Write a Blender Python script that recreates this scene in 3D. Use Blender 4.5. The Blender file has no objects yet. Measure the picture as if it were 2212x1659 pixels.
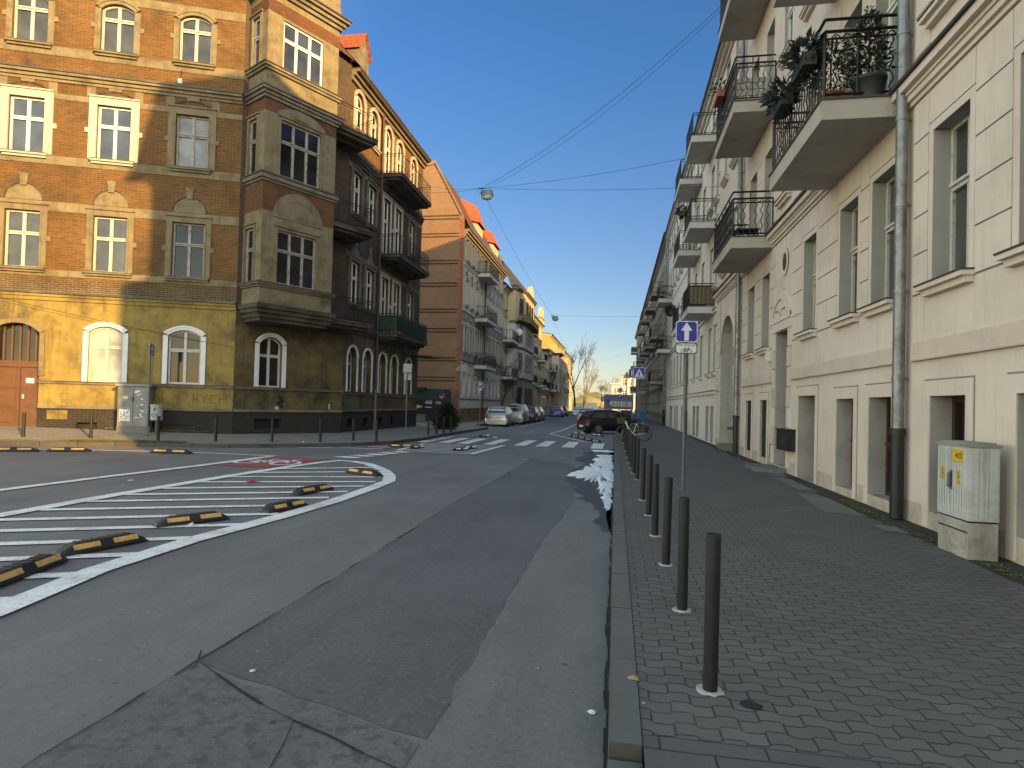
import bpy, math, random
from mathutils import Vector, Matrix
random.seed(7)
R=math.radians; S=bpy.context.scene; COL=S.collection
# ---------------------------------------------------------------- camera, world, sun, exposure
yaw,pitch,roll=math.atan(224/1300.),R(1.0),R(1.5)
fw=Vector((-math.sin(yaw)*math.cos(pitch),math.cos(yaw)*math.cos(pitch),math.sin(pitch)))
r0=Vector((math.cos(yaw),math.sin(yaw),0)); u0_=r0.cross(fw)
cr=r0*math.cos(roll)+u0_*math.sin(roll); cu=u0_*math.cos(roll)-r0*math.sin(roll)
cd=bpy.data.cameras.new('camera'); cam=bpy.data.objects.new('camera',cd); COL.objects.link(cam)
cam.matrix_world=Matrix(((cr.x,cu.x,-fw.x,0),(cr.y,cu.y,-fw.y,0),(cr.z,cu.z,-fw.z,1.64),(0,0,0,1)))
cd.sensor_width=36; cd.lens=1300/2212*36; cd.shift_y=(41.6-1300*math.tan(pitch))/2212
cd.clip_start=.05; cd.clip_end=6000; S.camera=cam
SUN_EL=R(14.5); SUN_H=Vector((.79,-.613,0))
W=bpy.data.worlds.new("World"); S.world=W; W.use_nodes=True
nt=W.node_tree; bg=nt.nodes['Background']
sky=nt.nodes.new('ShaderNodeTexSky'); sky.sky_type='NISHITA'; sky.sun_disc=False
sky.sun_elevation=SUN_EL; sky.sun_rotation=math.atan2(SUN_H.x,SUN_H.y); sky.altitude=60
sky.air_density=1.0; sky.dust_density=.35; sky.ozone_density=1.3
# sky graded by direction: dimmed ahead, warm brightness added behind-left to fill the shade
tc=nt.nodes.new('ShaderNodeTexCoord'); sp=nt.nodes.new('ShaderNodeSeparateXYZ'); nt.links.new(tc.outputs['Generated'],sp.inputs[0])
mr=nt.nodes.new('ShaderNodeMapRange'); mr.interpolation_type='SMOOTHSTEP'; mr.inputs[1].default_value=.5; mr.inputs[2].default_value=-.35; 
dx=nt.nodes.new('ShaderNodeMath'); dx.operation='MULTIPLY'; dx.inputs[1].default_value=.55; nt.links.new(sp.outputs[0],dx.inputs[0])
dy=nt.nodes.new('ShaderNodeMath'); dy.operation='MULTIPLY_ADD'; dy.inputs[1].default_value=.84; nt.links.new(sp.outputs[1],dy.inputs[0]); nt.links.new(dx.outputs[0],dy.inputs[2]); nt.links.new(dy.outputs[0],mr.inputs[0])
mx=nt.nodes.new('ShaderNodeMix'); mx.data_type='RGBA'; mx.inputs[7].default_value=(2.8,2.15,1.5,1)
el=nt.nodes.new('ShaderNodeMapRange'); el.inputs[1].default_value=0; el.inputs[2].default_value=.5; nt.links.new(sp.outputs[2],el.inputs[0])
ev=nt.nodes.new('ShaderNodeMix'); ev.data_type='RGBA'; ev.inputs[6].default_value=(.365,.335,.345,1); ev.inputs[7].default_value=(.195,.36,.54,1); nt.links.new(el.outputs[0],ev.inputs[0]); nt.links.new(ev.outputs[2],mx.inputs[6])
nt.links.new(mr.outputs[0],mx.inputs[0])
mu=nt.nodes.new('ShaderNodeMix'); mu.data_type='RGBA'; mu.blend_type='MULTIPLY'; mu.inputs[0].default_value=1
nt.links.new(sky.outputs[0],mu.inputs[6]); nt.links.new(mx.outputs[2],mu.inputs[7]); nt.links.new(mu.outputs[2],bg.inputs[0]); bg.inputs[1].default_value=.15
sl=bpy.data.lights.new('sun','SUN'); so=bpy.data.objects.new('sun',sl); COL.objects.link(so)
sl.energy=4.8; sl.angle=R(.53); sl.color=(1,.60,.18)
sv=Vector((SUN_H.x*math.cos(SUN_EL),SUN_H.y*math.cos(SUN_EL),math.sin(SUN_EL)))
so.rotation_euler=sv.to_track_quat('Z','Y').to_euler(); so.location=(40,-40,40)
S.view_settings.view_transform='Standard'; S.view_settings.look='None'
S.view_settings.gamma=1; S.view_settings.exposure=1.36
S.cycles.max_bounces=6; S.cycles.diffuse_bounces=4
# ---------------------------------------------------------------- node materials
def new(name):
    m=bpy.data.materials.new(name); m.use_nodes=True; t=m.node_tree
    return m,t,t.nodes['Principled BSDF']
def N(t,k,**kw):
    n=t.nodes.new('ShaderNode'+k)
    for a,b in kw.items():
        if a.startswith('i_'):
            key=a[2:]; key=int(key) if key.isdigit() else key.replace('_',' ')
            n.inputs[key].default_value=b
        else: setattr(n,a,b)
    return n
def c4(c): return (c[0],c[1],c[2],1)
def mixc(t,f,a,b,mode='MIX'):
    n=N(t,'Mix',data_type='RGBA',blend_type=mode)
    if isinstance(f,float): n.inputs[0].default_value=f
    else: t.links.new(f,n.inputs[0])
    for i,x in ((6,a),(7,b)):
        if isinstance(x,tuple): n.inputs[i].default_value=c4(x)
        else: t.links.new(x,n.inputs[i])
    return n.outputs[2]
def noise(t,vec,scale,detail=4,rough=.6,lo=.35,hi=.65,dist=0):
    n=N(t,'TexNoise',i_Scale=scale,i_Detail=detail,i_Roughness=rough,i_Distortion=dist)
    t.links.new(vec,n.inputs['Vector'])
    m=N(t,'MapRange',i_1=lo,i_2=hi); t.links.new(n.outputs[0],m.inputs[0]); return m.outputs[0]
def math_(t,op,a,b=0.,c=0.):
    n=N(t,'Math',operation=op)
    for i,x in enumerate((a,b,c)):
        if isinstance(x,(int,float)): n.inputs[i].default_value=x
        else: t.links.new(x,n.inputs[i])
    return n.outputs[0]
def bump(t,b,h,st,d=.02):
    n=N(t,'Bump',i_Strength=st,i_Distance=d); t.links.new(h,n.inputs['Height']); t.links.new(n.outputs[0],b.inputs['Normal'])
def stretch(t,vec,sx,sy,sz=1):
    n=N(t,'Mapping'); n.inputs['Scale'].default_value=(sx,sy,sz); t.links.new(vec,n.inputs['Vector']); return n.outputs[0]
def surf(name,c1,c2,scale=3,rough=.85,dirt=None,dscale=.7,dlo=.5,dhi=.7,streak=None,bs=.25,metal=0,spec=.4,coord='UV',fine=40):
    m,t,b=new(name); co=N(t,'TexCoord').outputs[coord]
    col=mixc(t,noise(t,co,scale,6,.65,.3,.7),c1,c2)
    if streak: col=mixc(t,noise(t,stretch(t,co,5,.35),1.3,6,.7,.52,.75),col,streak)
    if dirt: col=mixc(t,noise(t,co,dscale,7,.7,dlo,dhi,.3),col,dirt)
    t.links.new(col,b.inputs['Base Color'])
    b.inputs['Roughness'].default_value=rough; b.inputs['Metallic'].default_value=metal; b.inputs['Specular IOR Level'].default_value=spec
    if bs: bump(t,b,noise(t,co,fine,5,.7,.2,.8),bs)
    return m
def flat(name,c,rough=.6,metal=0,spec=.5,var=.25,scale=6,bs=0,coat=0):
    m,t,b=new(name); co=N(t,'TexCoord').outputs['Object']
    d=tuple(x*(1-var) for x in c)
    t.links.new(mixc(t,noise(t,co,scale,5,.6,.3,.7),c,d),b.inputs['Base Color'])
    b.inputs['Roughness'].default_value=rough; b.inputs['Metallic'].default_value=metal; b.inputs['Specular IOR Level'].default_value=spec
    b.inputs['Coat Weight'].default_value=coat; b.inputs['Coat Roughness'].default_value=.08
    if bs: bump(t,b,noise(t,co,60,4,.7,.2,.8),bs)
    return m
def brickm(name,c1,c2,mortar,dirt=None,dlo=.55,dhi=.75,bw=.26,rh=.077,ms=.011,dscale=.5):
    m,t,b=new(name); co=N(t,'TexCoord').outputs['UV']
    br=N(t,'TexBrick',offset=.5); br.inputs['Scale'].default_value=1; br.inputs['Mortar Size'].default_value=ms
    br.inputs['Brick Width'].default_value=bw; br.inputs['Row Height'].default_value=rh; br.inputs['Bias'].default_value=0
    br.inputs['Mortar Smooth'].default_value=.2
    br.inputs['Color1'].default_value=c4(c1); br.inputs['Color2'].default_value=c4(c2); br.inputs['Mortar'].default_value=c4(mortar)
    t.links.new(co,br.inputs['Vector'])
    lo=tuple(x*.55 for x in c1)
    col=mixc(t,noise(t,stretch(t,co,4,13),1.0,3,.6,.5,.8),br.outputs[0],lo,'MIX')
    col=mixc(t,math_(t,'MULTIPLY',br.outputs[1],.8),col,mortar)
    col=mixc(t,noise(t,co,.35,5,.6,.35,.7),col,mixc(t,.5,col,tuple(x*.6 for x in c2)))
    if dirt: col=mixc(t,noise(t,co,dscale,7,.7,dlo,dhi,.3),col,dirt)
    t.links.new(col,b.inputs['Base Color']); b.inputs['Roughness'].default_value=.9; b.inputs['Specular IOR Level'].default_value=.25
    bump(t,b,math_(t,'SUBTRACT',1.,br.outputs[1]),.6,.01)
    return m
def glass(name,c,rough=.06,spec=.8,metal=0.):
    m,t,b=new(name); co=N(t,'TexCoord').outputs['UV']
    t.links.new(mixc(t,noise(t,co,1.1,3,.5,.35,.65),c,tuple(x*.45 for x in c)),b.inputs['Base Color'])
    b.inputs['Roughness'].default_value=rough; b.inputs['Specular IOR Level'].default_value=spec; b.inputs['Metallic'].default_value=metal
    bump(t,b,noise(t,co,1.6,2,.5,.2,.8),.05,.02)
    return m
M={}
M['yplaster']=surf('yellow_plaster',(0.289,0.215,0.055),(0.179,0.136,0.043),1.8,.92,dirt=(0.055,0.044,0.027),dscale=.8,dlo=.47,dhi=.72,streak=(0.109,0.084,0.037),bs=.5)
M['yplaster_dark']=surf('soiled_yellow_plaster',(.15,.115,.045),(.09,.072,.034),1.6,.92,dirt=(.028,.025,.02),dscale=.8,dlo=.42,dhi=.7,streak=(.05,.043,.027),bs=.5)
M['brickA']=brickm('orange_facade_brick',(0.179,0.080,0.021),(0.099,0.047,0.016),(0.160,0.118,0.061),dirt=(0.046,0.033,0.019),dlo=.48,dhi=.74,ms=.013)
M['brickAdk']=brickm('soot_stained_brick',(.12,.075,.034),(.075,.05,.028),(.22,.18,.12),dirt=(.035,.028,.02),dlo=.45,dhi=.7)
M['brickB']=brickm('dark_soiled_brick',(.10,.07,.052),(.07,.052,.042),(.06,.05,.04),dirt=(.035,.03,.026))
M['brickR']=brickm('red_oriel_brick',(0.170,0.064,0.030),(0.111,0.051,0.025),(0.093,0.068,0.043),dirt=(0.051,0.034,0.025),dlo=.48,dhi=.7)
M['brickG']=brickm('gable_brick',(0.271,0.164,0.094),(0.217,0.127,0.074),(0.238,0.164,0.107),dirt=(0.172,0.115,0.070),dlo=.5,dhi=.8,dscale=.9)
M['brickRed']=brickm('red_quoin_brick',(.34,.10,.06),(.26,.08,.05),(.2,.12,.08))
M['plinth']=brickm('black_plinth_brick',(.032,.029,.027),(.022,.021,.021),(.065,.057,.045),dirt=(.02,.02,.022))
M['trim']=surf('ochre_stone_trim',(0.201,0.168,0.102),(0.139,0.115,0.070),2.2,.92,dirt=(0.061,0.051,0.033),dscale=1.1,dlo=.5,dhi=.76,streak=(0.107,0.089,0.056),bs=.35)
M['trimdk']=surf('soiled_stone_trim',(.20,.175,.125),(.12,.105,.08),2.2,.92,dirt=(.05,.045,.04),dscale=1.1,dlo=.45,dhi=.75,bs=.3)
M['trimwhite']=surf('white_painted_trim',(0.426,0.403,0.346),(0.380,0.357,0.299),2.5,.8,dirt=(0.242,0.207,0.150),dscale=1.5,dlo=.62,dhi=.8,bs=.2)
M['trimblue']=surf('pale_grey_painted_trim',(.62,.64,.66),(.54,.56,.58),2.5,.75,dirt=(.33,.31,.28),dscale=1.4,dlo=.62,dhi=.8,bs=.15)
M['lead']=surf('weathered_sheet_flashing',(.07,.06,.055),(.045,.04,.04),4,.6,dirt=(.16,.13,.10),bs=.1)
M['frame']=surf('weathered_white_window_frame',(0.528,0.512,0.464),(0.416,0.400,0.360),9,.7,dirt=(0.176,0.152,0.120),dscale=5,dlo=.58,dhi=.7,bs=.1)
M['frameold']=surf('peeling_grey_window_frame',(.34,.33,.30),(.22,.21,.19),9,.8,dirt=(.10,.09,.075),dscale=5,dlo=.5,dhi=.66,bs=.15)
M['framewhite']=surf('white_window_frame',(0.754,0.745,0.718),(0.690,0.681,0.653),6,.5,bs=0)
M['framebrown']=surf('brown_window_frame',(.05,.024,.017),(.032,.017,.012),6,.5,bs=0)
M['gA']=glass('window_glass_sky',(.055,.058,.054),.06,.6,0)
M['gdark']=glass('window_glass_dark',(.017,.019,.022),.07,.3)
M['gcurtain']=glass('window_glass_net_curtain',(.22,.235,.24),.12,.4)
M['gblind']=glass('window_glass_white_blind',(.36,.35,.34),.2,.5)
M['gbright']=glass('window_glass_pale_sky',(.05,.062,.085),.05,.7,0)
M['gR']=glass('window_glass_grey',(.065,.072,.068),.05,.6,0)
M['doorwood']=surf('brown_door_wood',(0.115,0.051,0.023),(0.085,0.038,0.018),5,.65,dirt=(0.068,0.034,0.017),bs=.15)
M['rooft']=brickm('red_roof_tile',(.45,.10,.04),(.34,.085,.035),(.14,.05,.03),bw=.3,rh=.33,ms=.03)
M['rooftdk']=brickm('brown_roof_tile',(.15,.065,.038),(.11,.052,.033),(.05,.03,.022),bw=.3,rh=.3,ms=.03)
M['roofdk']=surf('dark_roof_felt',(.05,.047,.05),(.035,.033,.036),4,.8)
M['cream']=surf('cream_stucco',(.66,.575,.50),(.585,.505,.44),.9,.9,dirt=(.47,.40,.345),dscale=.6,dlo=.5,dhi=.82,streak=(.50,.43,.37),bs=.22,fine=70)
M['creamband']=surf('combed_stucco_band',(.59,.50,.425),(.54,.46,.39),1.2,.9,dirt=(.45,.38,.325),streak=(.50,.42,.36),bs=.3)
M['creamdk']=surf('weathered_cream_plinth',(.53,.45,.37),(.42,.36,.295),2.0,.92,dirt=(.17,.14,.115),dscale=1.2,dlo=.5,dhi=.8,streak=(.32,.27,.22),bs=.3)
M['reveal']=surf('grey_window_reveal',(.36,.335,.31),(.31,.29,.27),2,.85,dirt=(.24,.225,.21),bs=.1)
M['white']=surf('off_white_stucco',(.66,.635,.59),(.60,.58,.54),.9,.9,dirt=(.47,.45,.41),dlo=.55,dhi=.85,bs=.2)
M['grey']=surf('grey_brown_stucco',(.30,.265,.235),(.22,.195,.17),1,.9,dirt=(.11,.10,.09),bs=.2)
M['grey2']=surf('sooty_grey_stucco',(.34,.30,.26),(.26,.23,.20),1,.9,dirt=(.12,.11,.095),bs=.2)
M['pale']=surf('pale_grey_stucco',(.55,.505,.435),(.47,.43,.37),1,.9,dirt=(.33,.31,.28),dlo=.5,dhi=.8,bs=.2)
M['paleyel']=surf('pale_yellow_stucco',(0.435,0.371,0.218),(0.384,0.320,0.186),1,.9,dirt=(0.243,0.211,0.141),bs=.2)
M['yel']=surf('yellow_stucco',(0.391,0.272,0.083),(0.343,0.237,0.071),.8,.9,dirt=(0.296,0.207,0.071),bs=.2)
M['green']=surf('pale_green_stucco',(.40,.42,.31),(.34,.36,.27),1,.9,dirt=(.22,.23,.17),bs=.2)
M['zinc']=surf('zinc_downpipe',(.25,.26,.27),(.19,.20,.205),6,.45,metal=.6,dirt=(.10,.09,.085),dscale=3,bs=.05,coord='Object')
M['castiron']=flat('black_cast_iron',(.018,.02,.024),.5,.2)
M['rust']=surf('rusty_brown_pipe',(.10,.045,.035),(.06,.03,.025),5,.7,coord='Object')
M['iron']=flat('black_iron_railing',(.012,.013,.015),.45,.3,var=.3)
M['slab']=surf('grey_beige_balcony_slab',(.42,.385,.335),(.36,.33,.29),1.3,.9,dirt=(.28,.25,.22),bs=.15)
M['slabw']=surf('pale_grey_balcony_slab',(.52,.51,.49),(.45,.44,.425),1.3,.9,dirt=(.33,.32,.31),bs=.15)
M['slabdk']=surf('soot_black_balcony_slab',(.10,.085,.06),(.055,.045,.035),2,.95,dirt=(.02,.018,.016),dlo=.45,dhi=.65,bs=.4)
M['bollard']=flat('anthracite_bollard_paint',(.013,.016,.017),.55,0,spec=.3,var=.35,scale=9,bs=.05)
M['pole']=flat('galvanised_pole',(.13,.14,.14),.55,.3,var=.35)
M['concrete']=surf('pale_concrete',(.42,.42,.40),(.32,.32,.30),12,.95,coord='Object')
M['stone']=surf('old_stone',(.20,.19,.165),(.13,.125,.11),4,.95,dirt=(.07,.08,.045),bs=.4,coord='Object')
M['rubber']=flat('black_rubber',(.014,.014,.016),.6,0,var=.5,scale=14,bs=.15)
M['reflector']=surf('amber_reflector',(.66,.40,.13),(.55,.33,.10),30,.5,dirt=(.30,.18,.07),dscale=12,coord='Object')
M['reflectw']=surf('white_reflector',(.55,.55,.52),(.45,.45,.42),30,.5,coord='Object')
M['sblue']=flat('sign_blue',(.012,.022,.30),.4,var=.15)
M['swhite']=flat('sign_white',(.66,.67,.68),.45,var=.12)
M['syellow']=flat('sign_orange_yellow',(.85,.40,.02),.45,var=.1)
M['sback']=flat('sign_back_grey',(.24,.25,.26),.5,.4,var=.25)
M['black']=flat('black_lettering',(.012,.012,.012),.6)
M['redp']=flat('red_paint',(.45,.03,.03),.5)
M['greenpanel']=flat('dark_green_screen',(.01,.05,.03),.6); M['tealp']=flat('teal_spray_paint',(.05,.12,.13),.8)

M['wickerp']=surf('brown_wicker_screen',(.16,.13,.09),(.10,.08,.06),14,.9)
M['greenbal']=flat('green_balcony_panel',(.03,.13,.09),.5); M['greenbal2']=flat('dark_green_balcony_panel',(.02,.07,.055),.5)
M['grnplant']=surf('green_balcony_planting',(.10,.13,.03),(.26,.20,.04),3,.95,dirt=(.05,.06,.02),bs=.6)
M['brownp']=flat('brown_balcony_panel',(.10,.035,.025),.6)
M['joint']=surf('dirty_wall_joint',(.26,.22,.19),(.16,.14,.12),3,.95)
M['whitev']=surf('white_villa_render',(.33,.325,.335),(.30,.295,.305),.8,.9,dirt=(.55,.53,.5),bs=.1)

M['scrawl']=flat('faded_black_spray',(.075,.062,.032),.9)

M['bandbrick']=brickm('dark_band_brick',(.10,.05,.035),(.075,.04,.03),(.06,.035,.025))
# ---------------------------------------------------------------- mesh helpers
class Fr:
    """wall frame: u along the wall, z up, d out of the wall"""
    def __init__(s,O,D,Nn): s.O=Vector((O[0],O[1],0)); s.D=Vector((D[0],D[1],0)).normalized(); s.N=Vector((Nn[0],Nn[1],0)).normalized()
    def p(s,u,z,d=0): return s.O+s.D*u+s.N*d+Vector((0,0,z))
    def off(s,d): return Fr(s.O+s.N*d,s.D,s.N)
class MB:
    def __init__(s): s.v=[];s.f=[];s.m=[];s.sm=[]
    def face(s,pts,mi=0):
        n=len(s.v); s.v+=[Vector(p) for p in pts]; s.f.append(tuple(range(n,n+len(pts)))); s.m.append(mi); s.sm.append(False)
    def grid(s,rings,mi=0,closed=True,smooth=True,caps=True):
        n=len(s.v); k=len(rings[0])
        for r in rings: s.v+=[Vector(p) for p in r]
        for i in range(len(rings)-1):
            for j in range(k if closed else k-1):
                a=n+i*k+j; b=n+i*k+(j+1)%k
                s.f.append((a,b,b+k,a+k)); s.m.append(mi); s.sm.append(smooth)
        if caps and closed:
            s.face(list(reversed(rings[0])),mi); s.face(rings[-1],mi)
    def box(s,F,u0,u1,z0,z1,d0,d1,mi=0):
        P=[F.p(u,z,d) for d in (d0,d1) for z in (z0,z1) for u in (u0,u1)]
        for q in ((4,5,7,6),(1,0,2,3),(0,4,6,2),(5,1,3,7),(6,7,3,2),(0,1,5,4)): s.face([P[i] for i in q],mi)
    def abox(s,x0,x1,y0,y1,z0,z1,mi=0): s.box(Fr((0,0),(1,0),(0,-1)),x0,x1,z0,z1,-y1,-y0,mi)
    def tube(s,pts,r,n=6,mi=0,caps=True,smooth=True):
        pts=[Vector(p) for p in pts]; rs=r if isinstance(r,(list,tuple)) else [r]*len(pts); rings=[]; up=None
        for i,p in enumerate(pts):
            t=(pts[min(i+1,len(pts)-1)]-pts[max(i-1,0)])
            if t.length<1e-9: t=Vector((0,0,1))
            t.normalize()
            if up is None: up=Vector((0,0,1)) if abs(t.z)<.9 else Vector((1,0,0))
            a=t.cross(up)
            if a.length<1e-4: a=t.cross(Vector((0,1,0)))
            a.normalize(); b=a.cross(t); up=b
            rings.append([p+a*math.cos(2*math.pi*k/n)*rs[i]+b*math.sin(2*math.pi*k/n)*rs[i] for k in range(n)])
        s.grid(rings,mi,True,smooth,caps)
    def cyl(s,c,r,z0,z1,n=16,mi=0,r1=None): s.tube([(c[0],c[1],z0),(c[0],c[1],z1)],[r,r if r1 is None else r1],n,mi)
    def disc(s,c,axis,r,n=16,mi=0,th=.01):
        a=Vector(axis).normalized(); s.tube([Vector(c)-a*th/2,Vector(c)+a*th/2],r,n,mi)
    def ball(s,c,rx,ry,rz,mi=0,nu=10,nv=7):
        c=Vector(c); rings=[]
        for i in range(nv+1):
            ph=math.pi*i/nv; q=max(math.sin(ph),.02)
            rings.append([c+Vector((rx*q*math.cos(2*math.pi*k/nu),ry*q*math.sin(2*math.pi*k/nu),-rz*math.cos(ph))) for k in range(nu)])
        s.grid(rings,mi)
    def build(s,name,mats,parent=None,off=(0,0,0)):
        off=Vector(off); me=bpy.data.meshes.new(name)
        me.from_pydata([v-off for v in s.v],[],s.f)
        if not isinstance(mats,(list,tuple)): mats=[mats]
        for x in mats: me.materials.append(M[x] if isinstance(x,str) else x)
        uv=me.uv_layers.new(name='UVMap').data
        for p in me.polygons:
            p.material_index=s.m[p.index]; p.use_smooth=s.sm[p.index]
            nn=p.normal
            if abs(nn.z)>.75: f=lambda v:(v.x,v.y)
            else:
                h=Vector((nn.x,nn.y,0)).normalized(); t=Vector((-h.y,h.x,0))
                sl=math.sqrt(max(1e-6,1-nn.z*nn.z))
                f=lambda v:(v.dot(t),v.z/sl)
            for li in p.loop_indices: uv[li].uv=f(me.vertices[me.loops[li].vertex_index].co+off)
        o=bpy.data.objects.new(name,me); COL.objects.link(o)
        if parent: o.parent=parent
        return o
def tag(o,label=None,cat=None,group=None,kind=None):
    for k,v in (('label',label),('category',cat),('group',group),('kind',kind)):
        if v: o[k]=v
    return o
def thing(name,loc,label,cat,group=None,rz=0):
    o=bpy.data.objects.new(name,None); COL.objects.link(o); o.location=loc; o.rotation_euler=(0,0,rz); o.empty_display_size=.2
    return tag(o,label,cat,group)
def copy_tree(o,parent=None):
    c=o.copy(); COL.objects.link(c)
    if parent: c.parent=parent
    for ch in list(o.children): copy_tree(ch,c)
    return c
def st(o): return tag(o,kind='structure')
def sheet(name,pts,z,mat,kind='structure'):
    b=MB(); b.face([(p[0],p[1],z if len(p)<3 else p[2]) for p in pts]); o=b.build(name,mat); 
    return tag(o,kind=kind) if kind else o
def text_geo(b,txt,F,u,z,h,d,mi=0,width=None,bold=0.,flip=False):
    """flat lettering as mesh faces; (u,z) lower left corner, h cap height"""
    cu=bpy.data.curves.new('lettering','FONT'); cu.body=txt; cu.resolution_u=3; cu.offset=bold
    ob=bpy.data.objects.new('lettering',cu); COL.objects.link(ob)
    me=bpy.data.meshes.new_from_object(ob.evaluated_get(bpy.context.evaluated_depsgraph_get()))
    xs=[v.co.x for v in me.vertices]; ys=[v.co.y for v in me.vertices]
    k=h/.69; kx=k if not width else width/(max(xs)-min(xs))
    x0=min(xs)
    for p in me.polygons: b.face([F.p(u+(me.vertices[i].co.x-x0)*kx,z+me.vertices[i].co.y*k,d) for i in p.vertices],mi)
    bpy.data.objects.remove(ob); bpy.data.curves.remove(cu); bpy.data.meshes.remove(me)
def ring_poly(c,r0_,r1_,n,f): # flat annulus faces through mapping f(x,y)
    out=[]
    for k in range(n):
        a,b=2*math.pi*k/n,2*math.pi*(k+1)/n
        out.append([f(c[0]+r*math.cos(q),c[1]+r*math.sin(q)) for r,q in ((r0_,a),(r1_,a),(r1_,b),(r0_,b))])
    return out
def bar2(p,q,w,f):
    dx,dy=q[0]-p[0],q[1]-p[1]; L=math.hypot(dx,dy); nx,ny=-dy/L*w/2,dx/L*w/2
    return [f(p[0]+nx,p[1]+ny),f(p[0]-nx,p[1]-ny),f(q[0]-nx,q[1]-ny),f(q[0]+nx,q[1]+ny)]
def bike_symbol(b,f,s,mi=0,w=.06):
    for c in ((-.55,0),(.55,0)):
        for q in ring_poly(c,.36-w/2,.36+w/2,14,lambda x,y:f(x*s,y*s)): b.face(q,mi)
    for p,q in (((-.55,0),(-.2,.5)),((-.2,.5),(.38,.5)),((.38,.5),(0,0)),((0,0),(-.55,0)),((0,0),(-.25,.62)),((.55,0),(.33,.7)),((.33,.7),(.5,.74)),((-.4,.63),(-.12,.63))):
        b.face(bar2(p,q,w,lambda x,y:f(x*s,y*s)),mi)

# ---------------------------------------------------------------- ground materials
def asphalt(name,c1,c2,c3,coarse=False):
    m,t,b=new(name); co=N(t,'TexCoord').outputs['UV']
    col=mixc(t,noise(t,co,.45,6,.6,.3,.7),c1,c2)
    col=mixc(t,noise(t,stretch(t,co,1.6,.16),1.0,6,.65,.5,.8),col,c3)
    sp=noise(t,co,26,9,.86,.50,.66); col=mixc(t,math_(t,'MULTIPLY',sp,.8),col,mixc(t,.6,col,(.30,.295,.285)))
    dp=noise(t,co,19,9,.86,.52,.66); col=mixc(t,math_(t,'MULTIPLY',dp,.75),col,mixc(t,.75,col,(.026,.026,.026)))
    if coarse: col=mixc(t,noise(t,co,9,6,.75,.5,.6),col,mixc(t,.6,col,(.03,.03,.03)))
    v=N(t,'TexVoronoi',i_Scale=90.); t.links.new(co,v.inputs['Vector'])
    dk=N(t,'MapRange',i_1=.10,i_2=.02); t.links.new(v.outputs[0],dk.inputs[0])
    pit=math_(t,'MULTIPLY',dk.outputs[0],noise(t,co,6,4,.7,.5,.62)); col=mixc(t,pit,col,(.012,.012,.013))
    v2=N(t,'TexVoronoi',i_Scale=7.); t.links.new(co,v2.inputs['Vector'])
    wd=N(t,'MapRange',i_1=.085,i_2=.05); t.links.new(v2.outputs[0],wd.inputs[0])
    col=mixc(t,math_(t,'MULTIPLY',wd.outputs[0],noise(t,co,1.7,3,.6,.54,.6)),col,(.34,.34,.33))
    v3=N(t,'TexVoronoi',i_Scale=4.2); t.links.new(co,v3.inputs['Vector'])
    bd=N(t,'MapRange',i_1=.16,i_2=.10); t.links.new(math_(t,'ADD',v3.outputs[0],math_(t,'MULTIPLY',noise(t,co,30,4,.7,.2,.8),.08)),bd.inputs[0])
    col=mixc(t,math_(t,'MULTIPLY',bd.outputs[0],noise(t,stretch(t,co,1,1),.9,3,.6,.52,.6)),col,(.028,.028,.029))
    col=mixc(t,noise(t,stretch(t,co,.8,.5),.55,7,.75,.46,.66),col,mixc(t,.45,col,(.06,.06,.062)))
    t.links.new(col,b.inputs['Base Color'])
    b.inputs['Roughness'].default_value=.72; b.inputs['Specular IOR Level'].default_value=.45
    bump(t,b,math_(t,'SUBTRACT',noise(t,co,110,4,.8,.2,.8),math_(t,'MULTIPLY',pit,2.)),.55,.008)
    return m
M['road']=asphalt('asphalt',(.17,.167,.166),(.135,.132,.133),(.195,.19,.188))
M['road2']=asphalt('darker_asphalt',(.085,.084,.087),(.125,.123,.131),(.065,.064,.067))
M['road3']=asphalt('coarse_asphalt',(.14,.139,.135),(.10,.10,.098),(.16,.158,.153),True)
M['road4']=asphalt('kerbside_asphalt',(.17,.167,.163),(.13,.128,.125),(.10,.097,.094))
M['wet']=asphalt('damp_asphalt',(.028,.026,.027),(.04,.037,.037),(.024,.022,.022)); M['wet'].node_tree.nodes['Principled BSDF'].inputs['Roughness'].default_value=.6
M['crack']=flat('asphalt_joint',(.018,.018,.02),.9)
def markm(name,c,wear):
    m,t,b=new(name); co=N(t,'TexCoord').outputs['UV']
    f=noise(t,co,26,6,.8,wear,wear+.10); g=noise(t,co,1.6,5,.7,.45,.75)
    col=mixc(t,g,c,tuple(x*.8 for x in c)); col=mixc(t,math_(t,'MULTIPLY',noise(t,co,2.2,6,.75,.5,.64),noise(t,co,55,5,.8,.46,.54)),col,(.16,.16,.16)); col=mixc(t,f,col,(.13,.13,.13))
    t.links.new(col,b.inputs['Base Color']); b.inputs['Roughness'].default_value=.75; return m
M['marking']=markm('white_road_paint',(.78,.77,.745),.55)
M['markred']=markm('red_road_paint',(.30,.055,.055),.55)
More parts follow.
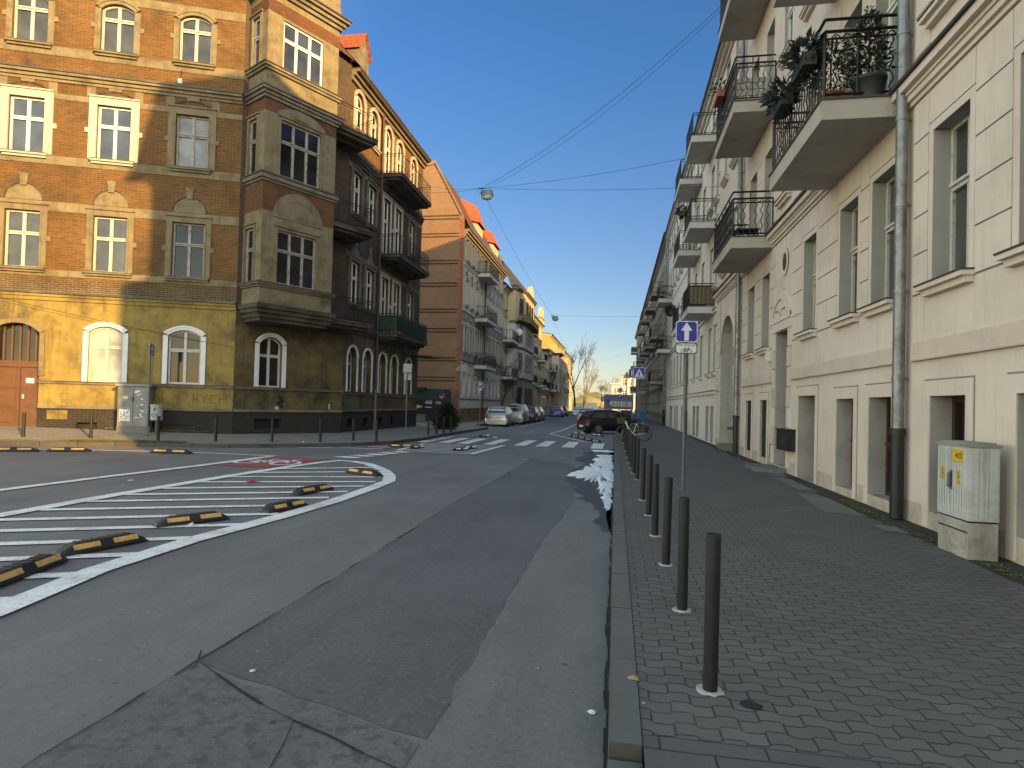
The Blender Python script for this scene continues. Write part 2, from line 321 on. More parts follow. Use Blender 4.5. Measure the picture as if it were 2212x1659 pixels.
def paver(name,c1,c2,joint,moss,bw=.225,rh=.1125,amp=.016,swap=False):
    m,t,b=new(name); co=N(t,'TexCoord').outputs['UV']
    sx=N(t,'SeparateXYZ'); t.links.new(co,sx.inputs[0]); x,y=sx.outputs[0],sx.outputs[1]
    if swap: x,y=y,x
    wv=math_(t,'SINE',math_(t,'MULTIPLY',x,2*math.pi/bw)); wv=math_(t,'MULTIPLY',wv,2.2)
    cl=N(t,'Clamp',i_1=-1.,i_2=1.); t.links.new(wv,cl.inputs[0])
    big=math_(t,'MULTIPLY',math_(t,'SUBTRACT',noise(t,co,.9,2,.5,0,1),.5),.05)
    yy=math_(t,'ADD',math_(t,'ADD',y,math_(t,'MULTIPLY',cl.outputs[0],amp)),big)
    cv=N(t,'CombineXYZ'); t.links.new(x,cv.inputs[0]); t.links.new(yy,cv.inputs[1])
    br=N(t,'TexBrick',offset=.5); br.inputs['Scale'].default_value=1; br.inputs['Mortar Size'].default_value=.0065; br.inputs['Mortar Smooth'].default_value=.35
    br.inputs['Brick Width'].default_value=bw; br.inputs['Row Height'].default_value=rh; br.inputs['Bias'].default_value=0
    br.inputs['Color1'].default_value=c4(c1); br.inputs['Color2'].default_value=c4(c2); br.inputs['Mortar'].default_value=c4(joint)
    t.links.new(cv.outputs[0],br.inputs['Vector'])
    col=mixc(t,noise(t,co,1.1,5,.6,.35,.7),br.outputs[0],mixc(t,.5,br.outputs[0],tuple(q*.55 for q in c1)))
    col=mixc(t,noise(t,co,.55,6,.7,.52,.75),col,mixc(t,.5,col,moss))
    col=mixc(t,math_(t,'MULTIPLY',noise(t,co,120,3,.7,.5,.75),.4),col,(.22,.22,.21))
    v2=N(t,'TexVoronoi',i_Scale=4.5); t.links.new(co,v2.inputs['Vector'])
    wd=N(t,'MapRange',i_1=.055,i_2=.04); t.links.new(v2.outputs[0],wd.inputs[0])
    col=mixc(t,math_(t,'MULTIPLY',wd.outputs[0],noise(t,co,2.3,3,.6,.56,.62)),col,(.36,.36,.35))
    jm=mixc(t,noise(t,co,1.7,4,.6,.5,.7),joint,tuple(q*.9 for q in moss))
    col=mixc(t,math_(t,'MULTIPLY',br.outputs[1],.85),col,jm)
    t.links.new(col,b.inputs['Base Color']); b.inputs['Roughness'].default_value=.8; b.inputs['Specular IOR Level'].default_value=.35
    h=math_(t,'ADD',math_(t,'SUBTRACT',1.,br.outputs[1]),math_(t,'MULTIPLY',noise(t,co,70,4,.7,.2,.8),.35)); bump(t,b,h,.7,.008)
    return m
M['paver']=paver('wavy_concrete_pavers',(.125,.122,.113),(.10,.098,.091),(.034,.033,.030),(.095,.10,.06))
M['paver2']=paver('small_concrete_pavers',(.25,.24,.215),(.21,.20,.18),(.10,.095,.08),(.09,.095,.06),.2,.1,.0)
M['slabs']=paver('large_paving_slabs',(.10,.10,.098),(.085,.085,.083),(.03,.03,.028),(.07,.075,.05),.5,.5,.0)
M['kerb']=surf('grey_kerb_stone',(.125,.128,.128),(.10,.102,.10),5,.85,dirt=(.085,.09,.055),dscale=.9,dlo=.5,dhi=.75,bs=.35,fine=90)
M['kerbside']=surf('earth_stained_kerb',(.085,.075,.06),(.06,.055,.045),4,.9,dirt=(.03,.03,.028),bs=.3)
M['soil']=surf('mossy_soil',(.045,.045,.035),(.03,.03,.025),4,.95,dirt=(.05,.06,.025),dscale=3,bs=.6)
M['snow']=flat('old_snow',(.74,.80,.83),.6,0,.3,var=.1,bs=.25)
M['grassdry']=surf('dry_winter_grass',(.34,.27,.09),(.26,.22,.08),.8,.95,coord='Object')
# ---------------------------------------------------------------- ground, road, pavements
RZ=-.12
g=MB(); g.face([(-2500,-2500,-.2),(2500,-2500,-.2),(2500,2500,-.2),(-2500,2500,-.2)]); st(g.build('ground','soil'))
b=MB()
for i in range(12):
    for j in range(20): 
        x0,x1=-90+i*15,-75+i*15; y0,y1=-60+j*20,-40+j*20; b.face([(x0,y0,RZ),(x1,y0,RZ),(x1,y1,RZ),(x0,y1,RZ)])
st(b.build('road','road'))
def ragged(pts,amp,seg=.35):
    out=[]
    for i,p in enumerate(pts):
        q=pts[(i+1)%len(pts)]; L=math.hypot(q[0]-p[0],q[1]-p[1]); n=max(1,int(L/seg)); nx,ny=-(q[1]-p[1])/L,(q[0]-p[0])/L
        for k in range(n):
            a=random.uniform(-amp,amp) if k else 0
            out.append((p[0]+(q[0]-p[0])*k/n+nx*a,p[1]+(q[1]-p[1])*k/n+ny*a))
    return out
sheet('asphalt_patch',ragged([(-2.67,3.6),(-.93,3.05),(-.9,7.7),(-.72,11.2),(-1.1,17.5),(-2.63,19.4)],.028,.22),RZ+.004,'road2')
sheet('asphalt_patch',ragged([(-2.66,-2),(-1.2,-2),(-.95,3.0),(-2.67,3.55)],.025,.2),RZ+.004,'road3')
sheet('asphalt_patch',ragged([(-.93,3.0),(-1.1,-2),(0.0,-2),(0,25),(-.6,24),(-.75,17),(-.66,11.2),(-.86,7.7)],.03,.22),RZ+.005,'road4')
sheet('wet_stain',ragged([(-.75,12.2),(-.22,9.6),(0,8.2),(0,24.4),(-1.0,23.4),(-1.25,19.5),(-.8,18.3),(-1.15,15.5)],.16,.18),RZ+.008,'wet')
def strip(pts,w,z,mat,name='asphalt_joint',jit=.012):
    b=MB(); L=[];
    for i in range(len(pts)-1):
        p,q=pts[i],pts[i+1]; n=max(2,int(math.hypot(q[0]-p[0],q[1]-p[1])/.22))
        L+=[(p[0]+(q[0]-p[0])*k/n+random.uniform(-jit,jit),p[1]+(q[1]-p[1])*k/n+random.uniform(-jit,jit)) for k in range(n)]
    L.append(pts[-1])
    for i in range(len(L)-1):
        p,q=L[i],L[i+1]; d=Vector((q[0]-p[0],q[1]-p[1])); d.normalize(); a=random.uniform(.15,1.5)*w/2
        b.face([(p[0]-d.y*a,p[1]+d.x*a,z),(p[0]+d.y*a,p[1]-d.x*a,z),(q[0]+d.y*a,q[1]-d.x*a,z),(q[0]-d.y*a,q[1]+d.x*a,z)])
    return st(b.build(name,mat))
strip([(-2.66,-2),(-2.67,3.6),(-2.69,8.2),(-2.71,10),(-2.62,15.2)],.014,RZ+.012,'crack')
strip([(-2.67,3.6),(-2.2,3.3),(-1.67,3.06),(-1.2,2.85),(-.95,2.75)],.014,RZ+.012,'crack')
strip([(-2.75,3.75),(-2.62,3.5)],.012,RZ+.012,'crack')
strip([(-1.67,3.06),(-1.5,2.4),(-1.1,1.9)],.008,RZ+.012,'crack')
strip([(-5.6,19.6),(-2.6,19.3),(-1.2,19.0)],.05,RZ+.010,'road2')
# right pavement
b=MB(); 
for j in range(24):
    y0=3.12+j*1.42; b.face([(.17,y0,0),(4.3,y0,0),(4.3,y0+1.42,0),(.17,y0+1.42,0)])
b.face([(2.2,37.2,0),(4.3,37.2,0),(4.3,140,0),(2.2,140,0)])
b.face([(.17,37.2,0),(.17,37.2,RZ),(2.2,37.2,RZ),(2.2,37.2,0)])
st(b.build('pavement','paver'))
sheet('pavement',[(.17,-4),(4.3,-4),(4.3,3.112),(.17,3.112)],.002,'slabs')
b=MB(); F=Fr((4.3,0),(0,1),(-1,0))
pts=[(4.3,-4)]+[(4.3-(.12+.16*random.random()+(.15 if 5<y<14 else 0)),y) for y in [k*.5-4 for k in range(1,80)]]+[(4.3,36)]
b.face([(p[0],p[1],.004) for p in pts]); b.face([(4.3,-4,.003),(4.6,-4,.003),(4.6,140,.003),(4.3,140,.003)])
st(b.build('soil','soil'))
# uneven repair slabs and a cover along the foot of the right facade
M['slab_l']=surf('worn_concrete_slab',(.17,.165,.15),(.13,.128,.118),4,.9,dirt=(.08,.08,.065),bs=.4)
for pts,z,m_ in ([(3.35,10.6),(3.95,10.2),(4.0,12.4),(3.6,12.9)],.006,'slab_l'),([(3.75,13.2),(4.1,13.0),(4.15,15.4),(3.8,15.6)],.007,'slab_l'),([(3.9,15.9),(4.25,15.8),(4.25,17.9),(3.95,18.2)],.006,'slab_l'),([(3.7,9.1),(4.0,9.0),(4.02,9.55),(3.72,9.6)],.008,'slab_l'): sheet('paving_slab',ragged(pts,.02,.25),z,m_)
# kerb stones
b=MB(); y=3.0; F=Fr((0,0),(0,1),(-1,0))
while y<37.2:
    L=1.0; z=.006+random.uniform(-.004,.004); x=random.uniform(-.004,.004)
    b.face([(x+.01,y+.006,z),(.165,y+.006,z),(.165,y+L-.006,z),(x+.01,y+L-.006,z)],0)
    b.face([(x,y+.006,RZ),(x+.01,y+.006,z),(x+.01,y+L-.006,z),(x,y+L-.006,RZ)],1)
    b.face([(x,y+.006,RZ),(.165,y+.006,RZ),(.165,y+.006,z),(x+.01,y+.006,z)],1)
    b.face([(x+.02,y+L-.006,z-.012),(.165,y+L-.006,z-.012),(.165,y+L+.006,z-.012),(x+.02,y+L+.006,z-.012)],1)
    y+=L
for k in range(5): # lowered, chipped stones at the corner
    y=2.98-k*1.0; z=-.065-.0*k
    b.face([(.0,y-1,z),(.165,y-1,z),(.165,y,z),(.0,y,z)],0); b.face([(0,y-1,RZ),(0,y-1,z),(0,y,z),(0,y,RZ)],1)
b.abox(2.05,2.2,37.35,140,RZ,.006,0)
st(b.build('kerb',['kerb','kerbside']))
strip([(-.012,-2),(-.012,12),(-.012,37)],.03,RZ+.014,'crack','gutter_joint',.01)
# left pavement: kerb line K and building line
A0=Vector((-20.86,18.67,0)); aa=R(68.1); Ad=Vector((math.sin(aa),math.cos(aa),0)); An=Vector((math.cos(aa),-math.sin(aa),0))
C0=A0+Ad*6.72; ca=R(28); Cd=Vector((math.sin(ca),math.cos(ca),0)); Cn=Vector((math.cos(ca),-math.sin(ca),0))
XL=-12.3
K=[(-60,-3.0,.10),(-22,14.6,.05),(-19.1,16.0,.03),(-16.2,17.35,.01),(-12.8,18.45,0),(-11.1,19.75,0),(-9.64,21.05,0),(-8.75,22.9,0),(-8.4,25.6,0),(-8.5,30,0),(-8.35,35,0),(-8.3,39.2,0),(-9.9,42.2,0),(-9.9,64,0),(-9.9,190,0)]
E_=[(-58.9,3.0,.40),(-23.2,17.6,.36),(-20.86,18.57,.33),(-18,19.7,.25),(-14.63,21.05,.17),(-13.4,23.4,.13),(-12.35,25.6,.1),(-12.3,26.6,.1),(-12.3,29,.09),(-12.3,33,.07),(-12.3,36.3,.04),(-12.3,39.4,.02),(-12.3,42.3,.01),(-12.3,64,0),(-12.3,190,0)]
b=MB()
for i in range(len(K)-1):
    for a,c in ((0,.5),(.5,1)):
        l=lambda P,Q,t:tuple(P[k]+(Q[k]-P[k])*t for k in range(3))
        b.face([l(K[i],E_[i],a),l(K[i+1],E_[i+1],a),l(K[i+1],E_[i+1],c),l(K[i],E_[i],c)])
b.face([(-30,36.2,.03),(-12.3,36.2,.03),(-12.3,47.2,0),(-30,47.2,0)])
st(b.build('pavement','paver2'))
b=MB()
for i in range(len(K)-1):
    p,q=Vector(K[i]),Vector(K[i+1]); d=q-p; d.z=0; L=d.length; d.normalize(); nn=Vector((-d.y,d.x,0)); n=max(1,int(L)) if L<12 else 8
    for k in range(n):
        a=p+(q-p)*(k/n)+d*.008; c=p+(q-p)*((k+1)/n)-d*.008; up=Vector((0,0,.012+random.uniform(-.004,.004))); 
        b.face([a+up,c+up,c+nn*.14+up,a+nn*.14+up]); b.face([a+up,Vector((a.x,a.y,RZ)),Vector((c.x,c.y,RZ)),c+up],1)
        b.face([a+nn*.14+up,c+nn*.14+up,c+nn*.14-up,a+nn*.14-up])
st(b.build('kerb',['kerb','kerbside']))
# mossy verge along the left kerb
def verge(name,mat,pts,wd,n,hh,label=None):
    b=MB()
    for _ in range(n):
        i=random.randrange(len(pts)-1); t=random.random(); p=Vector(pts[i])+(Vector(pts[i+1])-Vector(pts[i]))*t
        p+=Vector((random.uniform(-wd,wd),random.uniform(-wd,wd),0)); a=random.uniform(0,6.28); h=random.uniform(.3,1)*hh
        for k in range(5):
            a+=1.3; r=random.uniform(.01,.035); e=Vector((math.cos(a),math.sin(a),0)); s_=Vector((-e.y,e.x,0))*.012
            b.face([p+e*r-s_,p+e*r+s_,p+e*(r+.05)+Vector((0,0,h))])
    return tag(b.build(name,mat),kind='stuff')
M['grass']=flat('winter_grass_blades',(.14,.14,.04),.8,var=.5,scale=3)
verge('grass','grass',[(-17.6,16.95,.02),(-16.2,17.6,.01),(-14.4,18.2,.01)],.22,900,.09)
verge('grass','grass',[(-22,15.0,.05),(-17.6,16.95,.02)],.12,250,.06)
verge('grass','grass',[(-18.5,19.4,.3),(-15,20.9,.2)],.1,220,.09)
verge('grass','grass',[(4.1,5.5,0),(4.05,9.6,0),(4.15,12,0)],.08,260,.03)
# ---------------------------------------------------------------- road markings
MZ=RZ+.016
def mk(polys,mat='marking',name='road_marking',z=MZ):
    b=MB()
    for p in polys: b.face([(x,y,z) for x,y in p])
    return st(b.build(name,mat))
def line(pts,w):
    out=[]
    for i in range(len(pts)-1):
        p,q=pts[i],pts[i+1]; d=Vector((q[0]-p[0],q[1]-p[1])).normalized()*(w/2)
        out.append([(p[0]-d.y,p[1]+d.x),(p[0]+d.y,p[1]-d.x),(q[0]+d.y,q[1]-d.x),(q[0]-d.y,q[1]+d.x)])
    return out
mk(line([(-10.6,4.0),(-10.55,8.8),(-10.4,11),(-10.15,13.2),(-9.97,16.3)],.24))
top=[(-8.42,2.5),(-8.42,9.2),(-8.35,10.4),(-8.28,12),(-8.1,13.9),(-7.87,15.4),(-7.62,16.0),(-7.2,15.9),(-6.6,15.5),(-6.05,14.8),(-5.55,14.1),(-5.12,13.3),(-4.78,12.4),(-4.72,11.2),(-4.7,9.6),(-4.8,8.2),(-5.0,6.5),(-5.0,5.2),(-4.78,4.0),(-4.6,2.5)]
o=[]; inn=[]
for i,p in enumerate(top):
    q0,q1=top[max(i-1,0)],top[min(i+1,len(top)-1)]; d=Vector((q1[0]-q0[0],q1[1]-q0[1])).normalized()
    o.append((p[0]-d.y*.14,p[1]+d.x*.14)); inn.append((p[0]+d.y*.14,p[1]-d.x*.14))
mk([[o[i],inn[i],inn[i+1],o[i+1]] for i in range(len(top)-1)])
y0s=[1.9,2.7,3.5,4.3,5.12,5.95,6.78,7.6,8.4,9.15,9.95,10.9,11.8,12.7,13.6]
sL=[(-8.3 if y<12 else -8.3+(y-12)*.16,y) for y in y0s]; sR=[(-4.95,y+1.57) if y<10.8 else [(-5.0,12.2),(-5.2,13.0),(-5.55,13.95),(-6.1,14.75)][i-11] for i,y in enumerate(y0s)]
mk([q for a,c in zip(sL,sR) for q in line([a,c],.17)],z=MZ-.003)
mk([[(-9.95,13.75),(-8.42,13.7),(-8.1,16.15),(-9.88,16.2)]],'markred',z=RZ+.010)
b=MB(); bike_symbol(b,lambda x,y:(-9.1+x,14.75+y*1.25,MZ+.002),.95,0,.11); st(b.build('road_marking','marking'))
mk(line([(-17.9,14.9),(-15.63,15.8),(-12.64,16.42),(-9.91,16.45)],.14))
mk([[(-9.25,20.4),(-8.0,20.35),(-7.95,22.2),(-8.6,22.35)]],'markred',z=RZ+.010)
b=MB(); bike_symbol(b,lambda x,y:(-8.55+x,21.1+y,MZ+.002),.45,0,.11); st(b.build('road_marking','marking'))
mk([[(-8.3+.2*k,16.9+.62*k),(-7.6+.17*k,16.75+.62*k),(-7.42+.17*k,17.1+.62*k),(-8.12+.2*k,17.3+.62*k)] for k in range(5)])
mk(line([(-10.9,19.6),(-9.9,20.1)],.12)+line([(-9.6,20.1),(-8.9,20.3)],.12)+line([(-8.98,20.16),(-8.1,20.34)],.16))
isl=[(-7.5,20.15),(-4.75,19.75),(-4.5,24.4),(-7.7,23.9)]
mk(line([isl[0],isl[1]],.14)+line([isl[1],isl[2]],.2)+line([isl[0],(-7.6,22.8),isl[3]],.14)+line([(-7.6,20.6+.0),(-4.7,20.3)],.0001))
mk([q for k in range(7) for q in line([(-7.5,20.75+.52*k),(-4.7,20.45+.55*k)],.13)],z=MZ-.003)
xs=[(-8.3,-7.85),(-7.4,-6.9),(-6.55,-6.05),(-5.42,-4.95),(-4.12,-3.65),(-3.22,-2.72),(-2.15,-1.64),(-.97,-.47)]
mk([[(a,24.6),(c,24.6),(c+.02,28.5),(a+.02,28.5)] for a,c in xs])
mk(line([(-8.2,25.6),(-8.0,29.6),(-7.25,32.2),(-6.85,32.4)],.16)+line([(-6.85,32.4),(-5.7,29.05)],.2)+line([(-6.7,32.2),(-5.85,29.1)],.1))
mk(line([(-3.77,35.5),(-2.5,32),(-1.27,28.5),(-.5,28.0)],.14)+line([(-3.77,35.5),(-3.5,41)],.12)+line([(-3.5,41),(-3.4,62)],.12))
mk(line([(-6.9,44),(-6.9,60)],.12))
# snow left in the gutter
def blob(cx,cy,rx,ry,n=90,seed=0):
    rnd=random.Random(seed); out=[]; ph=[rnd.uniform(0,6.28) for _ in range(4)]
    for k in range(n):
        a=2*math.pi*k/n; r=1+.22*math.sin(2*a+ph[0])+.16*math.sin(5*a+ph[1])+.14*math.sin(9*a+ph[2])+rnd.uniform(-.3,.3)
        out.append((cx+rx*r*math.cos(a),cy+ry*r*math.sin(a)))
    return out
def snow(pts,c,h):
    b=MB(); rr=[]
    for s_,z in ((1,.0),(.94,.5),(.8,.8),(.55,1),(.25,1.05)): rr.append([(min(c[0]+(p[0]-c[0])*s_,.0-.004),c[1]+(p[1]-c[1])*s_,RZ+.009+h*z*random.uniform(.75,1.1)) for p in pts])
    b.grid(rr,0,True,True,False); b.face(rr[-1])
    return tag(b.build('snow','snow'),kind='stuff')
for i,(cx,cy,rx,ry,h) in enumerate([(-.36,15.9,.46,2.1,.05),(-.16,13.3,.14,1.2,.03),(-.12,11.6,.10,.8,.02),(-.32,19.6,.32,1.1,.04),(-.42,23.4,.32,.45,.03),(-.3,21.2,.22,.5,.03),(-.25,17.9,.3,.7,.03),(-.1,10.6,.05,.3,.012)]): snow(blob(cx,cy,rx,ry,seed=i+3),(cx,cy),h)
# ---------------------------------------------------------------- facade builders
def az(op,u):
    ua,ub,za,zb,rise=op[:5]
    if rise<=0: return zb
    w=ub-ua; q=(w*w/4+rise*rise)/(2*rise); x=u-(ua+ub)/2
    return zb-q+math.sqrt(max(0,q*q-x*x))
def wall(b,F,u0,u1,z0,z1,ops,zones=((99,0),),rm=None,zs=(),us=(),d=0):
    """wall with real openings, jambs and arches; zones = ((z_top, material), ...)"""
    U=sorted({round(x,3) for x in [u0,u1,*us]+[o[0] for o in ops]+[o[1] for o in ops] if u0-1e-6<=x<=u1+1e-6})
    Z=sorted({round(x,3) for x in [z0,z1,*zs]+[o[2] for o in ops]+[o[3] for o in ops]+[q[0] for q in zones] if z0-1e-6<=x<=z1+1e-6})
    zm=lambda z:next(m for t,m in zones if z<t)
    for i in range(len(U)-1):
        for j in range(len(Z)-1):
            uc,zc=(U[i]+U[i+1])/2,(Z[j]+Z[j+1])/2
            if any(o[0]<uc<o[1] and o[2]<zc<o[3] for o in ops): continue
            b.face([F.p(U[i],Z[j],d),F.p(U[i+1],Z[j],d),F.p(U[i+1],Z[j+1],d),F.p(U[i],Z[j+1],d)],zm(zc))
    for o in ops:
        ua,ub,za,zb,rise,dep=o; zs_=zb-rise; n=10 if rise>0 else 1; r=zm((za+zb)/2) if rm is None else rm
        if rise>0:
            for k in range(n):
                a=ua+(ub-ua)*k/n; c=ua+(ub-ua)*(k+1)/n
                b.face([F.p(a,az(o,a),d),F.p(c,az(o,c),d),F.p(c,zb,d),F.p(a,zb,d)],zm(zb-.01))
        b.face([F.p(ua,za,d),F.p(ua,zs_,d),F.p(ua,zs_,d-dep),F.p(ua,za,d-dep)],r)
        b.face([F.p(ub,za,d),F.p(ub,za,d-dep),F.p(ub,zs_,d-dep),F.p(ub,zs_,d)],r)
        b.face([F.p(ua,za,d),F.p(ua,za,d-dep),F.p(ub,za,d-dep),F.p(ub,za,d)],r)
        for k in range(n):
            a=ua+(ub-ua)*k/n; c=ua+(ub-ua)*(k+1)/n
            b.face([F.p(a,az(o,a),d),F.p(a,az(o,a),d-dep),F.p(c,az(o,c),d-dep),F.p(c,az(o,c),d)],r)
def window(F,op,root,off,frame='frame',pane='gdark',nm=1,tr=.66,fwid=.07,tw=.09,surround=None,sill=None,sm='trim',sw=.2,sd=.05,ears=False,flash='lead',name='window'):
    ua,ub,za,zb,rise,dep=op; d1=-dep+.07; d0=-dep; b=MB(); n=10; zs_=zb-rise
    b.box(F,ua,ua+fwid,za,zs_,d0,d1); b.box(F,ub-fwid,ub,za,zs_,d0,d1); b.box(F,ua+fwid,ub-fwid,za,za+fwid,d0,d1-.004)
    if rise<=0: b.box(F,ua+fwid,ub-fwid,zb-fwid,zb,d0,d1-.004)
    else:
        for k in range(n):
            a=ua+(ub-ua)*k/n; c=ua+(ub-ua)*(k+1)/n
            b.face([F.p(a,az(op,a)-fwid,d1-.004),F.p(c,az(op,c)-fwid,d1-.004),F.p(c,az(op,c),d1-.004),F.p(a,az(op,a),d1-.004)])
            b.face([F.p(a,az(op,a)-fwid,d0),F.p(c,az(op,c)-fwid,d0),F.p(c,az(op,c)-fwid,d1-.004),F.p(a,az(op,a)-fwid,d1-.004)])
    for k in range(nm):
        m=ua+(ub-ua)*(k+1)/(nm+1); b.box(F,m-fwid*.75,m+fwid*.75,za+fwid,az(op,m)-fwid*.7,d0,d1-.002)
    if tr:
        zt=za+(zb-za)*tr; b.box(F,ua+fwid,ub-fwid,zt-tw/2,zt+tw/2,d0,d1+.012); b.box(F,ua+fwid,ub-fwid,zt+tw/2-.02,zt+tw/2+.025,d0,d1+.05)
    wn=b.build(name,frame,root,off)
    b=MB(); top=[F.p(ua+(ub-ua)*k/n,az(op,ua+(ub-ua)*k/n),d0+.025) for k in range(n,-1,-1)] if rise>0 else [F.p(ub,zb,d0+.025),F.p(ua,zb,d0+.025)]
    b.face([F.p(ua,za,d0+.025),F.p(ub,za,d0+.025)]+top); b.build('pane',pane,wn,off)
    if surround:
        b=MB(); w=sw; r2=rise*(ub-ua+2*w)/(ub-ua) if rise>0 else 0; oo=(ua-w,ub+w,za,zb+w,r2,0); zb2=zb+w-r2
        if rise<=0:
            b.box(F,ua-w,ua-.003,za,zb+w,.002,sd); b.box(F,ub+.003,ub+w,za,zb+w,.002,sd); b.box(F,ua-.003,ub+.003,zb+.003,zb+w,.002,sd-.003)
            b.box(F,ua-w-.02,ub+w+.02,zb+w,zb+w+.05,.002,sd+.05)
            b.box(F,ua-.05,ua-.004,za,zb,.002,sd+.02); b.box(F,ub+.004,ub+.05,za,zb,.002,sd+.02)
        else:
            b.box(F,ua-w,ua-.003,za,zs_,.002,sd); b.box(F,ub+.003,ub+w,za,zs_,.002,sd)
            for k in range(n):
                t,t2=k/n,(k+1)/n; P=[]
                for q in (t,t2):
                    ui=ua+(ub-ua)*q; uo=oo[0]+(oo[1]-oo[0])*q; P.append((ui,az(op,ui)+.003,uo,max(az(oo,uo),zs_ if q in (0,1) else 0)))
                for (dd0,dd1,e) in ((.002,sd,0),):
                    a,c=P; b.face([F.p(a[0],a[1],sd),F.p(c[0],c[1],sd),F.p(c[2],c[3],sd),F.p(a[2],a[3],sd)])
                    b.face([F.p(a[2],a[3],sd),F.p(c[2],c[3],sd),F.p(c[2],c[3],0),F.p(a[2],a[3],0)])
                    b.face([F.p(a[0],a[1],0),F.p(c[0],c[1],0),F.p(c[0],c[1],sd),F.p(a[0],a[1],sd)])
                    m=lambda p,s_:(p[0]+(p[2]-p[0])*s_,p[1]+(p[3]-p[1])*s_)
                    a1,a2,c1,c2=m(a,.6),m(a,1),m(c,.6),m(c,1)
                    b.face([F.p(*a1,sd+.03),F.p(*c1,sd+.03),F.p(*c2,sd+.03),F.p(*a2,sd+.03)]); b.face([F.p(*a1,sd),F.p(*c1,sd),F.p(*c1,sd+.03),F.p(*a1,sd+.03)]); b.face([F.p(*c2,sd),F.p(*a2,sd),F.p(*a2,sd+.03),F.p(*c2,sd+.03)])
        if ears:
            h=zb-za
            for zc in ((za+h*.52,)):
                b.box(F,ua-w-.12,ua-w,zc-.09,zc+.09,.002,sd-.002); b.box(F,ub+w,ub+w+.12,zc-.09,zc+.09,.002,sd-.002)
        b.build('surround',sm,wn,off)
    if sill:
        e=.16 if sill==1 else sill; b=MB()
        b.box(F,ua-e,ub+e,za-.075,za-.012,.003,.17,0); b.box(F,ua-e+.03,ub+e-.03,za-.16,za-.075,.003,.10,0); b.box(F,ua-e-.01,ub+e+.01,za-.012,za+.012,-dep+.08 if False else .003,.185,1)
        b.box(F,ua+.001,ub-.001,za-.012,za+.012,-dep+.072,.003,1)
        b.build('sill',[sm,flash],wn,off)
    return wn
def band(b,F,u0,u1,steps,mi=0,ends=0):
    for z0,z1,d,m in steps: b.box(F,u0-ends*d,u1+ends*d,z0,z1,.004,d,m)
def railing(F,u0,u1,z0,p,h=1.05,style='wavy',sp=.14,r=.009,extra=True,d0=.03):
    b=MB(); u0+=.05; u1-=.05; p-=.05; path=[(u0,d0),(u0,p),(u1,p),(u1,d0)]
    for u,d in path: b.tube([F.p(u,z0,d),F.p(u,z0+h,d)],r*1.8,4,smooth=False)
    for i in range(3):
        (a,c),(e,f)=path[i],path[i+1]; L=math.hypot(e-a,f-c); tu,td=(e-a)/L,(f-c)/L
        for z,rr in ((z0+.08,1.4),(z0+h-.12,1.2),(z0+h,1.9)): b.tube([F.p(a,z,c),F.p(e,z,f)],r*rr,4,smooth=False)
        if extra: b.tube([F.p(a,z0+h+.2,c),F.p(e,z0+h+.2,f)],r*1.8,4,smooth=False)
        n=max(2,int(L/sp))
        for k in range(1,n):
            s_=L*k/n; q=lambda t,z:F.p(a+tu*(s_+t),z,c+td*(s_+t))
            if style=='wavy' and k%4!=0: b.tube([q(.035*math.sin(j*2*math.pi/4),z0+.08+(h-.2)*j/12) for j in range(13)],r*.8,4)
            elif style=='scroll' and k%2:
                b.tube([q(0,z0+.08),q(0,z0+h-.12)],r*.8,4,smooth=False)
                for zc,rd in ((z0+h*.3,sp*.8),(z0+h*.62,sp*.6),(z0+h-.06,.05)): b.tube([q(rd*math.cos(j*.7),zc+rd*math.sin(j*.7)) for j in range(10)],r*.7,4)
            else: b.tube([q(0,z0+.08),q(0,z0+h-.12)],r*.9,4,smooth=False)
            if extra and k%4==0: b.tube([q(0,z0+h),q(0,z0+h+.2)],r,4,smooth=False)
            if style=='wavy': b.tube([q(-sp/2+sp*j/6,z0+h-.12+.07*abs(math.sin(math.pi*j/6))) for j in range(7)],r*.7,4)
    return b
def balcony(F,u0,u1,zt,proj,root,off,th=.26,mat='slab',style='wavy',h=1.05,sp=.14,r=.009,corbel=False,panel=None,extra=True):
    b=MB()
    P=lambda u,z,d:F.p(u,z,d)
    t=th; e=.06
    b.box(F,u0,u1,zt-t,zt-.03,.003,proj,0); b.box(F,u0-.03,u1+.03,zt-.03,zt,.003,proj+.03,1)
    if corbel:
        b.box(F,u0+.12,u1-.12,zt-t-.12,zt-t,.003,proj-.15,0); b.box(F,u0+.3,u1-.3,zt-t-.22,zt-t-.12,.003,proj-.6,0)
    o=b.build('balcony',[mat,'lead'],root,off)
    railing(F,u0,u1,zt,proj,h,style,sp,r,extra).build('railing','iron',o,off)
    if panel:
        b=MB(); b.box(F,u0+.08,u1-.08,zt+.1,zt+h-.08,proj-.075,proj-.065); b.box(F,u0+.065,u0+.075,zt+.1,zt+h-.08,.05,proj-.08); b.box(F,u1-.075,u1-.065,zt+.1,zt+h-.08,.05,proj-.08)
        b.build('screen',panel,o,off)
    return o
def roof_gable(b,F,u0,u1,ze,zr,dr,dback,ov=.35,mi=0,hip=False):
    """dr/dback are distances behind the facade of ridge and rear eaves"""
    k=.0
    b.face([F.p(u0-k,ze,ov),F.p(u1+k,ze,ov),F.p(u1+k,zr,-dr),F.p(u0-k,zr,-dr)],mi)
    b.face([F.p(u1,ze,-dback),F.p(u0,ze,-dback),F.p(u0,zr,-dr),F.p(u1,zr,-dr)],mi)
    b.face([F.p(u0,ze-.12,ov),F.p(u1,ze-.12,ov),F.p(u1,ze,ov),F.p(u0,ze,ov)],mi+1); b.face([F.p(u0,ze-.12,.0),F.p(u1,ze-.12,.0),F.p(u1,ze-.12,ov),F.p(u0,ze-.12,ov)],mi+1)
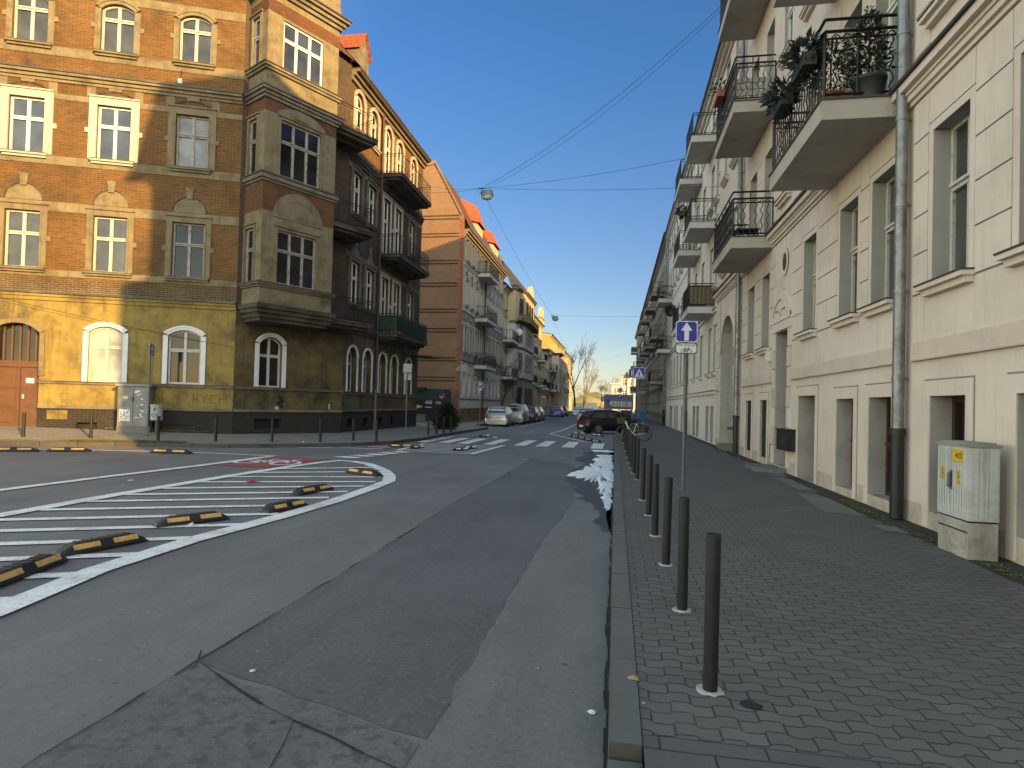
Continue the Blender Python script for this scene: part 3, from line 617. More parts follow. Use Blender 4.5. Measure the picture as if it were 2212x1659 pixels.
def roof_mansard(b,F,u0,u1,ze,zt,db,ov=.45,mi=0,back=1.0):
    b.face([F.p(u0,ze,ov),F.p(u1,ze,ov),F.p(u1,ze+.15,.15),F.p(u0,ze+.15,.15)],mi+1); b.face([F.p(u0,ze+.15,.15),F.p(u1,ze+.15,.15),F.p(u1,zt,-back),F.p(u0,zt,-back)],mi)
    b.face([F.p(u0,zt,-back),F.p(u1,zt,-back),F.p(u1,zt-.4,-db),F.p(u0,zt-.4,-db)],mi+1)
    b.face([F.p(u0,ze-.12,ov),F.p(u1,ze-.12,ov),F.p(u1,ze,ov),F.p(u0,ze,ov)],mi+1); b.face([F.p(u0,ze-.12,.0),F.p(u1,ze-.12,.0),F.p(u1,ze-.12,ov),F.p(u0,ze-.12,ov)],mi+1)
    for u in (u0,u1): b.face([F.p(u,ze,.1),F.p(u,zt,-back),F.p(u,zt-.4,-db),F.p(u,ze,-db)],mi)
def gable_ends(b,F,u0,u1,z0,ze,zr,dr,dback,mi=0):
    for u in (u0,u1):
        b.face([F.p(u,z0,0),F.p(u,ze,0),F.p(u,zr-.05,-dr),F.p(u,ze,-dback),F.p(u,z0,-dback)],mi)
    b.face([F.p(u0,z0,-dback),F.p(u1,z0,-dback),F.p(u1,ze,-dback),F.p(u0,ze,-dback)],mi)
def pipe(F,u,zs,d,r,root,off,mat='zinc',r2=None,zlow=1.25,low='castiron',name='downpipe'):
    b=MB(); zt=zs; pts=[F.p(u,zt,d),F.p(u,zlow,d)]
    b.tube(pts,r,12,0); b.tube([F.p(u,zlow+.1,d),F.p(u,0.02,d)],r*1.12,12,1); b.tube([F.p(u,zlow+.05,d),F.p(u,zlow+.16,d)],r*1.3,12,1)
    z=zlow+.9
    while z<zt: b.tube([F.p(u,z,d),F.p(u,z+.05,d)],r*1.12,12,0); b.box(F,u-.012,u+.012,z+.01,z+.04,.0,d,0); z+=1.35
    return b.build(name,[mat,low],root,off)

# ================================================================ corner tenement (left)
T=thing('corner_tenement',(-14.6,21.2,.17),'old corner tenement in orange brick and soot stained yellow plaster with a projecting oriel','building')
TO=T.location.copy()
FA=Fr(A0,Ad,An); FC=Fr(C0,Cd,Cn); C1=C0+Cd*5.05; FB=Fr((XL,C1.y),(0,1),(1,0)); LB=36.25-C1.y
colsA=[-3.4,-.6,2.26,4.95]
opA=[]; winA=[]
for i,c in enumerate(colsA):
    o3=(c-.57,c+.57,14.38,16.25,.24,.16); o2=(c-.575,c+.575,10.32,12.38,0,.16); o1=(c-.57,c+.57,6.12,8.22,0,.16)
    opA+=[o3,o2,o1]; winA.append((c,o3,o2,o1))
    if i>=2: og=(c-.58,c+.58,2.04,4.1,.22,.14); opA.append(og); winA[-1]+=(og,)
gate=(-1.43,.11,.33,4.1,.34,.35); opA.append(gate)
cel=[(1.35,2.05,.30,.52,0,.3),(4.05,4.95,.26,.52,0,.3),(-3.2,-2.2,.35,.6,0,.3)]; opA+=cel
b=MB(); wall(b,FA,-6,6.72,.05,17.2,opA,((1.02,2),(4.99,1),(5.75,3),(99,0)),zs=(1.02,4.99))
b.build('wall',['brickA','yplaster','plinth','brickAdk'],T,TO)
for c in cel:
    b=MB(); b.box(FA,c[0]-.01,c[1]+.01,c[2]-.01,c[3]+.01,-.30,-.28); w=b.build('cellar_window','black',T,TO)
for i,w in enumerate(winA):
    c,o3,o2,o1=w[:4]
    window(FA,o3,T,TO,'frame' if i!=1 else 'frame','gA',sm='trim',surround=1,sw=.2,sd=.05,ears=True,sill=1,tr=.68)
    white=i in (1,2); window(FA,o2,T,TO,'framewhite' if white else 'frameold',('gbright' if i!=3 else 'gcurtain'),sm='trimwhite' if white else 'trim',surround=1,sw=.27,sd=.055,ears=True,sill=1,tr=.62)
    window(FA,o1,T,TO,'frame' if i<3 else 'frameold','gA' if i<3 else 'gdark',sm='trim',surround=1,sw=.22,sd=.05,ears=True,sill=.22,tr=.6)
    if len(w)>4: window(FA,w[4],T,TO,'frame','gblind' if i==2 else 'gdark',sm='trimblue',surround=1,sw=.17,sd=.06,tr=.62)
    # blind lunette, brick voussoirs and keystone of the first floor; segmental brick arch of the second floor
    b=MB(); n=12
    for k in range(n):
        a,q=math.pi*k/n,math.pi*(k+1)/n; P=lambda r,t,d:FA.p(c+r*math.cos(t),8.62+r*.98*math.sin(t),d)
        b.face([FA.p(c,8.62,.012),P(.58,a,.012),P(.58,q,.012)],0)
        b.face([P(.6,a,.02),P(.9,a,.02),P(.9,q,.02),P(.6,q,.02)],2); b.face([P(.58,a,.012),P(.6,a,.05),P(.6,q,.05),P(.58,q,.012)],1); b.face([P(.6,a,.05),P(.63,a,.02),P(.63,q,.02),P(.6,q,.05)],1)
        if k: b.face([P(.62,a-.008,.024),P(.89,a-.008,.024),P(.89,a+.008,.024),P(.62,a+.008,.024)],1)
    b.face([FA.p(c-.09,9.12,.07),FA.p(c+.09,9.12,.07),FA.p(c+.15,9.56,.07),FA.p(c-.15,9.56,.07)],0)
    b.face([FA.p(c-.09,9.12,.0),FA.p(c+.09,9.12,.0),FA.p(c+.09,9.12,.07),FA.p(c-.09,9.12,.07)],0)
    for s_ in (-1,1): b.face([FA.p(c+s_*.09,9.12,0),FA.p(c+s_*.09,9.12,.07),FA.p(c+s_*.15,9.56,.07),FA.p(c+s_*.15,9.56,0)],0)
    b.build('lunette',['trim','lead','brickA'],T,TO)
    b=MB(); o=(c-.66,c+.66,12,12.93,.2,0); n=10
    for k in range(n):
        a=o[0]+1.32*k/n; q=o[0]+1.32*(k+1)/n
        b.face([FA.p(a,az(o,a)-.05,.02),FA.p(q,az(o,q)-.05,.02),FA.p(q,az(o,q),.06),FA.p(a,az(o,a),.06)],1)
        if k in (3,4,5,6): continue
        b.face([FA.p(a,az(o,a),.025),FA.p(q,az(o,q),.025),FA.p(q,13.03,.025),FA.p(a,13.03,.025)],2)
    b.box(FA,c-.22,c+.22,az(o,c)+.0,13.03,.004,.045,0); b.box(FA,c-.95,c-.66,12.55,13.03,.004,.02,0); b.box(FA,c+.66,c+.95,12.55,13.03,.004,.02,0)
    b.build('arch_ornament',['trim','lead','brickA'],T,TO)
for z0,z1 in ((14.02,14.36),(16.27,16.6),(9.98,10.3),(12.41,12.62),(5.86,6.1),(8.26,8.60)):
    b=MB(); b.box(FA,-6,6.72,z0,z1,.003,.022); b.build('string_course','trim',T,TO)
b=MB(); band(b,FA,-6,6.72,[(13.03,13.14,.06,0),(13.14,13.26,.12,0),(13.26,13.36,.20,0),(13.36,13.42,.24,1)])
b.build('cornice',['trim','lead'],T,TO)
b=MB(); band(b,FA,-6,6.72,[(17.2,17.4,.12,0),(17.4,17.55,.3,0),(17.55,17.62,.42,1)])
b.build('cornice',['trim','lead'],T,TO)
b=MB(); band(b,FA,-6,6.72,[(4.96,5.10,.05,0),(5.10,5.20,.10,0),(5.20,5.27,.16,1)]); b.build('cornice',['yplaster','lead'],T,TO)
b=MB(); band(b,FA,.12,6.72,[(1.93,2.0,.07,0),(2.0,2.035,.10,1),(1.02,1.13,.06,0)]); b.build('sill_course',['trimdk','lead'],T,TO)
# carriage gate
b=MB(); ua,ub,za,zb,rise,dep=gate
b.box(FA,ua,ub,za,2.5,-.33,-.28,0); b.box(FA,ua,ub,2.5,2.72,-.33,-.22,0)
for u0,u1 in ((ua+.05,-.70),(-.60,ub-.05)):
    for z0,z1 in ((.45,.95),(1.02,1.62),(1.70,2.42)):
        b.box(FA,u0,u1,z0,z1,-.28,-.262,0); b.box(FA,u0+.05,u1-.05,z0+.05,z1-.05,-.262,-.25,0)
b.box(FA,-.69,-.61,za,2.5,-.28,-.235,0)
for k in range(7): u=ua+(ub-ua)*k/6; b.box(FA,max(ua,u-.03),min(ub,u+.03),2.72,az(gate,min(max(u,ua+.02),ub-.02)),-.33,-.26,0)
dr=b.build('carriage_door','doorwood',T,TO)
b=MB(); b.face([FA.p(ua,2.72,-.3),FA.p(ub,2.72,-.3)]+[FA.p(ub-(ub-ua)*k/10,az(gate,ub-(ub-ua)*k/10),-.3) for k in range(11)]); b.build('fanlight','gdark',dr,TO)
b=MB(); b.box(FA,-.50,-.47,1.35,1.5,-.25,-.19); b.build('handle','framewhite',dr,TO)
b=MB(); b.box(FA,-.42,-.16,1.92,2.10,-.249,-.245); b.build('notice','swhite',dr,TO)
b=MB(); b.box(FA,-.87,1,0,0,0,0) if False else None
oo=(ua-.16,ub+.16,za,zb+.16,.40,0)
for k in range(12):
    t,t2=k/12,(k+1)/12; i0,i1=ua+(ub-ua)*t,ua+(ub-ua)*t2; o0,o1=oo[0]+(oo[1]-oo[0])*t,oo[0]+(oo[1]-oo[0])*t2
    b.face([FA.p(i0,az(gate,i0),.06),FA.p(i1,az(gate,i1),.06),FA.p(o1,az(oo,o1),.06),FA.p(o0,az(oo,o0),.06)]); b.face([FA.p(i0,az(gate,i0),0),FA.p(i1,az(gate,i1),0),FA.p(i1,az(gate,i1),.06),FA.p(i0,az(gate,i0),.06)])
for s_,u in ((-1,ua),(1,ub)): b.box(FA,min(u,u+s_*.16),max(u,u+s_*.16),2.2,zb-rise,.003,.06)
b.build('surround','trim',dr,TO)
# graffiti tags, painted meter box, lamp, cable
b=MB(); text_geo(b,'RYCH',FA,5.3,1.32,.36,.004,0,1.2,-.022); b.build('graffiti','scrawl',T,TO)
b=MB(); b.box(FA,.42,1.08,.62,.95,.003,.03); b.build('meter_box','yplaster',T,TO)
b=MB(); b.box(FA,4.42,4.55,13.5,13.68,.02,.16,1); b.tube([FA.p(4.5,13.68,.1),FA.p(4.5,14.05,.02)],.012,5,0); b.build('floodlight',['iron','swhite'],T,TO)
# ---- chamfer wall below the oriel
opC=[(1.0,2.02,2.03,4.08,.30,.22),(.9,2.1,.35,.75,0,.25)]
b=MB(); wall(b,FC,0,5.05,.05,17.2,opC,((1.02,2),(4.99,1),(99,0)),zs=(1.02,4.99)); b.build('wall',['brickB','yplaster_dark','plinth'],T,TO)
window(FC,opC[0],T,TO,'frame','gdark',sm='trimblue',surround=1,sw=.17,sd=.06,tr=.62)
b=MB(); b.box(FC,.89,2.11,.34,.76,-.25,-.23); b.build('cellar_window','black',T,TO)
b=MB(); band(b,FC,0,5.05,[(1.93,2.0,.07,0),(2.0,2.035,.10,1),(1.02,1.13,.06,0)]); b.build('sill_course',['trimdk','lead'],T,TO)
b=MB()
for u,z,r in ((2.0,1.62,.10),(2.07,1.50,.11),(1.95,1.40,.10),(2.04,1.28,.09)): b.disc(FC.p(u,z,.006),Cn,r,9,0,.006)
b.disc(FC.p(1.85,1.18,.007),Cn,.1,7,1,.006); b.box(FC,4.35,4.42,1.15,1.4,.003,.012,1); b.build('graffiti',['black','trimwhite'],T,TO)
# ---- oriel
PJ=1.3; O0=C0+Cd*.2; OE=O0+Cn*PJ; WO=3.2
FOf=Fr(OE,Cd,Cn); FOl=Fr(O0,Cn,-Cd); FOr=Fr(OE+Cd*WO,-Cn,Cd)
opf=[(.66,2.46,14.42,16.35,0,.14),(.66,2.46,10.25,12.45,0,.14),(.66,2.40,6.04,8.14,0,.14)]
opl=[(.02+.2,.78,14.42,16.4,0,.14),(.15,.78,10.25,12.4,0,.14),(.15,.78,6.05,8.15,0,.14)]
b=MB(); zn=((5.0,3),(8.78,0),(9.84,2),(12.6,0),(13.1,2),(16.45,0),(16.95,2),(99,0))
wall(b,FOf,0,WO,4.7,17.2,opf,zn); wall(b,FOl,0,PJ,4.7,17.2,opl,zn); wall(b,FOr,0,PJ,4.7,17.2,[(.5,1.05,a,c,0,.14) for a,c in ((14.42,16.35),(10.25,12.4),(6.05,8.15))],zn)
for z,d in ((4.7,0),): b.face([FC.p(.2,z,0),FC.p(.2,z,PJ),FC.p(.2+WO,z,PJ),FC.p(.2+WO,z,0)],3)
orl=b.build('oriel',['trim','yplaster','brickR','trimdk'],T,TO)
for steps in ([(4.55,4.72,-.1,2),(4.72,4.86,.02,2),(4.86,5.02,.10,2),(5.02,5.2,.16,2)],[(5.84,5.92,.07,0),(5.92,5.99,.14,0),(5.99,6.03,.18,1)],[(9.88,9.98,.07,0),(9.98,10.14,.14,0),(10.14,10.2,.18,1)],[(13.08,13.2,.07,0),(13.2,13.32,.14,0),(13.32,13.42,.22,0),(13.42,13.47,.25,1)],[(14.16,14.26,.08,0),(14.26,14.36,.14,0),(14.36,14.4,.18,1)],[(17.2,17.35,.1,0),(17.35,17.5,.2,0),(17.5,17.62,.32,0),(17.62,17.68,.38,1)]):
    b=MB()
    for z0,z1,d,m in steps: b.box(FC,.2-d,.2+WO+d,z0,z1,.01,PJ+d,m)
    b.build('cornice',['trimdk','lead','slabdk'],orl,TO)
b=MB(); c=1.53; n=12
for k in range(n):
    a,q=math.pi*k/n,math.pi*(k+1)/n; P=lambda r,t,d:FOf.p(c+r*math.cos(t),8.62+r*1.0*math.sin(t),d)
    b.face([FOf.p(c,8.62,.02),P(.8,a,.02),P(.8,q,.02)],0)
    b.face([P(.8,a,.035),P(1.12,a,.035),P(1.12,q,.035),P(.8,q,.035)],0 if k in (1,5,6,10) else 1)
b.build('lunette',['trim','trimdk'],orl,TO)
b=MB(); o=(.5,2.62,12,12.95,.32,0)
for k in range(12):
    a=o[0]+2.12*k/12; q=o[0]+2.12*(k+1)/12; m=0 if k in (5,6) else 1
    b.face([FOf.p(a,az(o,a)-.25,.03),FOf.p(q,az(o,q)-.25,.03),FOf.p(q,az(o,q)+.1,.03),FOf.p(a,az(o,a)+.1,.03)],m)
b.build('arch_ornament',['trim','trimdk'],orl,TO)
for i,o in enumerate(opf): window(FOf,o,T,TO,'framewhite' if i==0 else 'frameold','gbright' if i==0 else 'gdark',nm=2,tr=.62,sm='trim',surround=1 if i else None,sw=.12,sd=.03)
for i,o in enumerate(opl): window(FOl,o,T,TO,'frame' if i==0 else 'frameold',['doorwood','gdark','gdark'][i] if i else 'gA',nm=0,tr=.6,sm='trim',surround=1,sw=.12,sd=.03)
for a,c in ((14.42,16.35),(10.25,12.4),(6.05,8.15)): window(FOr,(.5,1.05,a,c,0,.14),T,TO,'frameold','gdark',nm=0,tr=.62)
# gablet over the oriel
b=MB(); b.face([FC.p(.1,17.66,PJ+.1),FC.p(.2+WO,17.66,PJ+.1),FC.p(.2+WO,19.3,PJ-.1),FC.p(1.9,20.6,PJ-.2),FC.p(.1,19.3,PJ-.1)],0)
b.face([FC.p(.2+WO,17.66,PJ+.1),FC.p(.2+WO,17.66,-3),FC.p(.2+WO,19.3,-3),FC.p(.2+WO,19.3,PJ-.1)],0); b.face([FC.p(.1,17.66,-3),FC.p(.1,17.66,PJ+.1),FC.p(.1,19.3,PJ-.1),FC.p(.1,19.3,-3)],0)
b.face([FC.p(.1,19.3,PJ),FC.p(1.9,20.6,PJ),FC.p(1.9,20.6,-4),FC.p(.1,19.3,-4)],1); b.face([FC.p(1.9,20.6,PJ),FC.p(.3+WO,19.2,PJ),FC.p(.3+WO,19.2,-4),FC.p(1.9,20.6,-4)],1)
b.build('gablet',['trim','rooft'],orl,TO)
# ---- street wing B
y=lambda Y:Y-C1.y
cb=[26.70,28.45,30.40,32.12,34.45]
opB=[]; wb=[]
for i,c in enumerate(cb):
    c=y(c); door=i in (2,3)
    for fl,(za,zb) in enumerate(((6.12,8.15),(10.35,12.35),(14.35,16.15))):
        rise=.38 if fl==2 else 0
        o=(c-.52,c+.52,za-(.95 if door else 0),zb,rise,.20); opB.append(o); wb.append((o,fl,door))
    o=(c-.5,c+.5,2.0,4.1,.46,.32); opB.append(o); wb.append((o,3,False))
    if True: q=(c-.35,c+.3,.28,.72,0,.2); opB.append(q); wb.append((q,4,False))
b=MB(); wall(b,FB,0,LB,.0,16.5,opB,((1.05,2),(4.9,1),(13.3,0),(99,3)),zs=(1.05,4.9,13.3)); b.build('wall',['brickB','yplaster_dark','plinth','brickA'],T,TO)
for o,fl,door in wb:
    if fl==4:
        b=MB(); b.box(FB,o[0]-.01,o[1]+.01,o[2]-.01,o[3]+.01,-.2,-.18); b.build('cellar_window','black',T,TO); continue
    window(FB,o,T,TO,'framewhite' if fl<3 else 'frame','gdark',nm=1,tr=.62,sm='trimblue' if fl==3 else ('trimwhite' if (door or fl==2) else 'trimdk'),surround=1,sw=.15 if fl<3 else .11,sd=.05,sill=None if (door or fl==3) else .1,ears=fl<2)
    if fl<2 and not door:
        b=MB(); c=(o[0]+o[1])/2; z0=o[3]+.32
        for k in range(8):
            a,q=math.pi*k/8,math.pi*(k+1)/8; P=lambda r,t,d:FB.p(c+r*math.cos(t),z0+r*.9*math.sin(t),d)
            b.face([FB.p(c,z0,.012),P(.45,a,.012),P(.45,q,.012)],0); b.face([P(.45,a,.03),P(.55,a,.03),P(.55,q,.03),P(.45,q,.03)],1)
        b.box(FB,c-.09,c+.09,z0+.42,z0+.8,.003,.05,2); b.build('lunette',['trimdk','black','trim'],T,TO)
for q in ((8.25,8.5,.03,0),(12.4,12.62,.03,0)): b=MB(); band(b,FB,0,LB,[q]); b.build('string_course','trimdk',T,TO)
b=MB(); band(b,FB,0,LB,[(4.75,4.9,.06,0),(4.9,5.02,.13,0),(5.02,5.09,.18,1)]); b.build('cornice',['slabdk','lead'],T,TO)
b=MB(); band(b,FB,0,LB,[(12.75,12.9,.06,0),(12.9,13.05,.12,0),(13.05,13.12,.17,1)]); b.build('cornice',['slabdk','lead'],T,TO)
b=MB(); band(b,FB,0,LB,[(16.3,16.5,.12,0),(16.5,16.66,.26,0),(16.66,16.78,.45,0),(16.78,16.84,.52,1)]); b.build('cornice',['trim','lead'],T,TO)
b=MB(); band(b,FB,0,LB,[(1.85,1.95,.07,0),(1.95,1.99,.10,1),(1.05,1.16,.06,0)]); b.build('sill_course',['trimdk','lead'],T,TO)
for zt in (5.12,9.25,13.45):
    balcony(FB,y(29.5),y(34.5),zt,1.15,T,TO,.2,'slabdk','scroll',1.0,.21,.010,True,panel=('greenpanel' if zt<6 else None),extra=False)
    balcony(FC,3.42,5.6,zt-.1,1.3,T,TO,.2,'slabdk','scroll',1.0,.21,.010,True,extra=False)
pipe(FB,y(29.35),16.6,.12,.06,T,TO,'rust',zlow=2.0,low='trimdk')
b=MB(); text_geo(b,'WUK',FB,y(25.9),1.25,.45,.004,0,1.5); b.build('graffiti','tealp',T,TO)
b=MB(); b.tube([FB.p(y(29.4),4.6,.1),FB.p(y(31.5),4.35,1.6)],.03,5); b.tube([FB.p(y(29.4),4.0,.1),FB.p(y(31.0),4.45,1.2)],.02,5); b.box(FB,y(34.6),y(36.9),4.32,4.37,.1,1.25); b.build('awning_bracket','iron',T,TO)
# roofs, dormers, end wall
b=MB(); roof_gable(b,FA,-6,6.72,17.62,22.5,4.2,12,.4); b.face([FA.p(6.72,17.62,.4),FC.p(.1,17.62,.3),FC.p(1.9,22.5,-4.5),FA.p(6.72,22.5,-4.2)],0)
b.face([FC.p(.1,17.62,.3),FC.p(5.05,17.0,.3),FB.p(.6,22.0,-4.2),FC.p(1.9,22.5,-4.5)],0)
roof_gable(b,FB,0,LB,16.84,22,4.2,10,.5); b.build('roof',['rooftdk','lead'],T,TO)
b=MB(); b.face([FB.p(LB,0,0),FB.p(LB,16.8,0),FB.p(LB,22,-4.2),FB.p(LB,16.8,-10),FB.p(LB,0,-10)],0); b.face([FB.p(0,0,-10),FB.p(LB,0,-10),FB.p(LB,16.8,-10),FB.p(0,16.8,-10)],0)
b.face([FA.p(-6,0,0),FA.p(-6,17.2,0),FA.p(-6,22.5,-4.2),FA.p(-6,17.5,-12),FA.p(-6,0,-12)],0); b.face([FA.p(-6,0,-12),FA.p(6,0,-12),FA.p(6,17.5,-12),FA.p(-6,17.5,-12)],0)
b.build('rear_wall','brickB',T,TO)
for yy,w,h,d in ((27.6,.6,2.3,.3),):
    u=y(yy); b=MB(); zb=17.0+d*1.05
    b.face([FB.p(u-w,zb,-d),FB.p(u+w,zb,-d),FB.p(u+w,zb+h*.6,-d),FB.p(u,zb+h,-d),FB.p(u-w,zb+h*.6,-d)],0)
    b.face([FB.p(u-w-.1,zb+h*.55,.15-d),FB.p(u,zb+h+.05,.15-d),FB.p(u,zb+h+.05,-4),FB.p(u-w-.1,zb+h*.55,-4)],1); b.face([FB.p(u,zb+h+.05,.15-d),FB.p(u+w+.1,zb+h*.55,.15-d),FB.p(u+w+.1,zb+h*.55,-4),FB.p(u,zb+h+.05,-4)],1)
    b.face([FB.p(u+w,zb,-d),FB.p(u+w,zb,-4),FB.p(u+w,zb+h*.6,-4),FB.p(u+w,zb+h*.6,-d)],0); b.face([FB.p(u-w,zb,-4),FB.p(u-w,zb,-d),FB.p(u-w,zb+h*.6,-d),FB.p(u-w,zb+h*.6,-4)],0)
    b.build('dormer',['trimdk','rooft'],T,TO)
# ================================================================ right row
XR=4.45
FR=Fr((XR,0),(0,1),(-1,0))
def rt(name,y0,label,loc=None): return thing(name,loc or (XR,y0,0),label,'building')
T1=rt('cream_tenement',17.3,'cream stuccoed tenement with incised joints and a round window over its door'); O1=T1.location.copy()
g1=[(4.6,5.5),(6.65,7.62),(8.6,9.52),(10.72,11.62),(12.25,13.18),(14.65,15.57),(18.87,19.8),(20.85,21.83)]
doors=(3,4,6,7)
op=[];ws=[]
for i,(a,c) in enumerate(g1):
    o=(a,c,3.5,5.76,0,.29); op.append(o); ws.append((o,0,0))
    for fl,(za,zb) in enumerate(((7.45,9.55),(11.4,13.45),(15.0,16.5))):
        dr=i in doors and fl<2; o=(a,c,za-(.75 if dr else 0),zb,0,.28); op.append(o); ws.append((o,fl+1,dr))
for fl,(za,zb) in enumerate(((7.45,9.55),(11.4,13.45),(15.0,16.5))):
    for a,c in ((16.85,17.75),(24.1,25.0),(26.2,27.1)):
        o=(a,c,za,zb,0,.17); op.append(o); ws.append((o,fl+1,0))
base=[(4.6,5.5,.3,1.9,0,.35),(6.72,7.62,.3,1.9,0,.35),(8.62,9.52,.25,1.9,0,.35),(10.73,11.63,.2,1.91,0,.35),(12.32,13.22,.15,1.9,0,.35),(14.54,15.83,.005,2.0,0,.55),(18.95,19.8,.2,1.94,0,.25),(21.0,21.87,.25,1.94,0,.25)]
door=(16.8,18.05,.12,3.8,0,.55); arch=(24.2,27.15,.02,5.45,1.45,.34); ocu=None
op+=base+[door,arch]
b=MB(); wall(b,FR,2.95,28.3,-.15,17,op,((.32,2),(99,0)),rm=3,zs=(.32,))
wall(b,FR,1.95,2.95,-.15,13.2,[],((99,0),))
# rustication blocks between the window surrounds (incised joints), on dark soiled joints
for a,c in ((2.95,10.08),(10.32,16.45),(18.45,22.75),(23.1,24.0),(27.35,28.28)):
    u=a
    for x0,x1 in [g for g in g1 if a<g[0]<c]+[(c,c)]:
        b.box(FR,u,x0,3.42,6.36,.0005,.003,4); u=x1
    for x0,x1 in [g for g in g1 if a<g[0]<c]: b.box(FR,x0,x1,5.765,6.36,.0005,.003,4)
edges=[(g1[i][1]+.13,g1[i+1][0]-.13) for i in range(len(g1)-1)]
piers=[(2.95,g1[0][0]-.13)]+[(a,c) for a,c in edges if c-a>.25 and a<15]+[(15.7,16.55),(18.2,18.74),(19.93,20.72),(21.96,22.75),(23.1,23.9),(27.45,28.28)]
for a,c in piers:
    if 9.9<(a+c)/2<10.4: parts=[(a,10.08),(10.32,c)]
    else: parts=[(a,c)]
    for a2,c2 in parts:
        for z0,z1 in ((3.445,4.03),(4.055,4.6),(4.625,5.17),(5.195,5.75),(5.775,6.36)): b.box(FR,a2,c2,z0,z1,.001,.016,0)
        for z0,z1 in ((7.1,7.7),(7.725,8.3),(8.325,8.9),(8.925,9.5),(9.525,10.1)): b.box(FR,a2,c2,z0,z1,.001,.016,0)
for a,c in g1: b.box(FR,a-.115,c+.115,5.885,6.36,.001,.016,0); b.box(FR,a-.115,a-.0,3.445,5.75,.001,.012,0); b.box(FR,c,c+.115,3.445,5.75,.001,.012,0); b.box(FR,a-.115,c+.115,5.75,5.87,.001,.0125,0)
for o in base:
    a,c,z0,z1=o[:4]; b.box(FR,a-.185,a-.16,.02,z1+.245,.001,.004,4); b.box(FR,c+.16,c+.185,.02,z1+.245,.001,.004,4); b.box(FR,a-.16,c+.16,z1+.22,z1+.245,.001,.004,4)
for o in base: # raised flat frames round the basement openings
    a,c,z0,z1=o[:4]; b.box(FR,a-.16,a,.02,z1+.22,.001,.018,0); b.box(FR,c,c+.16,.02,z1+.22,.001,.018,0); b.box(FR,a,c,z1,z1+.22,.001,.018,0)
b.build('wall',['cream','creamdk','creamdk','reveal','joint'],T1,O1)
segs=[(2.95,10.05),(10.36,16.45),(18.42,22.6),(23.15,24.0),(27.3,28.3)]
for a,c in segs: b=MB(); b.box(FR,a,c,2.45,2.71,.002,.04,0); b.box(FR,a,c,2.43,2.45,.002,.06,1); b.build('string_course',['creamband','creamdk'],T1,O1)
b=MB(); band(b,FR,2.95,28.3,[(6.38,6.45,.05,0),(6.45,6.54,.10,0),(6.54,6.60,.13,0),(6.60,6.72,.21,0),(6.72,6.77,.26,1)]); b.build('cornice',['cream','roofdk'],T1,O1)
b=MB(); band(b,FR,2.95,28.3,[(16.6,16.75,.1,0),(16.75,16.9,.25,0),(16.9,17.02,.42,0),(17.02,17.08,.5,1)])
b.build('cornice',['cream','roofdk'],T1,O1)
rnd=random.Random(5)
for o,fl,dr in ws:
    fr='frame' if fl==0 else 'framewhite'
    window(FR,o,T1,O1,fr,rnd.choice(['gR','gR','gdark','gcurtain']) if fl else 'gR',nm=1,tr=.6 if not dr else .72,fwid=.06,tw=.08,sill=.14 if not dr else None,sm='cream',flash='roofdk')
for i,o in enumerate(base):
    if i>=6:
        w=window(FR,o,T1,O1,'framebrown','gdark',nm=1,tr=None)
        b=MB()
        for k in range(8): u=o[0]+.06+(o[1]-o[0]-.12)*k/7; b.tube([FR.p(u,o[2],-.06),FR.p(u,o[3],-.06)],.011,5)
        for z in (o[2]+.25,o[3]-.25): b.box(FR,o[0],o[1],z,z+.03,-.075,-.06)
        b.build('window_bars','iron',w,O1)
    elif i==5:
        b=MB(); b.box(FR,o[0]-.01,o[1]+.01,o[2]-.02,o[3]+.02,-.55,-.51); b.build('cellar_door','framebrown',T1,O1)
    else: window(FR,o,T1,O1,'framebrown','gdark',nm=1,tr=.5,fwid=.08)
# door, pediment, oculus
b=MB(); a,c,z0,z1=door[:4]; b.box(FR,a,c,z0,z1,-.55,-.50,0); b.box(FR,a+.1,(a+c)/2-.04,z0+.2,2.3,-.5,-.48,0); b.box(FR,(a+c)/2+.04,c-.1,z0+.2,2.3,-.5,-.48,0); b.box(FR,a+.1,c-.1,2.7,z1-.12,-.5,-.485,1); b.build('door',['framebrown','gdark'],T1,O1)
b=MB(); 
for u0,u1 in ((16.5,16.79),(18.06,18.35)):
    for k in range(7): b.box(FR,u0,u1,.15+.53*k,.15+.53*k+.5,.002,.05 if k%2 else .035,k%2)
b.box(FR,16.45,18.4,3.82,4.07,.002,.06,0); b.box(FR,16.42,18.43,4.07,4.11,.002,.085,0)
o=(16.55,18.3,4.11,4.86,.62,0)
n=14
for k in range(n):
    a=o[0]+(o[1]-o[0])*k/n; c=o[0]+(o[1]-o[0])*(k+1)/n
    b.face([FR.p(a,4.11,.05),FR.p(c,4.11,.05),FR.p(c,az(o,c),.05),FR.p(a,az(o,a),.05)]); b.face([FR.p(a,az(o,a),.05),FR.p(c,az(o,c),.05),FR.p(c,az(o,c),0),FR.p(a,az(o,a),0)])
    q=lambda u:17.42+(u-17.42)*.8
    b.face([FR.p(q(a),4.2+(az(o,a)-4.2)*.8,.06),FR.p(q(c),4.2+(az(o,c)-4.2)*.8,.06),FR.p(q(c),4.2+(az(o,c)-4.2)*.72,.09),FR.p(q(a),4.2+(az(o,a)-4.2)*.72,.09)],1)
b.build('door_surround',['cream','creamband'],T1,O1)
b=MB(); b.ball(FR.p(17.42,4.42,.06),.05,.12,.2); b.box(FR,16.95,17.25,4.38,4.42,.05,.09); b.box(FR,17.6,17.9,4.38,4.42,.05,.09); b.build('relief','creamband',T1,O1)
b=MB()
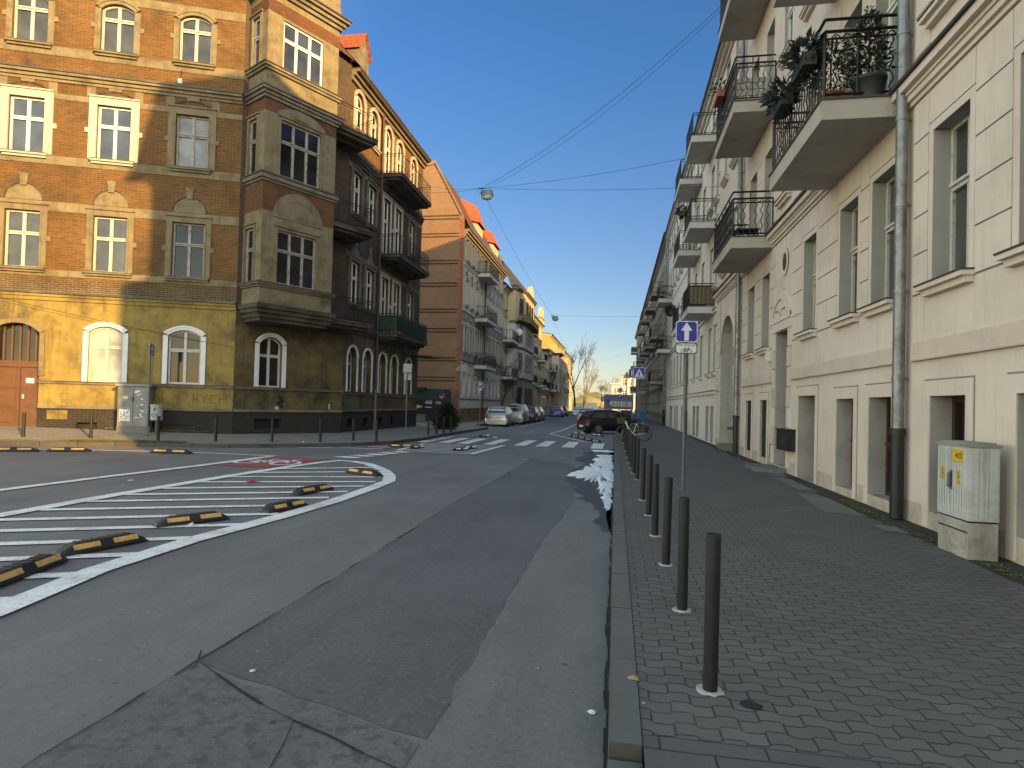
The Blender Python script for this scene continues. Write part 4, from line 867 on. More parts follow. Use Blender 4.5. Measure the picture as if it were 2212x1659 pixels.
for k in range(20):
    a,c=2*math.pi*k/20,2*math.pi*(k+1)/20; P=lambda rx,rz,t,d:FR.p(17.3+rx*math.cos(t),5.67+rz*math.sin(t),d)
    b.face([P(.27,.27,a,.03),P(.42,.40,a,.03),P(.42,.40,c,.03),P(.27,.27,c,.03)],0); b.face([P(.27,.27,a,.03),P(.27,.27,c,.03),P(.25,.25,c,.003),P(.25,.25,a,.003)],0)
    b.face([FR.p(17.3,5.67,.004),P(.26,.26,a,.004),P(.26,.26,c,.004)],1)
b.box(FR,17.22,17.38,4.95,5.27,.002,.02,0)
b.build('round_window',['cream','gR'],T1,O1)
# big arch with back wall, windows and shop sign
F2=FR.off(-.34); i1=(24.45,25.95,.9,2.6,0,.1); i2=(24.4,26.0,3.5,5.2,.5,.1)
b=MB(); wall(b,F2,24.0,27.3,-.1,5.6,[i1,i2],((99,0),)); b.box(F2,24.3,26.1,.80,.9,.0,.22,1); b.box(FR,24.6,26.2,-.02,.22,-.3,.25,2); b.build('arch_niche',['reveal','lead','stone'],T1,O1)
window(F2,i1,T1,O1,'framebrown','gcurtain',nm=1,tr=None,fwid=.1); window(F2,i2,T1,O1,'framebrown','gdark',nm=2,tr=None,fwid=.1)
b=MB(); o=arch; n=16; oo=(arch[0]-.22,arch[1]+.22,0,arch[3]+.2,arch[4]*1.15,0)
for k in range(n):
    t,t2=k/n,(k+1)/n; i0,i1_=o[0]+(o[1]-o[0])*t,o[0]+(o[1]-o[0])*t2; o0,o1=oo[0]+(oo[1]-oo[0])*t,oo[0]+(oo[1]-oo[0])*t2
    b.face([FR.p(i0,az(o,i0),.03),FR.p(i1_,az(o,i1_),.03),FR.p(o1,az(oo,o1),.03),FR.p(o0,az(oo,o0),.03)]); b.face([FR.p(o0,az(oo,o0),.03),FR.p(o1,az(oo,o1),.03),FR.p(o1,az(oo,o1),0),FR.p(o0,az(oo,o0),0)])
b.build('arch_surround','cream',T1,O1)
b=MB(); b.box(F2,24.3,25.95,2.62,3.42,.01,.05,0)
for z,h,u0,u1 in ((3.2,.07,24.75,25.75),(2.78,.06,24.7,25.6)):
    u=u0
    while u<u1: l=random.uniform(.04,.12); b.box(F2,u,u+l,z,z+h*random.uniform(.7,1),.05,.053,1); u+=l+.025
text_geo(b,'BAVZI',Fr(F2.p(25.75,0),-F2.D,F2.N),0,2.92,.2,.053,1,1.1)
b.build('shop_sign',['swhite','black'],T1,O1)
for u,h in ((10.2,17),(22.9,17)): pipe(FR,u,h,.14,.085,T1,O1,'zinc')
BAL1=[]
for a,c,zt,pr in ((10.42,13.75,6.74,1.25),(18.5,21.95,6.74,1.2),(18.5,21.9,10.78,1.2),(18.5,21.6,14.75,1.2),(10.42,13.75,10.78,1.25)):
    BAL1.append(balcony(FR,a,c,zt,pr,T1,O1,.353,'slab','wavy',1.12,.15,.016))
b=MB(); roof_mansard(b,FR,5.2,28.3,17.08,19.3,12,.5); roof_mansard(b,FR,2.3,5.2,17.08,20.9,12,.5); b.face([FR.p(1.95,13.2,0),FR.p(2.95,13.2,0),FR.p(2.95,13.2,-3),FR.p(1.95,13.2,-3)],1)
b.build('roof',['rooftdk','lead'],T1,O1)
b=MB(); gable_ends(b,FR,2.95,28.3,0,17,17.3,4.6,12); b.face([FR.p(1.95,0,0),FR.p(1.95,0,-3),FR.p(1.95,13.2,-3),FR.p(1.95,13.2,0)]); b.face([FR.p(1.95,13.2,-3),FR.p(1.95,0,-3),FR.p(2.95,0,-3),FR.p(2.95,13.2,-3)]); b.build('end_wall','cream',T1,O1)
b=MB(); b.box(FR,18.25,18.5,.25,.95,.003,.02); b.build('vent_grille','black',T1,O1)
b=MB(); b.box(FR,18.42,18.62,3.05,3.32,.003,.16); b.build('intercom_box','swhite',T1,O1)
b=MB(); b.box(FR,16.75,18.2,-.01,.10,.02,.75); b.build('doorstep','stone',T1,O1)
# generic tenement for the farther houses
def tenement(name,label,F,u0,u1,ze,cols,floors,base,wallm,loc,ridge=None,zones=None,ww=1.0,pane='gdark',frame='framewhite',trimm=None,cornice=None,roofm='rooftdk',dr=4.6,db=12,balc=(),rise={},sur=True,endm=None,bandz=(),doorcols=(),pipes=(),slabm='slabw',rstyle='bars',sills=True,rmat=None,roofing=True,mansard=0):
    T=thing(name,loc,label,'building'); Of=T.location.copy(); ops=[]; fl=[]
    for i,(za,zb) in enumerate(floors):
        for c in cols:
            w=ww; o=(c-w/2,c+w/2,za,zb,rise.get(i,0),.17); ops.append(o); fl.append((o,i))
    for o in base: ops.append((*o,0,.25))
    b=MB(); zn=zones or ((99,wallm),); ms=[]
    for _,m in zn:
        if m not in ms: ms.append(m)
    n=len(ms); ms2=ms+([rmat] if rmat else [])
    wall(b,F,u0,u1,-.15,ze,ops,tuple((z,ms.index(m)) for z,m in zn),rm=n if rmat else None,zs=[z for z,_ in zn if z<90]); b.build('wall',ms2,T,Of)
    for o,i in fl: window(F,o,T,Of,frame,pane if not isinstance(pane,(list,tuple)) else rnd.choice(pane),nm=1,tr=.62,fwid=.07,surround=1 if (sur and trimm) else None,sm=trimm or wallm,sw=.15,sd=.05,sill=.1 if sills else None)
    for o in base:
        b=MB(); b.box(F,o[0]-.01,o[1]+.01,o[2]-.01,o[3]+.01,-.25,-.23); b.build('cellar_window','gdark',T,Of)
    b=MB()
    for z in bandz: b.box(F,u0,u1,z-.14,z,.003,.09,0); b.box(F,u0,u1,z,z+.03,.003,.13,1)
    b.box(F,u0,u1,ze-.5,ze-.3,.003,.1,0); b.box(F,u0,u1,ze-.3,ze-.1,.003,.25,0); b.box(F,u0,u1,ze-.1,ze,.003,.42,0); b.box(F,u0,u1,ze,ze+.05,.003,.5,1)
    b.build('cornice',[cornice or trimm or wallm,'lead'],T,Of)
    rz=ridge or ze+3.5
    if mansard: rz=ze+.3
    if roofing: b=MB(); (roof_mansard(b,F,u0,u1,ze+.05,mansard,db,.5) if mansard else roof_gable(b,F,u0,u1,ze+.05,rz,dr,db,.5)); b.build('roof',[roofm,'lead'],T,Of)
    b=MB(); gable_ends(b,F,u0,u1,-.1,ze,rz,dr,db); b.build('end_wall',endm or wallm,T,Of)
    for q in balc:
        a,c,zt,p=q[:4]; m=q[4] if len(q)>4 else None
        balcony(F,a,c,zt,p,T,Of,.34,slabm,rstyle,1.05,.17,.012,panel=m,extra=False)
    for u in pipes: pipe(F,u,ze-.4,.12,.07,T,Of)
    return T,Of
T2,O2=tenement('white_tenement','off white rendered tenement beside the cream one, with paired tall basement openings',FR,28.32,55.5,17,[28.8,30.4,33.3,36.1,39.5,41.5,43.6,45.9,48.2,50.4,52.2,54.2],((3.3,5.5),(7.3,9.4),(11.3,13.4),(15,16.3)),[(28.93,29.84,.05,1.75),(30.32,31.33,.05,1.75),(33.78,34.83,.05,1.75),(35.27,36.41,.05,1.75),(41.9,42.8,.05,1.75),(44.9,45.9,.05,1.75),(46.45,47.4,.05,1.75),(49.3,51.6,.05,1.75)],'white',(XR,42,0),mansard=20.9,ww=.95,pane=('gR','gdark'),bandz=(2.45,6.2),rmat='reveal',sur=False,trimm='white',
  balc=[(29.1,31.8,6.42,1.2,'wickerp'),(29.1,31.8,10.42,1.2),(29.1,31.8,14.5,1.2),(34.3,37.4,6.2,1.2),(34.3,37.4,10.42,1.2),(34.3,37.4,14.4,1.2),(51.2,54.2,6.5,1.1),(51.2,54.2,10.7,1.1)],pipes=(38.8,55.2),rstyle='wavy')
b=MB(); 
for u in [28.4+.42*k for k in range(64)]: b.box(FR,u,u+.22,14.62,14.74,.02,.10); b.box(FR,u,u+.22,10.5,10.6,.02,.08)
b.build('dentil_course','white',T2,O2)
T3,O3=tenement('grey_tenement','grey brown sooty tenement with dark iron balconies beyond the white one',FR,55.5,80,17.4,[56.8+1.9*k for k in range(13)],((1.0,3.0),(4.6,6.9),(8.7,10.9),(12.8,15.0)),[],'grey',(XR,68,0),ridge=18.0,ww=.9,bandz=(3.6,7.9),trimm='grey2',balc=[(60,64,4.2,1.2),(60,64,8.6,1.2),(60.4,63.6,12.9,1.2),(72,76,8.8,1.2),(72,76,13.3,1.2)],slabm='grey2',pipes=(57,))
T4,O4=tenement('dark_grey_tenement','dark grey tenement with stacked balconies halfway down the right side',FR,80,111,17.4,[81.5+2.1*k for k in range(14)],((1.0,3.0),(4.8,6.9),(9,11.2),(13.2,15.4)),[],'grey2',(XR,95,0),ridge=18.0,ww=.95,bandz=(3.6,8.0),trimm='grey',balc=[(84.3,88,4.3,1.25),(84.3,88,9.1,1.25),(84.3,88,13.6,1.25),(98,102,9.2,1.2),(98,102,13.7,1.2)],slabm='grey')
T5,O5=tenement('farthest_right_tenement','farthest tenement on the right with green panelled balconies projecting against the sky',FR,111,140,17.2,[112.6+2.2*k for k in range(12)],((1.0,3.2),(5.0,7.2),(9.2,11.5),(13.5,15.7)),[],'grey2',(XR,126,0),ridge=18.0,ww=1.0,bandz=(3.8,8.3),trimm='grey',balc=[(133.5,138.5,5.0,1.3,'greenbal'),(133.5,138.5,9.4,1.3,'greenbal'),(133.5,138.5,13.6,1.3,'greenbal2'),(117,121,9.2,1.2)],slabm='slabw')
for T_,O_,u,d,z0,z1,w in ((T4,O4,93,2.0,18.2,20.6,.9),(T5,O5,114.5,1.2,17.4,20.2,1.2),(T5,O5,121,1.4,17.4,19.6,1.0),(T2,O2,53,3,18.5,21.5,.8)):
    b=MB(); b.box(FR,u,u+w,z0,z1,-d-.6,-d,0); b.box(FR,u-.08,u+w+.08,z1,z1+.15,-d-.68,-d+.08,1); b.build('chimney',['brickRed','trim'],T_,O_)
# ================================================================ left row beyond the corner tenement
GY=47.2; XG=-12.4
FG=Fr((XG,GY),(0,1),(1,0)); FGe=Fr((XG,GY),(-1,0),(0,-1))   # street front, gable (u runs to the left)
TB=thing('brick_gable_tenement',(XG,56,0),'tenement with a huge windowless orange brick gable and red roof','building'); BO=TB.location.copy()
cg=[1.15+1.87*k for k in range(9)]
opg=[]; wl=[]
for c in cg:
    for i,(za,zb,r) in enumerate(((1.95+.2,4.1,.4),(5.8,7.85,0),(9.65,11.75,0),(13.3,15.1,.0))):
        o=(c-.45,c+.45,za,zb,r,.22); opg.append(o); wl.append((o,i))
    q=(c-.33,c+.33,.2,.85,.2,.2); opg.append(q); wl.append((q,9))
b=MB(); wall(b,FG,0,17.4,-.1,15.7,opg,((1.15,2),(4.95,0),(9.2,1),(13.2,0),(99,3)),zs=(1.15,4.95,9.2,13.2)); b.build('wall',['pale','grey','brickG','paleyel'],TB,BO)
for o,i in wl:
    if i==9: b=MB(); b.box(FG,o[0],o[1],o[2],o[3],-.2,-.18); b.build('cellar_window','black',TB,BO); continue
    window(FG,o,TB,BO,'framewhite','gdark',nm=1,tr=.62,sm='trimwhite',surround=1 if i else None,sw=.16,sd=.06,sill=.1 if i else None)
    if i in (1,2):
        b=MB(); c=(o[0]+o[1])/2
        for k in range(6):
            a,q=math.pi*k/6,math.pi*(k+1)/6; P=lambda r,t,d:FG.p(c+r*math.cos(t),o[3]+.35+r*1.3*math.sin(t),d)
            b.face([FG.p(c,o[3]+.35,.012),P(.33,a,.012),P(.33,q,.012)],0); b.face([P(.33,a,.03),P(.42,a,.03),P(.42,q,.03),P(.33,q,.03)],1)
        b.box(FG,c-.07,c+.07,o[3]+.75,o[3]+1.05,.003,.06,2); b.build('lunette',['brickRed','pale','trimwhite'],TB,BO)
for q in ([(4.8,4.95,.08,0),(4.95,5.05,.14,1)],[(8.0,8.25,.03,0)],[(11.9,12.1,.03,0)],[(9.1,9.2,.07,0)],[(12.75,12.9,.06,0),(12.9,13.05,.12,0),(13.05,13.1,.16,1)],[(15.1,15.3,.1,2),(15.3,15.5,.25,2),(15.5,15.66,.42,2),(15.66,15.74,.5,1)],[(1.12,1.2,.06,0)],[(1.86,1.93,.05,1)]):
    b=MB(); band(b,FG,0,17.4,q); b.build('cornice',['pale','lead','trim'],TB,BO)
# gable: profile with steep mansard front slope
prof=[(0,-.1),(0,16.6),(.25,17.1),(2.6,21.4),(4.2,21.0),(10,19.2),(12.2,15.5),(12.2,-.1)]
b=MB(); U=[0,.25,2.6,4.2,10,12.2]
def pz(u):
    for (a,za),(c,zc) in zip(prof[1:-1],prof[2:]):
        if a<=u<=c and c>a: return za+(zc-za)*(u-a)/(c-a)
    return 16.6
gz=[-.1,2.6,3.35,3.5,3.6,3.72,4.95,5.05,5.15,5.27,7.3,7.4,7.5,7.62,8.9,9.0,9.12,9.25,11.05,11.15,11.25,11.37]
for i in range(len(U)-1):
    a,c=U[i],U[i+1]; b.face([FGe.p(a,-.1,0),FGe.p(c,-.1,0),FGe.p(c,pz(c),0),FGe.p(a,pz(a) if a else 16.6,0)],0)
for z in (3.3,3.56,4.92,5.16,7.26,7.53,8.87,9.12,11.0,11.25,12.85,13.1,15.05,15.3,16.5,16.77): b.box(FGe,.45,12.0,z,z+.085,.003,.04,2)
z=.0; k=0
while z<16.4:
    b.box(FGe,.0,.26 if k%2 else .38,z,z+.24,.004,.03,3); z+=.24; k+=1
for (a,za),(c,zc) in zip(prof[2:5],prof[3:6]):
    b.face([FGe.p(a,za,.1),FGe.p(c,zc,.1),FGe.p(c,zc-.28,.1),FGe.p(a,za-.28,.1)],1); b.face([FGe.p(a,za,.1),FGe.p(a,za,-.1),FGe.p(c,zc,-.1),FGe.p(c,zc,.1)],1); b.face([FGe.p(a,za-.28,.1),FGe.p(c,zc-.28,.1),FGe.p(c,zc-.28,0),FGe.p(a,za-.28,0)],1)
b.build('gable_wall',['brickG','brickG','bandbrick','brickRed'],TB,BO)
b=MB(); b.face([FG.p(17.4,-.1,0),FG.p(17.4,16,0),FG.p(17.4,21.4,-2.6),FG.p(17.4,19.2,-10),FG.p(17.4,-.1,-12)],0); b.build('end_wall','brickG',TB,BO)
b=MB(); b.face([FG.p(.1,15.74,.5),FG.p(17.4,15.74,.5),FG.p(17.4,17.0,-.2),FG.p(.1,17.0,-.2)],0); b.face([FG.p(.1,17.0,-.2),FG.p(17.4,17.0,-.2),FG.p(17.4,20.5,-2.2),FG.p(.1,20.9,-2.4)],1); b.face([FG.p(.1,20.9,-2.4),FG.p(17.4,20.5,-2.2),FG.p(17.4,19.1,-10),FG.p(.1,19.1,-10)],1)
b.build('roof',['lead','rooftdk'],TB,BO)
for u,w,h in ((6.2,2.2,3.2),(13.4,2.6,2.8)):
    b=MB(); z0=16.4
    b.box(FG,u-w/2,u+w/2,z0,z0+1.4,-2.0,-.15,0)
    for (e,f) in ((-.2,.0),):
        b.face([FG.p(u-w/2-.2,z0+1.3,.1),FG.p(u,z0+h,-.5),FG.p(u,z0+h+1.2,-3),FG.p(u-w/2-.2,z0+2.0,-3)],1); b.face([FG.p(u,z0+h,-.5),FG.p(u+w/2+.2,z0+1.3,.1),FG.p(u+w/2+.2,z0+2.0,-3),FG.p(u,z0+h+1.2,-3)],1); b.face([FG.p(u-w/2-.2,z0+1.3,.1),FG.p(u+w/2+.2,z0+1.3,.1),FG.p(u,z0+h,-.5)],1)
    b.build('dormer',['paleyel','rooft'],TB,BO)
pipe(FG,8.0,15.3,.12,.06,TB,BO,'rust',zlow=1.8,low='rust')
for a,c,zt in ((4.4,8.9,4.95),(4.4,8.9,9.1),(5.0,9.2,13.2)): balcony(FG,a,c,zt,1.15,TB,BO,.34,'pale','scroll',1.05,.21,.011,extra=False)
# turret house
FT=Fr((XG,64.6),(0,1),(1,0))
T6,O6=tenement('turret_tenement','ornate tenement with a rounded bay, greened balcony and steep pale gablets',FT,0,35.4,14.6,[1.6,19.2,21,22.8,24.6,26.5,28.4,30.2,32,34],((1.3,3.6),(5.2,7.3),(9.0,11.2),(12.1,13.9)),[],'pale',(XG,82,0),ridge=18.5,zones=((4.9,'grey'),(11.3,'pale'),(99,'paleyel')),ww=.95,trimm='paleyel',bandz=(4.6,8.6),balc=[(.1,4.2,4.6,1.2),(.1,4.2,8.7,1.2),(18.3,22,4.7,1.2),(18.3,22,8.7,1.2),(18.3,22,11.6,1.2,'grnplant'),(30,34,8.7,1.2),(30,34,4.7,1.2)],roofm='rooftdk',frame='framewhite')
Yt0,Yt1=3.2,17.4
pts=[(Yt0,0),(Yt0+.4,.8),(Yt0+3.2,1.5),(Yt1-3.2,1.5),(Yt1-.4,.8),(Yt1,0)]
b=MB()
for (a,da),(c,dc) in zip(pts,pts[1:]):
    for z0,z1,m in ((0,4.6,1),(4.6,11.2,0),(11.2,14.9,2)): b.face([FT.p(a,z0,da),FT.p(c,z0,dc),FT.p(c,z1,dc),FT.p(a,z1,da)],m)
    for z,e in ((4.6,.15),(8.2,.1),(11.1,.2),(14.9,.4)):
        b.face([FT.p(a,z-.25,da),FT.p(c,z-.25,dc),FT.p(c,z,dc+e),FT.p(a,z,da+e)],3); b.face([FT.p(a,z,da+e),FT.p(c,z,dc+e),FT.p(c,z+.08,dc+e),FT.p(a,z+.08,da+e)],3); b.face([FT.p(a,z+.08,da+e),FT.p(c,z+.08,dc+e),FT.p(c,z+.1,dc),FT.p(a,z+.1,da)],3)
for (a,da),(c,dc) in zip(pts,pts[1:]): b.face([FT.p(a,15.0,da+.3),FT.p(c,15.0,dc+.3),FT.p((Yt0+Yt1)/2+(c-(Yt0+Yt1)/2)*.55,19.0,-1.5),FT.p((Yt0+Yt1)/2+(a-(Yt0+Yt1)/2)*.55,19.0,-1.5)],4)
b.face([FT.p((Yt0+Yt1)/2+(a-(Yt0+Yt1)/2)*.55,19.0,-1.5) for a,_ in (pts[0],pts[-1])]+[FT.p((Yt0+Yt1)/2,19,-5)],4)
tb=b.build('bay',['pale','grey','paleyel','trim','roofdk'],T6,O6)
for i,((a,da),(c,dc)) in enumerate(zip(pts,pts[1:])):
    if i not in (1,2,3): continue
    p,q=FT.p(a,0,da),FT.p(c,0,dc); d=(q-p); L=d.length; d.normalize(); Fq=Fr(p,d,(d.y,-d.x))
    ks=[L/2] if i!=2 else [1.2,3.3,5.4]
    for k in ks:
        for za,zb,fm in ((1.4,3.6,'framebrown'),(5.6,7.6,'frameold'),(8.9,10.9,'frameold'),(12.1,13.9,'framebrown')):
            b=MB(); b.box(Fq,k-.65,k+.65,za-.1,zb+.12,.003,.05); w=window(Fq,(k-.5,k+.5,za,zb,0,-.12),T6,O6,fm,'gdark' if za<12 else 'gA',nm=1,tr=.6); b.build('surround','trimwhite',w,O6)
b=MB(); e=1.0
for (a,da),(c,dc) in zip(pts[1:-1],pts[2:-1]): 
    b.face([FT.p(a,11.25,da+.7),FT.p(c,11.25,dc+.7),FT.p(c,12.0,dc+.7),FT.p(a,12.0,da+.7)],0); b.face([FT.p(a,11.2,da),FT.p(c,11.2,dc),FT.p(c,11.2,dc+.75),FT.p(a,11.2,da+.75)],1)
b.build('balcony',['grnplant','trim'],T6,O6)
for u,w,h in ((20.5,4.0,18.4),(33.2,3.6,17.6)):
    b=MB(); P=[(-w/2,14.6),(w/2,14.6),(w/2,15.6),(w*.3,16.3),(w*.3,h-.8),(0,h),(-w*.3,h-.8),(-w*.3,16.3),(-w/2,15.6)]
    b.face([FT.p(u+x,z,.35) for x,z in P],0); b.face([FT.p(u-x,z,-.3) for x,z in P],0)
    for i in range(len(P)): (x,z),(x2,z2)=P[i],P[(i+1)%len(P)]; b.face([FT.p(u+x,z,.35),FT.p(u+x,z,-.3),FT.p(u+x2,z2,-.3),FT.p(u+x2,z2,.35)],0)
    b.box(FT,u-w/2-.1,u+w/2+.1,15.5,15.65,-.35,.45,1); b.build('gablet',['paleyel','trim'],T6,O6)
b=MB(); b.box(FT,.2,1.2,14.6,19.5,-3.2,-2.2,0); b.box(FT,2.0,2.8,14.6,18.4,-1.6,-.8,1); b.build('chimney',['brickRed','trim'],T6,O6)
F7=Fr((XG,100),(0,1),(1,0))
T7,O7=tenement('green_house','low pale green house with a wide dark overhanging roof between taller neighbours',F7,0,12,10.6,[1.5,3.9,6.3,8.7,10.8],((1.2,3.2),(5.0,7.0),(8.0,9.6)),[],'green',(XG,106,0),ridge=13.4,ww=.95,bandz=(4.2,),trimm='pale',roofm='roofdk',balc=[(1,4,4.4,1.2,'brownp'),(7,10,4.4,1.2)])
b=MB(); b.box(F7,-.2,2.6,10.5,10.9,.0,1.1,0); b.box(F7,.1,2.3,8.9,10.5,.0,.8,1); b.build('roof_box',['roofdk','pale'],T7,O7)
F8=Fr((XG,112),(0,1),(1,0))
T8,O8=tenement('yellow_tenement','tall sunlit yellow tenement with a blank side wall rising above the green house',F8,0,29,14.8,[1.6+2.15*k for k in range(13)],((1.2,3.4),(5.0,7.1),(8.6,10.6),(12.0,13.7)),[],'yel',(XG,126,0),ridge=15.6,ww=.95,bandz=(4.2,),trimm='paleyel',roofm='roofdk',db=14,balc=[(2,6,4.4,1.2),(2,6,8.2,1.2)],endm='yel',dr=5)
b=MB(); b.box(F8,5.2,9.2,4.0,11.3,.0,1.3,0); b.box(F8,4.9,9.6,11.3,11.7,.0,1.9,1); b.box(F8,5.6,8.8,7.9,8.9,1.3,1.33,2); b.build('bay',['pale','roofdk','frameold'],T8,O8)
F9=Fr((XG,141.2),(0,1),(1,0))
T9,O9=tenement('last_left_tenement','last yellow tenement on the left behind the tall bare tree',F9,0,34,14.2,[1.8+2.3*k for k in range(14)],((1.2,3.4),(5.0,7.0),(8.6,10.5),(11.8,13.3)),[],'paleyel',(XG,158,0),ridge=16,ww=.95,bandz=(4.2,),trimm='trimwhite',roofm='rooftdk',balc=[(3,6.5,4.4,1.1),(3,6.5,8.2,1.1)])
# white villa closing the street, courtyard gate between the corner house and the gable
F10=Fr((-1.6,215),(1,0),(0,-1))
T10,O10=tenement('white_villa','white villa with pale flat roof at the far end of the street',F10,3.2,13,12.6,[4.6,7.2,9.8,12],((1.5,3.6),(5.2,7.2),(9,11)),[],'whitev',(3,215,0),ridge=13.2,ww=1.1,trimm='whitev',roofm='slabw',sur=False,dr=5,db=10)
b=MB(); b.box(F10,0,3.2,-.1,9.3,-7,.0,0); b.box(F10,-.4,3.2,9.3,9.7,-7.4,.4,1); b.build('annex',['whitev','slabw'],T10,O10)
window(F10,(1.2,2.3,6.0,8.0,0,-.1),T10,O10,'framewhite','gdark',nm=1,tr=.6)
# tenement across the cross street behind the viewer (its shadow falls over the junction)
FZ=Fr((96,-24),(-1,0),(0,1))
tenement('cross_street_tenement','long plain grey tenement across the side street behind the viewer',FZ,0,92,16.4,[],(),[],'grey',(50,-24,0),ridge=16.6,roofm='roofdk',dr=6,db=12)
cabm=surf('stained_grey_cabinet_plastic',(.52,.53,.53),(.42,.43,.43),3,.55,dirt=(.20,.185,.15),dscale=2.2,dlo=.55,dhi=.8,streak=(.26,.25,.22),bs=.08); M['cabplast']=cabm
M['cabplast2']=surf('grey_cabinet_lid',(.26,.265,.26),(.20,.205,.2),4,.7,dirt=(.12,.12,.10),bs=.1); M['cabbase']=surf('dirty_cabinet_base',(.42,.40,.36),(.33,.31,.28),3,.75,dirt=(.15,.125,.09),dscale=2,dlo=.45,dhi=.75,streak=(.22,.19,.15),bs=.1)
M['cabgrey']=surf('grey_painted_steel',(.24,.25,.255),(.17,.18,.185),4,.6,dirt=(.09,.09,.09),dscale=3,dlo=.45,dhi=.75,coord='Object',bs=.1)
M['cabgrey2']=flat('light_grey_bin_paint',(.36,.37,.38),.6)
# ================================================================ street furniture
def put(o,x,y,z,rz=0,label=None):
    o.location=(x,y,z); o.rotation_euler[2]=rz
    if label: o['label']=label
    return o
# bollards
def make_bollard(name,h,r,group,cat='bollard',pad=True):
    t=thing(name,(0,0,0),'x',cat,group)
    b=MB(); n=18; rings=[]
    for z,k in ((-.02,1),(h-.012,1),(h-.002,.96),(h,.88),(h-.012,.80),(h-.03,.78)): rings.append([(r*k*math.cos(2*math.pi*j/n),r*k*math.sin(2*math.pi*j/n),z) for j in range(n)])
    b.grid(rings,0,True,True,True); b.build('post','bollard',t)
    if pad:
        b=MB(); rnd_=random.Random(3); pts=[((r*1.75+rnd_.uniform(-.012,.014))*math.cos(2*math.pi*j/14),(r*1.75+rnd_.uniform(-.012,.014))*math.sin(2*math.pi*j/14)) for j in range(14)]
        b.grid([[(x,y,.0) for x,y in pts],[(x*.97,y*.97,.009) for x,y in pts]],0,True,False); b.build('footing','concrete',t)
    return t
ordn=['nearest','second','third','fourth','fifth','sixth','seventh','eighth','ninth','tenth','eleventh','twelfth','thirteenth']
bp=make_bollard('bollard',.91,.042,'bollards along the right kerb')
for i,(x,y) in enumerate([(.58,3.68),(.57,5.08),(.555,6.49),(.535,7.91),(.53,9.36),(.51,10.86),(.52,13.81),(.48,15.04),(.46,16.4),(.44,17.86),(.42,19.81),(.40,22.51),(.39,27.52)]):
    o=bp if i==0 else copy_tree(bp); put(o,x,y,0,i*.7,'slim anthracite bollard, %s along the right kerb counting from the viewer'%ordn[i]); 
    o.rotation_euler[0]=R([.3,-.5,.8,-.2,.6,-.7,.2,-.4,.9,0,.5,-.6,.4][i]); o.rotation_euler[1]=R([.2,.6,-.3,.5,-.4,.3,-.6,.5,0,.4,-.5,.3,.2][i])
bq=make_bollard('bollard',.86,.05,'bollards along the left pavement',pad=False)
LB_=[(-19.24,16.88,.05,'in the sun in front of the brown carriage door'),(-17.49,17.71,.05,'in the sun left of the graffiti covered cabinet'),(-15.5,18.4,.02,'beside the narrow one-way sign, in front of the cabinet'),(-13.7,18.95,.0,'right of the round grey litter bin'),(-12.21,20.02,0,'in front of the chamfered corner window'),(-10.79,20.89,0,'just right of the blue graffiti below the oriel'),(-10.01,22.05,0,'before the first window of the street wing'),(-9.25,22.5,0,'standing beside the rusty downpipe of the corner house'),(-8.85,27.91,0,'leftmost of four in front of the dark courtyard gate'),(-8.78,29.04,0,'second of four in front of the dark courtyard gate'),(-8.75,30.22,0,'third of four, left in front of the evergreen bush'),(-8.73,31.49,0,'last of four, right in front of the evergreen bush')]
for i,(x,y,z,l) in enumerate(LB_):
    o=bq if i==0 else copy_tree(bq); put(o,x,y,z,i*.5,'grey bollard '+l)
# rubber lane separators
def make_sep(L,refl,group):
    t=thing('lane_separator',(0,0,0),'x','lane separator',group); b=MB(); w=.125; h=.105; n=12
    sec=[(-L/2,.0,.25),(-L/2+.03,.35,.45),(-L/2+.17,.95,.8),(-L/2+.24,1,1),(L/2-.24,1,1),(L/2-.17,.95,.8),(L/2-.03,.35,.45),(L/2,.0,.25)]
    rings=[]
    for x,hz_,wz in sec:
        ww=w*(.82+.18*wz); rings.append([(x,-ww,0),(x,-ww,.02*max(hz_,.2)),(x,-ww*.55,h*hz_*.93),(x,-ww*.38,h*hz_),(x,ww*.38,h*hz_),(x,ww*.55,h*hz_*.93),(x,ww,.02*max(hz_,.2)),(x,ww,0)])
    b.grid(rings,0,True,False)
    for k in range(7): x=-L/2+.22+(L-.44)*k/6; b.abox(x-.012,x+.012,-.05,.05,h-.004,h+.006)
    b.build('body','rubber',t)
    for sx in (-.22,.22):
        for sy in (-1,1):
            b=MB(); x0,x1=sx*L-.145*L,sx*L+.145*L; P=lambda x,q:(x,sy*(w*.93+(w*.57-w*.93)*q),.03+(.096-.03)*q)
            o=Vector((0,sy*.006,.006)); q=[Vector(P(x0,.12))+o,Vector(P(x1,.12))+o,Vector(P(x1,.88))+o,Vector(P(x0,.88))+o]
            b.face(q if sy<0 else q[::-1]); b.build('reflector',refl,t)
    return t
sepg='black rubber lane separators on the junction'
sy_=make_sep(1.0,'reflector',sepg); sw_=make_sep(.8,'reflectw',sepg); used=set()
def sep(kind,x,y,ang,label,s=1.0):
    o=kind if kind not in used else copy_tree(kind); used.add(kind); put(o,x,y,RZ+.02,ang,label); o.scale=(s,1,1); return o
